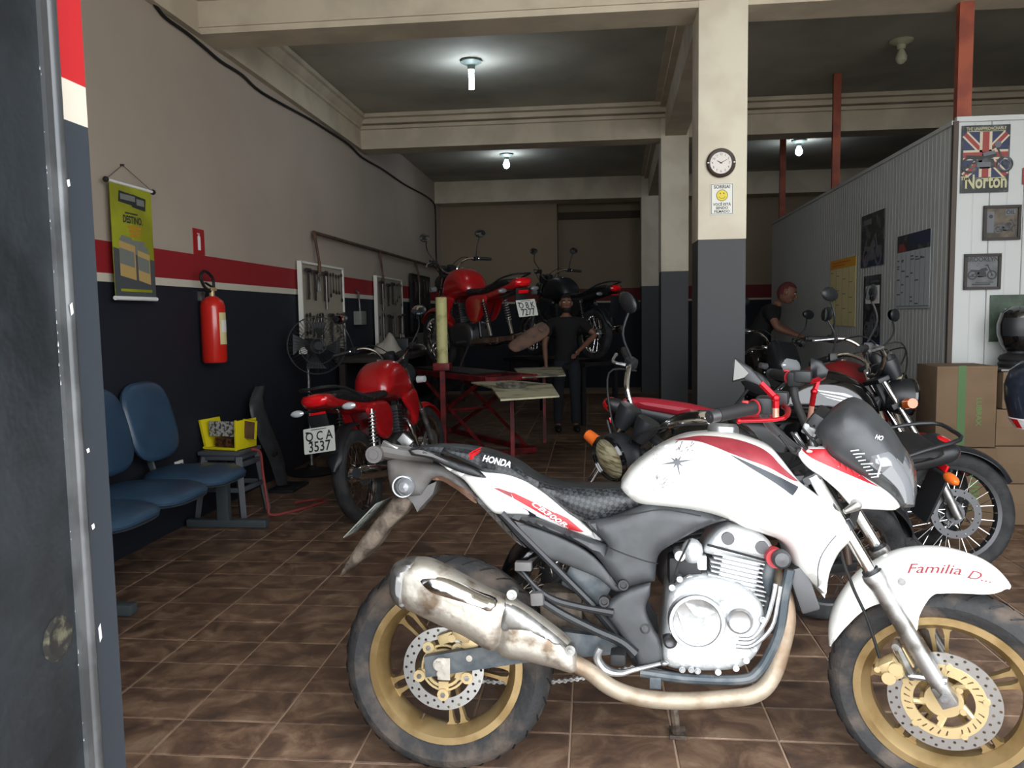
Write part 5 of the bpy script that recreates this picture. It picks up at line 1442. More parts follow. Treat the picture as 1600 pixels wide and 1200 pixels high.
ramp([(-0.8575,8.644),(-0.3475,8.785),(-0.2575,7.561),(-0.6547,7.369)], .73, 'farther cream side plate')
for (a, b) in ([(-0.6175,6.047),(-0.4944,8.063)]): obj('prop_bar', G().box((a, b, .359), (.03, .03, .718)).xf(li), 'lift_red', lf)
q = [(-0.6389,6.261),(-0.5511,6.425)]
obj('tool_tray', G().lathe([(0, 0), (.10, 0), (.125, .035), (.13, .035), (.105, -.001), (0, -.001)], (q[0][0], q[0][1], .7325), n=24), 'steel', None, label='round shiny tray of small parts on the near lift plate', cat='tray')
q = [(-1.44,1.482),(-1.455,0.8548)]
po_ = obj('cylinder_post', G().lathe([(0, q[1][1]), (.055, q[1][1]), (.055, q[0][1]), (.045, q[0][1] + .004), (0, q[0][1] + .004)], (q[0][0] - .006, 7.6, 0), n=24), 'post_yellow', None,
    label='pale yellow cylinder standing upright on the left end of the lift', cat='post')
obj('post_block', G().box((q[0][0] - .006, 7.6, q[1][1] - .035), (.16, .16, .07), bev=.008).box((q[0][0] - .006, 7.6, (q[1][1] - .07) / 2), (.05, .05, q[1][1] - .07)), 'lift_red', None, label='dark red pedestal under the yellow cylinder', cat='stand')
g = Shell([(-0.7306,1.059),(-0.5367,1.191),(-0.4462,1.24),(-0.3795,1.189),(-0.3915,1.122),(-0.4935,1.056),(-0.6412,0.9847),(-0.7091,0.9911)], 0, .012, .01, .02, res=.02).geo(); g.v = [(x, y + 7.0, z) for x, y, z in g.v]
sa_ = obj('loose_swingarm', g, 'rust_plate', None, label='rusty brown swingarm piece hanging off the raised motorcycle', cat='swingarm')
obj('pivot_tube', G().cyl(([(-0.4356,1.19)][0][0], 6.96, [(-0.4356,1.19)][0][1]), ([(-0.4356,1.19)][0][0], 7.04, [(-0.4356,1.19)][0][1]), .035, n=18), 'rust_plate', sa_)

# ------------------------------------------------------------------ people
def skin_body(name, joints, edges, mat, parent, sub=2, root=0):
    """joints: list of (point, radius or (rx, ry)); a limb chain body grown with a Skin modifier"""
    me = bpy.data.meshes.new(name); bm = bmesh.new(); ly = bm.verts.layers.skin.verify()
    vs = []
    for k, (p, r_) in enumerate(joints):
        v = bm.verts.new(p); v[ly].radius = r_ if isinstance(r_, tuple) else (r_, r_); v[ly].use_root = (k == root); vs.append(v)
    for a, b in edges: bm.edges.new((vs[a], vs[b]))
    bm.to_mesh(me); bm.free(); me.materials.append(MATS[mat])
    o = bpy.data.objects.new(name, me); C.objects.link(o); o.parent = parent
    m_ = o.modifiers.new('skin', 'SKIN'); m_.use_smooth_shade = True
    m_ = o.modifiers.new('sub', 'SUBSURF'); m_.levels = sub; m_.render_levels = sub
    return o
def person(label, loc, yaw, lean=0, arms=None, headturn=0, cap=None, beard=True):
    t = thing('person', label, 'person', loc, yaw)
    # faces -y in its own frame
    L_ = lambda p: Vector((p[0], p[1] - math.sin(lean) * max(0, p[2] - .88), (.88 + (p[2] - .88) * math.cos(lean)) if p[2] > .88 else p[2]))
    J = [((0, 0, .90), (.13, .09)), ((0, 0, 1.05), (.12, .085)), ((0, 0, 1.22), (.14, .095)), ((0, 0, 1.36), (.12, .08)), ((0, -.005, 1.45), .05), ((0, -.01, 1.50), .045)]
    E_ = [(0, 1), (1, 2), (2, 3), (3, 4), (4, 5)]
    J = [(L_(p), r_) for p, r_ in J]
    hands = []
    def chain(pts, base):
        i = base
        for p, r_ in pts:
            J.append((p, r_)); E_.append((i, len(J) - 1)); i = len(J) - 1
        return i
    arms = arms or {-1: [(-.20, 0, 1.36), (-.25, .0, 1.08), (-.22, -.10, .86)], 1: [(.20, 0, 1.36), (.25, 0, 1.08), (.22, -.10, .86)]}
    for sd in (-1, 1):
        s_, e_, h_ = [L_(p) if lean else Vector(p) for p in arms[sd]]
        chain([(s_, .055), (s_.lerp(e_, .5), .046), (e_, .038), (e_.lerp(h_, .5), .036), (h_, .024), (h_ + (h_ - e_).normalized() * .07, .026)], 3)
        hands.append((h_, (h_ - e_).normalized(), sd))
        chain([(Vector((.09 * sd, 0, .84)), .085), (Vector((.10 * sd, -.01, .66)), .075), (Vector((.105 * sd, -.015, .48)), .055), (Vector((.11 * sd, .0, .28)), .05), (Vector((.11 * sd, .02, .10)), .036), (Vector((.115 * sd, -.05, .045)), .036), (Vector((.12 * sd, -.13, .035)), .03)], 0)
    skin_body('body', J, E_, 'skin', t)
    # five fingers
    for h_, d, sd in hands:
        side = d.cross(Vector((0, 0, 1)));
        side = side.normalized() if side.length > .1 else Vector((1, 0, 0))
        nrm = side.cross(d)
        for k in range(4):
            b_ = h_ + d * .085 + side * (.012 * (k - 1.5) * 1.4); ln = (.065, .078, .075, .058)[k]
            g = G().tube([b_, b_ + d * ln * .5 - nrm * .006, b_ + d * ln * .85 - nrm * .024], [.0085, .008, .006], 8, smooth=3)
            obj('finger', g, 'skin', t)
        b_ = h_ + d * .04 - side * .026 * sd
        obj('thumb', G().tube([b_, b_ + d * .03 - side * .016 * sd, b_ + d * .055 - side * .02 * sd], [.010, .009, .007], 8, smooth=3), 'skin', t)
    # clothing
    K = [(L_(p), r_) for p, r_ in [((0, 0, .74), (.165, .12)), ((0, 0, .90), (.165, .12)), ((0, 0, 1.04), (.15, .11)), ((0, 0, 1.22), (.16, .11)), ((0, 0, 1.37), (.13, .09)), ((0, -.003, 1.43), .06)]]
    F = [(0, 1), (1, 2), (2, 3), (3, 4), (4, 5)]
    for sd in (-1, 1):
        s_, e_, h_ = [L_(p) if lean else Vector(p) for p in arms[sd]]
        K.append((s_, .070)); F.append((4, len(K) - 1)); K.append((s_.lerp(e_, .7), .058)); F.append((len(K) - 2, len(K) - 1))
    skin_body('shirt', K, F, 'shirt_black', t)
    K = [(Vector((0, 0, .98)), (.13, .09))]; F = []
    for sd in (-1, 1):
        i = 0
        for p, r_ in (((.092 * sd, 0, .82), .10), ((.10 * sd, -.01, .66), .088), ((.105 * sd, -.015, .48), .070), ((.11 * sd, .0, .28), .063), ((.11 * sd, .02, .07), .058)):
            K.append((Vector(p), r_)); F.append((i, len(K) - 1)); i = len(K) - 1
    skin_body('trousers', K, F, 'jeans_dark', t)
    for sd in (-1, 1):
        obj('shoe', G().ball((.118 * sd, -.06, .04), (.045, .135, .045), 14), 'black_matte', t)
    # head with face
    hc = L_((0, -.02, 1.60)); hr = Matrix.Rotation(headturn, 3, 'Z') @ Matrix.Rotation(lean * .6, 3, 'X')
    def hp(x, y, z): return hc + hr @ Vector((x, y, z))
    g = G().ball(hc, (.073, .09, .108), 20, hr).ball(hp(0, -.03, -.055), (.05, .055, .055), 14, hr)
    hd_ = obj('head', g, 'skin', t)
    g = G().tube([hp(0, -.085, .015), hp(0, -.108, -.022), hp(0, -.092, -.03)], [.008, .014, .010], 8)
    obj('nose', g, 'skin', hd_)
    for sd in (-1, 1):
        obj('eye', G().ball(hp(.03 * sd, -.080, .012), (.013, .008, .007), 10, hr), 'decal_white', hd_)
        obj('pupil', G().ball(hp(.03 * sd, -.0875, .012), (.005, .003, .005), 8, hr), 'black_matte', hd_)
        obj('eyebrow', G().tube([hp(.012 * sd, -.088, .028), hp(.03 * sd, -.087, .034), hp(.05 * sd, -.074, .028)], .0042, 6), 'hair_black', hd_)
        obj('ear', G().ball(hp(.075 * sd, .0, -.005), (.012, .02, .032), 10, hr), 'skin', hd_)
    obj('mouth', G().tube([hp(-.022, -.082, -.058), hp(0, -.089, -.056), hp(.022, -.082, -.058)], [.003, .006, .003], 6), 'cap_red', hd_)
    if beard:
        obj('beard', G().lathe([(.0, -.062), (.035, -.058), (.054, -.035), (.058, -.005), (.056, .0)], hp(0, -.032, -.055), hr @ Vector((0, 0, 1)), 18, arc=(R(180), R(360))), 'hair_black', hd_)
    g = G(); prof = []
    hair = G().ball((0, 0, 0), (.081, .098, .112), 20)
    keep = [i for i, v in enumerate(hair.v) if v[2] > .035 or v[1] > .01 + (-v[2]) * .35]
    ks = set(keep); mp_ = {i: n_ for n_, i in enumerate(keep)}
    hg = G(); hg.v = [tuple(hc + hr @ Vector(hair.v[i])) for i in keep]; hg.f = [tuple(mp_[i] for i in f) for f in hair.f if all(i in ks for i in f)]
    obj('hair', hg, 'cap_red' if cap else 'hair_black', hd_)
    return t
q = [(-0.2951,1.425)]
person('man in a black shirt standing at the back between the raised motorcycles', (q[0][0], 8.9, 0), R(8), arms={-1: [(-.20, 0, 1.36), (-.27, .02, 1.10), (-.26, -.05, .86)], 1: [(.20, 0, 1.36), (.36, -.05, 1.20), (.12, -.30, 1.02)]}).scale = (q[0][1] / 1.6,) * 3
person('person in dark clothes bending over at the far end of the white partition', (1.60, 8.6, 0), R(75), lean=R(32), arms={-1: [(-.20, 0, 1.36), (-.26, -.16, 1.18), (-.20, -.36, 1.10)], 1: [(.20, 0, 1.36), (.26, -.16, 1.18), (.20, -.36, 1.10)]}, cap=True, beard=False)

# ------------------------------------------------------------------ left wall: banner, extinguisher, sign, cable, pipe
WL = -2.6
def fwall(y, z): return Flat((WL, y, z), (0, 1, 0), (0, 0, 1))   # right = away from the camera, normal = into the room
bn = thing('banner', 'yellow green hanging banner with motor oil cans on the left wall', 'banner', (WL, 4.28, 2.05))
bnf = Flat((.05, 0, 0), (0, 1, 0), (0, 0, 1))
obj('banner_cloth', bnf.slab(G(), -.20, -.62, .20, 0, .0, .003), 'banner_green', bn, smooth=0)
obj('top_rod', G().cyl((.052, -.225, .0), (.052, .225, .0), .008), 'decal_white', bn)
for s_ in (-1, 1): obj('rod_cap', G().ball((.052, .228 * s_, 0), .016), 'black_matte', bn)
obj('bottom_rod', G().cyl((.052, -.205, -.622), (.052, .205, -.622), .012), 'decal_white', bn)
obj('hanging_cord', G().tube([(.05, -.22, .005), (.012, .0, .115), (.05, .22, .005)], .002, 5), 'tool_steel', bn)
obj('wall_nail', G().cyl((0, 0, .116), (.02, 0, .116), .006), 'tool_steel', bn)
obj('grey_print', bnf.poly(G(), [(-.20, -.62), (.20, -.62), (.20, -.40), (-.20, -.35)], .003, .004), 'banner_grey', bn, smooth=0)
g = G()
for (x0, x1, y0, y1) in ((-.13, .05, -.10, -.04), (.0, .13, -.115, -.045)): bnf.poly(g, [(x0, y0), (x1, y0 - .01), (x1 + .01, y1 - .01), (x0 + .01, y1)], .003, .0045 + x0 * .001)
obj('logo_plaque', g, 'print_dark', bn, smooth=0)
g = bnf.slab(G(), -.11, -.085, .03, -.055, .0045, .0055); bnf.slab(g, .045, -.10, .12, -.065, .0045, .0055)
obj('logo_plaque', g, 'print_grey', bn, smooth=0)
g = G(); bnf.text(g, 'DESTINO.', 0, -.19, .055, .0045, .002, sx=.8)
bnf.slab(g, -.07, -.158, .05, -.15, .003, .0045)
obj('banner_lettering', g, 'print_dark', bn, smooth=0)
g = G()
for k in range(3): bnf.slab(g, -.05 + .01 * k, -.235 - .022 * k, .08 - .01 * k, -.222 - .022 * k, .003, .0045)
obj('banner_lettering', g, 'print_orange', bn, smooth=0)
def can(cx, cy, w_, h_, mat, g1, g2):
    bnf.poly(g1, [(cx - w_ / 2, cy), (cx + w_ / 2, cy - .02), (cx + w_ / 2, cy + h_ - .02), (cx - w_ / 2, cy + h_)], .004, .0052)
    bnf.poly(g2, [(cx - w_ / 2, cy + h_ * .35), (cx + w_ * .42, cy + h_ * .35 - .018), (cx + w_ * .42, cy + h_ * .8 - .018), (cx - w_ / 2, cy + h_ * .8)], .0052, .006)
    bnf.poly(g2, [(cx - w_ / 2, cy + h_), (cx + w_ / 2, cy + h_ - .02), (cx + w_ * .3, cy + h_ + .02), (cx - w_ * .3, cy + h_ + .03)], .004, .0055)
g1, g2 = G(), G(); can(-.07, -.50, .15, .19, '', g1, g2); can(.09, -.52, .12, .17, '', g1, g2)
obj('oil_can_print', g1, 'can_beige', bn, smooth=0); obj('oil_can_label', g2, 'print_grey', bn, smooth=0)
obj('crate_print', bnf.poly(G(), [(-.03, -.30), (.10, -.30), (.12, -.36), (.02, -.38), (-.05, -.34)], .0035, .0045), 'print_grey', bn, smooth=0)
obj('footer_print', bnf.slab(G(), -.15, -.585, .16, -.57, .004, .005), 'banner_green', bn, smooth=0)

ex = thing('fire_extinguisher', 'red fire extinguisher hanging on the left wall', 'extinguisher', (WL + .09, 5.10, 1.02))
obj('cylinder', G().lathe([(0, 0), (.072, 0), (.08, .012), (.08, .37), (.07, .405), (.04, .43), (.022, .44), (0, .44)], n=28), 'fire_red', ex)
obj('valve', G().cyl((0, 0, .43), (0, 0, .48), .018).box((0, .01, .485), (.03, .07, .022), bev=.004), 'gold_cast', ex)
obj('handle', G().box((0, -.03, .51), (.018, .11, .008), Matrix.Rotation(R(-15), 3, 'X'), bev=.002).box((0, -.03, .485), (.018, .10, .008), Matrix.Rotation(R(8), 3, 'X'), bev=.002), 'black_matte', ex)
obj('hose', G().tube([(0, -.02, .47), (0, -.10, .50), (0, -.14, .56), (.0, -.08, .60), (0, .02, .56), (.0, .03, .49)], .010, 8, smooth=5), 'black_matte', ex)
obj('wall_hook', G().box((-.075, -.0, .44), (.03, .04, .06)).tube([(-.07, 0, .42), (-.02, -.06, .46)], .006, 6), 'steel', ex)
g = G().lathe([(.0806, .12), (.0806, .33)], (0, 0, 0), (0, 0, 1), 10, arc=(R(-35), R(45)))
obj('label', g, 'paper_yellow', ex)
g = G().lathe([(.0812, .20), (.0812, .28)], (0, 0, 0), (0, 0, 1), 10, arc=(R(-25), R(40)))
obj('label', g, 'paper_white', ex)
sg_ = thing('extinguisher_sign', 'small red sign with white extinguisher pictogram on the left wall', 'sign', (WL, 5.13, 1.82))
f = Flat((.0, 0, 0), (0, 1, 0), (0, 0, 1))
obj('sign_plate', f.slab(G(), -.075, -.085, .075, .085, .0, .004), 'sign_red', sg_, smooth=0)
g = f.slab(G(), -.018, -.055, .018, .025, .004, .0055); f.poly(g, ring(0, .025, .018, 12, 0, PI) + [(-.018, .025)], .004, .0055); f.slab(g, -.006, .04, .006, .055, .004, .0055); f.slab(g, -.022, .05, .012, .056, .004, .0055)
obj('pictogram', g, 'decal_white', sg_, smooth=0)

q = [(4.459,3.178),(4.658,3.19),(4.818,3.148),(5.065,3.145),(5.302,3.13),(5.551,3.11),(5.892,3.117),(6.261,3.085),(7.266,3.132),(7.837,3.145),(8.526,3.151),(9.025,3.112),(9.888,3.136),(11.08,3.138),(12.5,3.186),(13.15,3.156)]
P = [Vector((-2.585, a, b)) for a, b in q] + [Vector((-2.585, 13.27, 3.0)), Vector((-2.585, 13.25, 2.4)), Vector((-2.585, 13.27, 2.13))]
obj('wall_cable', G().tube(P, .011, 8, smooth=4), 'cable_black', None, label='long black cable sagging along the left wall under the cornice', cat='cable')
pi_ = thing('wall_pipe', 'thin metal air pipe along the left wall above the tool boards', 'pipe', (WL, 7.22, 2.09))
obj('main_pipe', G().tube([(.05, 0, 0), (.05, 6.05, .02)], .018, 10), 'rust_plate', pi_)
for y_, l_ in ((.02, .26), (2.3, .28), (4.3, .16)):
    obj('drop_pipe', G().tube([(.05, y_, 0), (.07, y_ + .05, -l_)], [.016, .012], 8).cyl((.07, y_ + .05, -l_), (.07, y_ + .06, -l_ - .12), .016), 'rust_plate', pi_)

# tool boards
def wrench(ln=.2, wd=.022):
    g = G(); g.box((0, 0, -ln / 2), (.006, wd * .55, ln), bev=.002)
    for z in (0, -ln):
        g.lathe([(wd * .42, -.004), (wd * .9, -.004), (wd * .9, .004), (wd * .42, .004)], (0, 0, z), (1, 0, 0), 10, closed=True)
    return g
def hammer():
    return G().box((0, 0, -.13), (.018, .022, .26), bev=.004).cyl((0, -.05, 0), (0, .05, 0), .018, n=10)
def plier():
    return G().tube([(0, -.025, -.17), (0, -.018, -.08), (0, 0, -.04), (0, .008, 0)], .008, 6, smooth=3).tube([(0, .025, -.17), (0, .018, -.08), (0, 0, -.04), (0, -.008, 0)], .008, 6, smooth=3)
def chainl():
    g = G()
    for k in range(9): g.lathe([(.008, -.003), (.014, -.003), (.014, .003), (.008, .003)], (0, .004 * math.sin(k), -.026 * k), (1, 0, 0) if k % 2 else (0, 1, 0), 8, closed=True)
    return g
def bigspanner():
    return G().tube([(0, 0, 0), (0, 0, -.34)], .011, 8).box((0, .012, .01), (.02, .05, .04), bev=.006)
protos = {}
def tool(kind, y, z, ln, lab, grp, mat):
    key = (kind, ln, mat)
    if key not in protos:
        g = {'w': lambda: wrench(ln), 'h': hammer, 'p': plier, 'c': chainl, 'b': bigspanner}[kind]()
        o = obj({'w': 'wrench', 'h': 'hammer', 'p': 'pliers', 'c': 'chain', 'b': 'socket_wrench'}[kind], g, mat, None, lab, {'w': 'wrench', 'h': 'hammer', 'p': 'pliers', 'c': 'chain', 'b': 'wrench'}[kind], grp)
        protos[key] = o
    else:
        o = protos[key].copy(); C.objects.link(o); o['label'] = lab; o['group'] = grp
    o.location = (WL + (.062 if kind in 'wp' else .088 if kind == 'h' else .075), y, z)
    return o
boards = ((6.86, 8.05, 1.0, 1.80, 'tool_board', 'nearest pale tool board on the left wall', 'tools on the nearest board', 'nearest'),
          (9.33, 10.6, .95, 1.79, 'tool_board', 'middle tool board on the left wall', 'tools on the middle board', 'middle'),
          (11.2, 12.45, 1.1, 1.91, 'black_plastic', 'farthest black tool board on the left wall', 'tools on the farthest board', 'farthest'))
ORD = ['one', 'two', 'three', 'four', 'five', 'six', 'seven', 'eight', 'nine', 'ten', 'eleven', 'twelve', 'thirteen']
KN = {'w': 'steel wrench', 'h': 'hammer', 'p': 'pliers', 'c': 'short chain', 'b': 'long socket wrench'}
for bi, (y0, y1, z0, z1, mt, lb, grp, nm) in enumerate(boards):
    b = thing('tool_board', lb, 'tool board', (WL, (y0 + y1) / 2, z0))
    obj('panel', G().box((.035, 0, (z1 - z0) / 2), (.02, y1 - y0, z1 - z0)), mt, b)
    g = G()
    for s_ in (-1, 1): g.box((.04, s_ * (y1 - y0) / 2, (z1 - z0) / 2), (.04, .02, z1 - z0 + .02))
    g.box((.04, 0, z1 - z0), (.04, y1 - y0, .02))
    obj('board_frame', g, 'paper_white' if bi < 2 else 'black_matte', b)
    obj('wall_bracket', G().box((.012, 0, (z1 - z0) / 2), (.03, .3, .1)), 'tool_steel', b)
    rr = random.Random(20 + bi); n_ = (13, 11, 8)[bi]
    for row in range(2):
        for k in range(n_):
            y = y0 + .08 + (y1 - y0 - .16) * k / (n_ - 1)
            kd = rr.choice('wwwhpb') if row else ('w' if k > n_ * .5 else rr.choice('whbp'))
            if row and rr.random() < .25: continue
            ln = rr.choice((.16, .2, .25))
            tool(kd, y, z1 - .07 - row * .40 + rr.uniform(-.02, .01), ln if kd == 'w' else 0,
                 '%s in slot %s from the left, %s row of the %s tool board' % (KN[kd], ORD[k], 'lower' if row else 'upper', nm), 'tools on the %s board' % nm, 'tool_steel' if kd != 'h' else 'dark_wood')

# ------------------------------------------------------------------ fan, workbench and things by the left wall
fn = thing('pedestal_fan', 'tall pedestal fan with a dark round cage beside the nearest tool board', 'fan', (-2.37, 6.46, 0))
obj('base', G().lathe([(0, 0), (.20, 0), (.21, .015), (.06, .04), (.03, .07), (0, .07)], n=28), 'black_matte', fn)
obj('pole', G().cyl((0, 0, .06), (0, 0, .60), .017, n=14).cyl((0, 0, .60), (-.0, 0, .95), .013, n=14), 'steel', fn)
obj('height_collar', G().cyl((0, 0, .585), (0, 0, .63), .024), 'black_matte', fn)
hx = Matrix.Rotation(R(-62), 4, 'Z')
fc = Vector((.10, -.05, 1.08))
g = G().tube([(0, 0, .93), (0, 0, 1.04)], .03, 12).cyl((0, .0, 1.07), (.10, -.05, 1.08), .07, .055, n=18)
obj('motor_housing', g, 'black_matte', fn)
obj('rating_label', G().box((-.01, -.072, 1.06), (.07, .004, .10)), 'paper_white', fn)
g = G(); ax_ = Vector((.45, -.89, 0)).normalized()
q_ = Vector((0, 0, 1)).rotation_difference(ax_).to_matrix()
for k in range(48):
    a = 2 * PI * k / 48; d_ = Vector((math.cos(a), math.sin(a), 0))
    g.tube([fc + q_ @ (d_ * .03 + Vector((0, 0, .10))), fc + q_ @ (d_ * .13 + Vector((0, 0, .095))), fc + q_ @ (d_ * .235 + Vector((0, 0, .03))), fc + q_ @ (d_ * .235 - Vector((0, 0, .03))), fc + q_ @ (d_ * .1 - Vector((0, 0, .09)))], .0022, 3, cap=False)
for r_, h_ in ((.237, .03), (.237, -.03), (.15, .088), (.06, .1)): g.lathe([(r_ - .003, h_ - .003), (r_ + .003, h_ - .003), (r_ + .003, h_ + .003), (r_ - .003, h_ + .003)], fc, ax_, 36, closed=True)
g.lathe([(0, .105), (.035, .105), (.04, .095), (0, .09)], fc, ax_, 20)
cg = obj('cage', g, 'black_matte', fn)
for k in range(4):
    a0 = PI / 2 * k; vs = []
    for i in range(7):
        for j in range(2):
            r_ = .04 + .17 * i / 6; a = a0 + (.1 + .75 * (i / 6) ** .6 if j else 0)
            vs.append(fc + q_ @ Vector((r_ * math.cos(a), r_ * math.sin(a), .02 * (1 if j else -1))))
    vs += [v + ax_ * .003 for v in vs]
    fs = [(2 * i, 2 * i + 1, 2 * i + 3, 2 * i + 2) for i in range(6)] + [(14 + 2 * i, 16 + 2 * i, 17 + 2 * i, 15 + 2 * i) for i in range(6)] + [(0, 2, 16, 14), (12, 13, 27, 26), (0, 14, 15, 1)] + [(2 * i + 1, 15 + 2 * i, 17 + 2 * i, 2 * i + 3) for i in range(6)] + [(2 * i, 2 * i + 2, 16 + 2 * i, 14 + 2 * i) for i in range(1, 6)]
    obj('blade', G().add(vs, fs), 'grey_plastic', cg)

wb = thing('workbench', 'long dark workbench under the middle tool board', 'workbench', (-2.24, 9.9, 0))
obj('top', G().box((0, 0, .88), (.62, 4.4, .05), bev=.006), 'dark_wood', wb)
for sx in (-.26, .26):
    for sy in (-2.1, 0, 2.1): obj('leg', G().box((sx, sy, .43), (.06, .06, .86)), 'dark_wood', wb)
obj('shelf', G().box((0, 0, .30), (.54, 4.2, .03)), 'dark_wood', wb)
g = G(); rr = random.Random(5); n_ = 14
vs = []; 
for i in range(n_ + 1):
    for j in range(n_ + 1):
        x, y = i / n_ - .5, j / n_ - .5; d_ = math.hypot(x, y) * 2
        vs.append((x * .34, y * .44, .906 + max(0, .20 * (1 - d_ ** 1.5)) * (1 + .25 * math.sin(9 * x + 5 * y)) + .008 * math.sin(25 * x) * math.cos(21 * y) + .010))
fs = [(i * (n_ + 1) + j, (i + 1) * (n_ + 1) + j, (i + 1) * (n_ + 1) + j + 1, i * (n_ + 1) + j + 1) for i in range(n_) for j in range(n_)]
obj('rag', G().add(vs, fs), 'cloth_white', None, label='crumpled pale cloth heaped on the workbench', cat='cloth', loc=(-2.22, 8.5, 0), smooth=60)
benchstuff = [('toolbox', 9.1, (.26, .5, .16), 'black_plastic', 'dark toolbox on the workbench behind the cloth'), ('carton', 11.6, (.2, .36, .07), 'paper_white', 'small flat white carton near the far end of the workbench'), ('grinder', 10.2, (.16, .3, .2), 'grey_plastic', 'grey bench grinder in the middle of the workbench')]
for nme, y_, s_, mt, lb in benchstuff:
    t = thing(nme, lb, nme, (-2.2, y_, .905))
    if nme == 'grinder':
        obj('base', G().box((0, 0, .03), (.12, .16, .06), bev=.01), mt, t); obj('motor', G().cyl((0, -.09, .12), (0, .09, .12), .06, n=18), mt, t)
        for sd in (-1, 1): obj('wheel', G().cyl((0, .10 * sd, .12), (0, .13 * sd, .12), .075, n=20), 'tool_steel', t)
    elif nme == 'toolbox':
        obj('case', G().box((0, 0, s_[2] / 2), s_, bev=.012), mt, t); obj('handle', G().tube([(0, -.08, s_[2]), (0, -.08, s_[2] + .04), (0, .08, s_[2] + .04), (0, .08, s_[2])], .008, 6), 'tool_steel', t)
    else:
        obj('body', G().box((0, 0, s_[2] / 2), s_, bev=.003), mt, t); obj('lid', G().box((0, 0, s_[2] + .004), (s_[0] + .008, s_[1] + .008, .012), bev=.003), mt, t)
# small hanging white box and its hook between the boards
t = thing('wall_box', 'small pale box hanging between the nearest and middle tool boards', 'box', (WL, 8.62, 1.30))
obj('case', G().box((.05, 0, 0), (.09, .20, .15), bev=.01), 'print_grey', t); obj('hook', G().tube([(.0, 0, .30), (.04, 0, .28), (.05, 0, .07)], .012, 6), 'tool_steel', t)

# black motorcycle fairing leaning on the wall
fp_ = [(5.445,0.2218),(5.523,0.418),(5.393,0.5757),(5.349,0.672),(5.488,0.7386),(5.721,0.7382),(5.771,0.6218),(5.722,0.5071),(5.857,0.3645),(6.043,0.1044)]
g = G(); n_ = len(fp_)
t = thing('spare_fairing', 'curved black fairing panel leaning upright against the wall past the stool', 'fairing', (-2.38, 5.86, 0))
P = [(-.02, .0, .03), (-.03, -.06, .25), (-.08, -.14, .48), (-.12, -.17, .68), (-.14, -.06, .80)]
vs = []; n2 = 9
PP = catmull(P, 4)
for i, p in enumerate(PP):
    s_ = i / (len(PP) - 1); wd_ = .05 + .07 * math.sin(PI * min(1, s_ * 1.05)) 
    for j in range(n2):
        a = -1 + 2 * j / (n2 - 1)
        vs.append(p + Vector((.05 * (1 - a * a), a * wd_ * 1.1, 0)))
k_ = len(vs); vs += [v + Vector((-.005, 0, 0)) for v in vs]
fs = []
for i in range(len(PP) - 1):
    for j in range(n2 - 1):
        q = (i * n2 + j, i * n2 + j + 1, (i + 1) * n2 + j + 1, (i + 1) * n2 + j); fs.append(q); fs.append(tuple(x + k_ for x in q[::-1]))
    for j in (0, n2 - 1):
        fs.append((i * n2 + j, (i + 1) * n2 + j, (i + 1) * n2 + j + k_, i * n2 + j + k_))
obj('panel', G().add(vs, fs), 'grey_plastic', t, smooth=60)
obj('mounting_tab', G().box((.02, -.18, .30), (.01, .08, .03), bev=.003).cyl((.015, -.19, .30), (.03, -.19, .30), .008), 'black_plastic', t)
obj('foot_plate', G().box((.04, .0, .012), (.20, .34, .02), bev=.004), 'black_plastic', t)

# waiting bench
bnch = thing('waiting_bench', 'three-seat waiting bench with blue vinyl seats on grey metal legs', 'bench', (-2.28, 4.0, 0))
def pad(cx, cy, sx, sy, th, rt=None, n=28, p=3.2):
    """rounded-square cushion (superellipse)"""
    g = G(); vs = []; rings = [(-1, .90), (-.55, .985), (0, 1), (.55, .96), (.85, .88), (1, .70), (1.08, .4), (1.1, 0.0)]
    for h_, s_ in rings:
        for k in range(n):
            a = 2 * PI * k / n; c_, d_ = math.cos(a), math.sin(a)
            x = abs(c_) ** (2 / p) * (1 if c_ > 0 else -1) * sx / 2 * s_; y = abs(d_) ** (2 / p) * (1 if d_ > 0 else -1) * sy / 2 * s_
            vs.append((x, y, h_ * th / 2))
    fs = [(i * n + k, i * n + (k + 1) % n, (i + 1) * n + (k + 1) % n, (i + 1) * n + k) for i in range(len(rings) - 1) for k in range(n)] + [tuple(range(n))[::-1]]
    g.add(vs, fs); return g.xf(Matrix.Translation((cx, cy, 0)))
for k, y_ in enumerate((3.36, 3.83, 4.30)):
    yy = y_ - 4.0
    g = pad(0, 0, .50, .47, .055); g.v = [(x, y, z + .015 * math.cos(y * 7) - .02 * (x / .25) ** 2 * (x > .1)) for x, y, z in g.v]
    obj('seat', g.xf(Matrix.Translation((.02, yy, .425))), 'blue_vinyl', bnch)
    g = pad(0, 0, .46, .47, .055).xf(Matrix.Translation((-.235, yy, .735)) @ Matrix.Rotation(R(76), 4, 'Y'))
    obj('backrest', g, 'blue_vinyl', bnch)
    g = pad(0, 0, .49, .46, .012).xf(Matrix.Translation((.02, yy, .392)))
    obj('seat_shell', g, 'bench_metal', bnch)
    obj('back_bracket', G().tube([(-.05, yy, .385), (-.22, yy, .39), (-.255, yy, .50), (-.265, yy, .70)], [.022] * 4, 8, flat=.5), 'bench_metal', bnch)
obj('beam', G().box((-.06, .0, .355), (.07, 1.75, .05), bev=.006), 'bench_metal', bnch)
obj('back_rail', G().cyl((-.27, -.85, .80), (-.27, .45, .80), .009), 'bench_metal', bnch)
for y_ in (3.27, 4.74):
    obj('leg', G().box((-.04, y_ - 4, .19), (.075, .05, .34), bev=.006), 'bench_metal', bnch)
    obj('foot_bar', G().box((-.02, y_ - 4, .026), (.52, .06, .05), bev=.010), 'bench_metal', bnch)

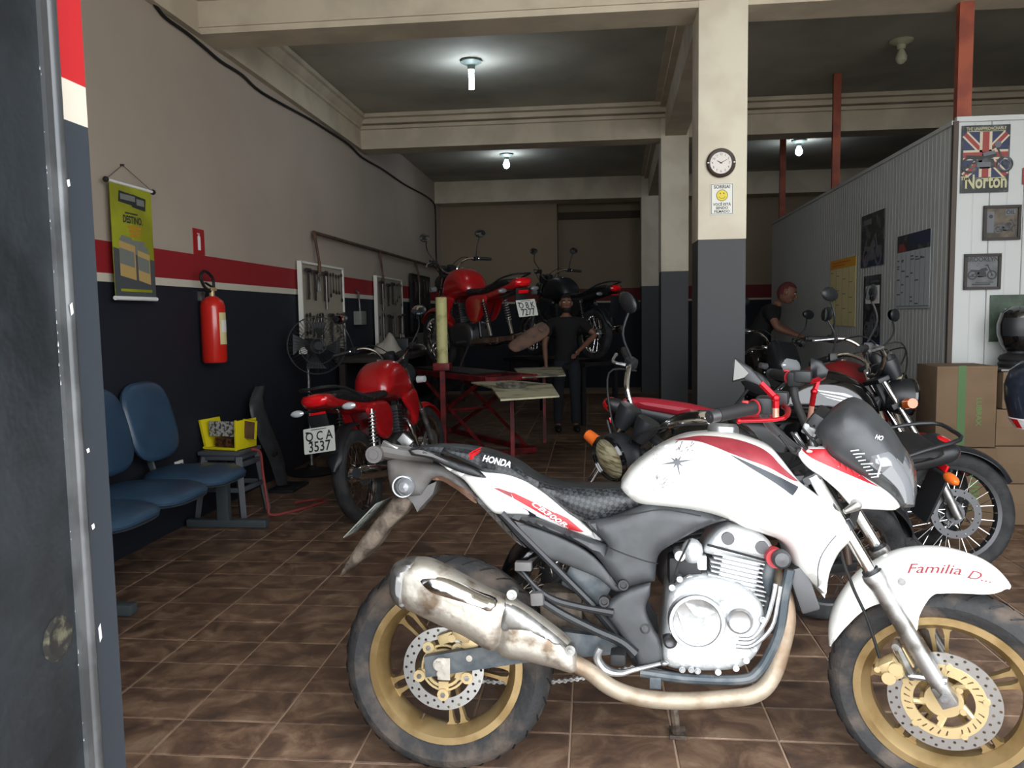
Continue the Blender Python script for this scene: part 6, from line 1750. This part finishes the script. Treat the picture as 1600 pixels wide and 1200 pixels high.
so_ = thing('wall_socket', 'white power outlet low on the left wall beside the bench', 'outlet', (WL, 4.72, .36))
obj('plate', G().box((.008, 0, 0), (.014, .09, .13), bev=.004), 'paper_white', so_)
for z in (-.03, .03): obj('socket', G().box((.016, 0, z), (.004, .05, .035), bev=.001), 'print_dark', so_)

stl = thing('stool', 'grey plastic step stool carrying the yellow charger', 'stool', (-2.41, 5.05, 0), R(-4))
obj('seat', G().box((0, 0, .435), (.30, .30, .03), bev=.012).box((0, 0, .405), (.27, .27, .03), bev=.006), 'grey_stool', stl)
for sx in (-1, 1):
    for sy in (-1, 1): obj('leg', G().tube([(.12 * sx, .12 * sy, .41), (.165 * sx, .165 * sy, 0)], [.030, .024], 4), 'grey_stool', stl)
for a in range(4):
    m_ = Matrix.Rotation(PI / 2 * a, 4, 'Z')
    g = G().box((.138, 0, .36), (.02, .25, .035), bev=.004).box((.152, 0, .20), (.02, .28, .03), bev=.004)
    obj('rail', g.xf(m_), 'grey_stool', stl)
ch = thing('battery_charger', 'opened yellow battery charger standing on the grey stool', 'charger', (-2.41, 5.05, .452), R(-14))
obj('bottom_plate', G().box((0, 0, .006), (.25, .20, .010)), 'yellow_plastic', ch)
obj('side_wall', G().box((-.14, 0, .10), (.008, .20, .19), R(-12), bev=.002), 'yellow_plastic', ch)
obj('side_wall', G().box((.135, 0, .10), (.010, .20, .19), R(2), bev=.002), 'yellow_plastic', ch)
g = G().box((-.13, -.095, .10), (.012, .012, .19), R(-12)).box((.13, -.098, .10), (.012, .012, .2), R(2)).box((0, -.10, .012), (.26, .012, .014)); obj('edge_trim', g, 'yellow_plastic', ch)
obj('meter_panel', G().box((-.01, -.06, .135), (.20, .01, .10), bev=.003), 'meter_face', ch)
obj('transformer', G().box((.0, .0, .045), (.14, .12, .06), bev=.006).cyl((0, -.065, .045), (0, .065, .045), .026), 'copper', ch)
obj('handle_flap', G().box((.185, -.02, .13), (.09, .008, .12), R(6), bev=.003), 'rust_plate', ch)
obj('flap_rim', G().box((.185, -.02, .19), (.10, .012, .010), R(6)).box((.228, -.02, .13), (.010, .012, .12), R(6)), 'yellow_plastic', ch)
obj('knob', G().cyl((.04, .02, .13), (.04, .005, .13), .014), 'black_matte', ch)
obj('charger_cable', G().tube([(-2.20, 4.90, .468), (-2.16, 4.95, .44), (-2.16, 4.98, .30), (-2.14, 4.99, .08), (-2.12, 5.0, .012), (-2.00, 5.15, .010), (-1.93, 5.30, .010), (-1.90, 5.42, .010), (-2.0, 5.45, .010), (-2.1, 5.35, .010)], .009, 7, smooth=6), 'rubber_hose', None,
    label='reddish charger cable looping down to the floor past the stool', cat='cable')

# ------------------------------------------------------------------ clock and sign on the near column
q = ([(0.8014,2.226),(0.8106,2.006)])
ck = thing('wall_clock', 'round brown wall clock on the near column', 'clock', (q[0][0], 5.19, q[0][1]))
obj('rim', G().lathe([(.066, .0), (.088, .0), (.090, .014), (.080, .028), (.068, .024), (.066, .012)], (0, 0, 0), (0, -1, 0), 40, closed=True), 'clock_brown', ck)
obj('face', G().lathe([(0, .014), (.068, .014), (.068, .0), (0, .0)], (0, 0, 0), (0, -1, 0), 40), 'clock_face', ck)
f = Flat((0, -.0145, 0), (1, 0, 0), (0, 0, 1))
g = G()
for h_ in range(1, 13):
    a = PI / 2 - h_ * PI / 6; f.text(g, str(h_), .052 * math.cos(a), .052 * math.sin(a), .019, .0012, .0)
obj('numerals', g, 'print_dark', ck, smooth=0)
for a, l_, w_ in ((R(150), .028, .0028), (R(28), .042, .002)):
    g = f.poly(G(), rot2([(-.008, -w_), (l_, -w_ * .6), (l_, w_ * .6), (-.008, w_)], a, (0, 0)), .0015, .003); obj('hand', g, 'black_matte', ck, smooth=0)
for s_ in (-1, 1): obj('rim_stud', G().box((.079 * s_, -.028, 0), (.012, .004, .006)), 'steel', ck)
sn = thing('camera_notice', 'small white smile-you-are-filmed notice below the clock', 'sign', (q[1][0], 5.19, q[1][1]))
f = Flat((0, 0, 0), (1, 0, 0), (0, 0, 1))
obj('sign_plate', f.slab(G(), -.070, -.098, .070, .098, 0, .003), 'paper_white', sn, smooth=0)
g = G()
for (a, b, c_, d_) in ((-.066, .090, .066, .093), (-.066, -.093, .066, -.090), (-.066, -.093, -.063, .093), (.063, -.093, .066, .093)): f.slab(g, a, b, c_, d_, .003, .0036)
f.text(g, 'SORRIA!', 0, .074, .029, .0035, .0008, sx=.95)
for k, (tx, sx) in enumerate((('VOCÊ ESTÁ', .92), ('SENDO', 1), ('FILMADO', .98))): f.text(g, tx, 0, -.034 - .022 * k, .023, .0035, .0006, sx=sx)
obj('sign_lettering', g, 'print_dark', sn, smooth=0)
obj('smiley', f.poly(G(), ring(0, .022, .034, 36), .003, .0045), 'smiley_yellow', sn, smooth=0)
g = f.poly(G(), ring(0, .022, .0355, 36), .003, .0047, [ring(0, .022, .0325, 36)])
for s_ in (-1, 1): f.poly(g, ring(.011 * s_, .034, .005, 12, rx=.0035), .0045, .0052)
f.poly(g, [(.021 * math.cos(a), .022 + .021 * math.sin(a)) for a in np.linspace(R(200), R(340), 14)] + [(.0185 * math.cos(a), .022 + .0185 * math.sin(a)) for a in np.linspace(R(340), R(200), 14)], .0045, .0052)
obj('smiley_line', g, 'print_dark', sn, smooth=0)

# ------------------------------------------------------------------ posters
def poster(name, label, flat, x0, y0, x1, y1, mat, frame_=None, cat='poster'):
    t = thing(name, label, cat, flat.p((x0 + x1) / 2, (y0 + y1) / 2, 0))
    w_, h_ = x1 - x0, y1 - y0
    f = Flat((0, 0, 0), flat.r, flat.u)
    obj('sheet', f.slab(G(), -w_ / 2, -h_ / 2, w_ / 2, h_ / 2, .0, .003), mat, t, smooth=0)
    if frame_:
        b = .014; g = G()
        for (a, b_, c_, d_) in ((-w_ / 2 - b, h_ / 2 - .003, w_ / 2 + b, h_ / 2 + b), (-w_ / 2 - b, -h_ / 2 - b, w_ / 2 + b, -h_ / 2 + .003), (-w_ / 2 - b, -h_ / 2, -w_ / 2 + .003, h_ / 2), (w_ / 2 - .003, -h_ / 2, w_ / 2 + b, h_ / 2)): f.slab(g, a, b_, c_, d_, 0, .014)
        obj('frame', g, frame_, t, smooth=0)
    def pp(mat_, nm, fn): g = G(); fn(g, f, w_, h_); return obj(nm, g, mat_, t, smooth=0)
    return t, f, w_, h_, pp
def bikeprint(g, f, cx, cy, s, t0=.004, flip=1, wheels=True):
    X_ = lambda pts: [(cx + x * s * flip, cy + y * s) for x, y in pts][::flip]
    for wx in (-.34, .34):
        f.poly(g, ring(cx + wx * s * flip, cy - .12 * s, .17 * s, 20), t0, t0 + .0012, [ring(cx + wx * s * flip, cy - .12 * s, .125 * s, 20)])
        f.poly(g, ring(cx + wx * s * flip, cy - .12 * s, .04 * s, 10), t0, t0 + .0012)
    for pts in ([(-.42, .08), (-.1, .06), (-.02, .12), (.14, .15), (.2, .06), (.08, .0), (-.15, -.02), (-.4, .02)], [(-.18, -.02), (.12, .0), (.16, -.18), (-.14, -.2)],
                [(.16, .24), (.2, .24), (.37, -.12), (.33, -.12)], [(.10, .24), (.2, .27), (.2, .22), (.1, .21)], [(-.45, -.14), (.05, -.17), (.05, -.2), (-.45, -.18)], [(-.38, -.12), (-.36, -.09), (-.1, -.02), (-.1, -.08)]):
        f.poly(g, X_(pts), t0, t0 + .0014)
FP = Flat((0, PY0 - .0, 0), (1, 0, 0), (0, 0, 1))
PF = PY0 - .001
FP = Flat((0, PF, 0), (1, 0, 0), (0, 0, 1))
q = [(2.275,2.012),(2.558,2.421),(2.42,1.722),(2.631,1.927),(2.316,1.419),(2.525,1.633),(2.475,1.088),(2.719,1.38)]
t, f, w_, h_, pp = poster('motorcycle_poster', 'tall vintage poster of a motorcycle over a red white and blue flag', FP, q[0][0], q[0][1], q[1][0], q[1][1], 'poster_dark')
pp('poster_blue', 'flag_field', lambda g, f, w, h: f.slab(g, -w / 2 + .01, -h * .27, w / 2 - .01, h * .40, .003, .0035))
def cross(g, f, w, h, k):
    y0_, y1_ = -h * .27, h * .40; cy_ = h * .06
    for (a, b) in (((-w / 2 + .01, y0_), (w / 2 - .01, y1_)), ((-w / 2 + .01, y1_), (w / 2 - .01, y0_))):
        dx, dy = b[0] - a[0], b[1] - a[1]; L_ = math.hypot(dx, dy); nx, ny = -dy / L_ * .022 * k, dx / L_ * .022 * k
        q = [(a[0] * .93 + nx, a[1] * .93 + ny), (b[0] * .93 + nx, b[1] * .93 + ny), (b[0] * .93 - nx, b[1] * .93 - ny), (a[0] * .93 - nx, a[1] * .93 - ny)]
        f.poly(g, q, .0036 + .0004 * (1 - k), .0042 + .0004 * (1 - k))
    f.slab(g, -.036 * k, y0_, .036 * k, y1_, .0044 + .001 * (1 - k), .0048 + .001 * (1 - k)); f.slab(g, -w / 2 + .01, cy_ - .03 * k, w / 2 - .01, cy_ + .03 * k, .0044 + .001 * (1 - k), .0048 + .001 * (1 - k))
pp('poster_cream', 'flag_white', lambda g, f, w, h: cross(g, f, w, h, 1)); pp('poster_red', 'flag_red', lambda g, f, w, h: cross(g, f, w, h, .55))
pp('poster_dark', 'printed_motorcycle', lambda g, f, w, h: bikeprint(g, f, .01, .0, .30, .0062))
pp('decal_grey', 'printed_chrome', lambda g, f, w, h: (f.poly(g, ring(.115, -.04, .036, 20), .0075, .008, [ring(.115, -.04, .030, 20)]), f.poly(g, [(-.02, .035), (.05, .05), (.06, .03), (-.01, .015)], .0078, .0084), f.slab(g, -.05, -.05, .03, -.02, .0078, .0084), f.poly(g, ring(.07, .085, .02, 14), .0078, .0084)))
pp('lettering_cream', 'poster_lettering', lambda g, f, w, h: (f.text(g, 'Norton', .005, -h * .345, .115, .0085, .003, sx=.70), f.text(g, 'The', -.12, -h * .285, .03, .0085, .001), f.text(g, 'THE UNAPPROACHABLE', 0, h * .445, .027, .005, .0003, sx=.78),
                                                             f.poly(g, [(-.02, -h * .285), (.12, -h * .275), (.12, -h * .287), (-.02, -h * .297)], .004, .005), f.slab(g, -w * .40, h * .405, w * .40, h * .412, .004, .005)))
t, f, w_, h_, pp = poster('garage_picture', 'framed brown picture of a motorcycle beside a fuel pump', FP, q[2][0] + .01, q[2][1] + .01, q[3][0] - .01, q[3][1] - .01, 'poster_brown', 'wood_frame', 'picture')
pp('poster_dark', 'printed_motorcycle', lambda g, f, w, h: bikeprint(g, f, .03, -.02, .15))
pp('decal_grey', 'printed_pump', lambda g, f, w, h: (f.slab(g, -.085, -.06, -.045, .07, .0036, .0042), f.slab(g, .02, .045, .08, .08, .0036, .0042)))
pp('print_dark', 'picture_lettering', lambda g, f, w, h: (f.text(g, 'OIL', .05, .062, .035, .005, .001), f.poly(g, ring(-.065, .04, .012, 12), .0042, .005)))
t, f, w_, h_, pp = poster('slate_picture', 'framed grey picture lettered Brooklyn with a motorcycle', FP, q[4][0] + .01, q[4][1] + .01, q[5][0] - .01, q[5][1] - .01, 'poster_slate', 'wood_frame', 'picture')
pp('print_dark', 'printed_motorcycle', lambda g, f, w, h: bikeprint(g, f, .0, -.0, .17))
pp('print_dark', 'picture_lettering', lambda g, f, w, h: (f.text(g, 'BROOKLYN', 0, .075, .038, .004, .001, sx=.95), f.slab(g, -.06, -.082, .05, -.074, .003, .004), f.slab(g, -.04, -.068, .07, -.064, .003, .004)))
t, f, w_, h_, pp = poster('countryside_poster', 'green edged poster of a black motorcycle in a field', FP, q[6][0], q[6][1], q[7][0] + .25, q[7][1], 'poster_green')
pp('poster_dark', 'printed_motorcycle', lambda g, f, w, h: bikeprint(g, f, .04, -.01, .40))
pp('poster_paper', 'printed_wheel', lambda g, f, w, h: (f.poly(g, ring(.04 - .34 * .40, -.01 - .12 * .40, .05, 20), .0045, .0052, [ring(.04 - .34 * .40, -.01 - .12 * .40, .042, 20)]), f.slab(g, -.16, .055, .0, .059, .003, .0036)))
qq = [(2.638,2.055),(2.66,2.155)]
t, f, w_, h_, pp = poster('red_poster', 'red poster cut off by the right edge beside the vintage poster', FP, qq[0][0], qq[0][1], qq[0][0] + .25, qq[1][1], 'poster_red')
# posters on the long side of the partition (frame tilted with the wall)
tn = (PX1 - PX0) / (PY1 - PY0); al = math.atan2(PX1 - PX0, PY1 - PY0)
SPF = Flat((PX0 - .011, PY0, 0), (-math.sin(al), -math.cos(al), 0), (0, 0, 1))
def sp(pxlist): return pxlist
q = [(6.501,2.079),(7.072,2.068),(6.459,1.651),(7.029,1.649),(6.549,1.578),(6.977,1.578),(6.551,0.9776),(6.955,1.002),(5.588,1.831),(6.202,1.831),(5.581,1.306),(6.179,1.306),(7.2,1.768),(8.005,1.802),(7.161,1.159),(7.968,1.209)]
def side(i, j): a, b = q[i], q[j]; return (-(a[0] - PY0) / math.cos(al), min(a[1], b[1])), (-(b[0] - PY0) / math.cos(al), max(a[1], b[1]))
def sbox(i0, i1, i2): # right top, left top, right bottom
    x1 = -(q[i0][0] - PY0); x0 = -(q[i1][0] - PY0); return x0, q[i2][1], x1, q[i0][1]
t, f, w_, h_, pp = poster('sport_poster', 'dark motorcycle poster above a smaller one on the partition side', SPF, *sbox(0, 1, 2), 'poster_dark')
pp('poster_blue', 'footer_band', lambda g, f, w, h: f.slab(g, -w / 2, -h / 2, w / 2, -h * .36, .003, .004))
pp('poster_red', 'red_line', lambda g, f, w, h: f.slab(g, -w / 2, -h * .33, w / 2, -h * .315, .003, .004))
pp('decal_grey', 'printed_shape', lambda g, f, w, h: (bikeprint(g, f, 0, -.08, w * .8), f.slab(g, -w * .4, h * .3, -w * .05, h * .40, .003, .004), f.slab(g, w * .2, -h * .30, w * .36, -h * .14, .004, .005), f.poly(g, ring(-w * .3, -h * .43, .03, 12), .004, .005)))
t, f, w_, h_, pp = poster('calendar_strip', 'narrow dark poster with a blank white calendar block', SPF, *sbox(4, 5, 6), 'poster_dark')
pp('paper_white', 'calendar_block', lambda g, f, w, h: f.slab(g, -w * .36, h * .12, w * .42, h * .36, .003, .005))
pp('poster_blue', 'footer_band', lambda g, f, w, h: f.slab(g, -w / 2, -h / 2, w / 2, -h * .36, .003, .004))
pp('decal_grey', 'printed_shape', lambda g, f, w, h: (f.text(g, '75', -w * .28, h * .42, .11, .005, .002), f.slab(g, -w * .1, h * .40, w * .4, h * .43, .003, .004), bikeprint(g, f, 0, -.10, w * .8)))
t, f, w_, h_, pp = poster('wall_calendar', 'large wall calendar with a dark photo header nearest the partition corner', SPF, *sbox(8, 9, 10), 'poster_paper', None, 'calendar')
pp('poster_dark', 'header_photo', lambda g, f, w, h: f.slab(g, -w / 2, h * .27, w / 2, h / 2, .003, .004))
pp('poster_blue', 'header_sky', lambda g, f, w, h: f.slab(g, -w * .1, h * .33, w / 2, h / 2, .004, .0045))
pp('poster_red', 'red_tent', lambda g, f, w, h: f.poly(g, [(-w * .48, h * .28), (-w * .2, h * .28), (-w * .28, h * .38), (-w * .42, h * .38)], .0045, .0052))
def cal(g, f, w, h, n=7):
    for k in range(1, n): f.slab(g, -w / 2 + w * k / n - .002, -h * .47, -w / 2 + w * k / n + .002, h * .25, .003, .0038)
    rr = random.Random(9)
    for k in range(22): x = -w / 2 + w * rr.randrange(n) / n; y = rr.uniform(-h * .45, h * .22); f.slab(g, x + .006, y, x + w / n * rr.uniform(.4, .9), y + .010, .003, .004)
    f.slab(g, -w / 2, -h * .475, w / 2, -h * .465, .003, .004)
pp('ink_line', 'calendar_grid', cal)
t, f, w_, h_, pp = poster('price_chart', 'cream chart with an amber header, farthest on the partition side', SPF, *sbox(12, 13, 14), 'paper_yellow', None, 'chart')
pp('paper_amber', 'header_band', lambda g, f, w, h: f.slab(g, -w / 2, h * .36, w / 2, h / 2, .003, .004))
pp('ink_orange', 'header_line', lambda g, f, w, h: (f.slab(g, -w * .4, h * .44, w * .3, h * .46, .004, .005), f.slab(g, -w * .4, h * .40, w * .1, h * .42, .004, .005)))
pp('ink_line', 'chart_line', lambda g, f, w, h: [f.slab(g, -w / 2 + w * k / 4 - .0015, -h / 2, -w / 2 + w * k / 4 + .0015, h * .35, .003, .0038) for k in (1, 2, 3)] + [f.slab(g, -w / 2 + w * (k % 4) / 4 + .01, h * .3 - h * .055 * k, -w / 2 + w * (k % 4) / 4 + .10, h * .3 - h * .055 * k + .006, .003, .004) for k in range(13)])

# ------------------------------------------------------------------ cartons on the right
def carton(x0, x1, z0, z1, y0, dep, label, txt=None, tape=None, rz=0, vert=True, hgt=.05):
    w_, h_ = x1 - x0, z1 - z0
    t = thing('cardboard_box', label, 'box', ((x0 + x1) / 2, y0 + dep / 2, z0), rz, 'cardboard boxes stacked by the partition')
    g = G().box((0, 0, h_ / 2 - .001), (w_, dep, h_ - .004), bev=.004)
    obj('carton', g, 'cardboard', t)
    f = Flat((0, -dep / 2 - .0005, h_ / 2), (1, 0, 0), (0, 0, 1))
    g = G(); f.slab(g, -w_ / 2 + .003, -.002, w_ / 2 - .003, .001, 0, .0006) if h_ < .3 else f.slab(g, -w_ / 2 + .003, h_ / 2 - .02, w_ / 2 - .003, h_ / 2 - .018, 0, .0006)
    obj('flap_seam', g, 'cardboard_dark', t, smooth=0)
    if tape is not None: obj('tape', f.slab(G(), tape, -h_ / 2, tape + .045, h_ / 2, 0, .001), 'tape_green', t, smooth=0)
    if txt:
        g = G()
        for (s_, x, y, sz, an) in txt: f.text(g, s_, x, y, sz, .0015, .001, ang=an)
        obj('carton_lettering', g, 'ink_green', t, smooth=0)
    return t
bq = [(2.029,0.4869),(2.368,0.9624),(2.141,0.0168),(2.381,0.4757),(2.391,0.4795),(2.387,0.701),(2.403,0.2524),(2.379,0.9284),(2.407,0.0196)]
bx = bq
carton(bx[2][0] - .06, bx[3][0], 0, bx[3][1] - .003, 4.95, .3, 'lower left cardboard box printed with a long green word', [('LUBRAX', .03, -.0, .08, R(90))], None)
f_ = None
carton(bx[0][0], bx[1][0], bx[3][1], bx[1][1], 4.95, .3, 'tall cardboard box with green tape on top of the left stack', [('LUBRAX', .07, -.03, .045, R(-90))], -.05)
zz = [0, bx[6][1], bx[5][1] - (bx[5][1] - bx[6][1]) * .5, bx[5][1], bx[7][1]]
zz = [0, ([(2.403,0.2524)])[0][1], ([(2.395,0.4795)])[0][1], ([(2.387,0.701)])[0][1], ([(2.38,0.9246)])[0][1]]
nm_ = ('bottom', 'second from bottom', 'third from bottom', 'topmost narrow')
for k in range(4):
    x0 = bx[1][0] + .012 + (.03 if k == 3 else 0)
    carton(x0, x0 + .42, zz[k] + .001, zz[k + 1], 4.97, .3, '%s cardboard box of the right stack beside the tall box' % nm_[k], [('LUB', .10 - .14 + .14, 0, .06, R(90))] if k < 3 else None)
g = G().box(((bx[1][0] + .04 + .22), 5.13, zz[4] + .008), (.46, .32, .012))
obj('shelf_board', g, 'steel', None, label='thin metal sheet lying on the right stack of boxes', cat='sheet')
q = [(2.535,0.9358),(2.525,1.225)]
bz = zz[4] + .0155
t = thing('display_helmet', 'black helmet standing on a round base above the right box stack', 'helmet', (bx[1][0] + .20, 5.13, bz))
obj('stand', G().lathe([(0, 0), (.10, 0), (.108, .02), (.10, .035), (.108, .05), (.095, .07), (.06, .085), (.055, .11), (0, .11)], n=24), 'black_matte', t)
obj('shell', G().lathe([(0, .10), (.07, .10), (.10, .14), (.118, .20), (.12, .26), (.10, .33), (.05, .365), (0, .37)], n=28), 'black_gloss', t)
obj('visor', G().lathe([(.119, .19), (.1235, .22), (.1235, .26), (.115, .30)], n=12, arc=(R(200), R(320))), 'black_plastic', t)

q = [(2.048,0.8767),(1.962,0.8772),(2.042,0.7296)]
t = thing('helmet', 'dark blue helmet with a red and white lower edge at the right edge', 'helmet', (q[0][0] + .07, 4.0, q[2][1]))
hz = (q[0][1] - q[2][1])
obj('shell', G().lathe([(0, -.0), (.10, .0), (.135, .05), (.155, .13), (.16, .20), (.14, .27), (.09, .315), (0, .33)], n=32), 'helmet_navy', t)
obj('edge_band', G().lathe([(.098, -.004), (.106, -.004), (.138, .045), (.132, .05)], n=32, closed=True), 'decal_white', t)
g = G()
for k in range(8): g.lathe([(.108, .0), (.139, .044)], (0, 0, 0), (0, 0, 1), 4, arc=(k * PI / 4, k * PI / 4 + .35)); 
g.v = [(x * 1.01, y * 1.01, z) for x, y, z in g.v]
obj('red_patch', g, 'lens_red', t)
obj('seam_line', G().lathe([(.161, .17), (.1615, .173), (.161, .176)], (0, 0, 0), (.25, 0, 1), 32), 'decal_grey', t)
t2 = thing('helmet_stand', 'round topped stand carrying the blue helmet at the right edge', 'stand', (q[0][0] + .16, 4.0, 0))
obj('top_disc', G().cyl((-.02, 0, q[2][1] - .03), (-.02, 0, q[2][1] - .006), .11, n=24), 'black_plastic', t2)
obj('pole', G().cyl((0, 0, .02), (0, 0, q[2][1] - .03), .02), 'steel', t2)
obj('base', G().cyl((0, 0, 0), (0, 0, .02), .12, n=24), 'black_plastic', t2)
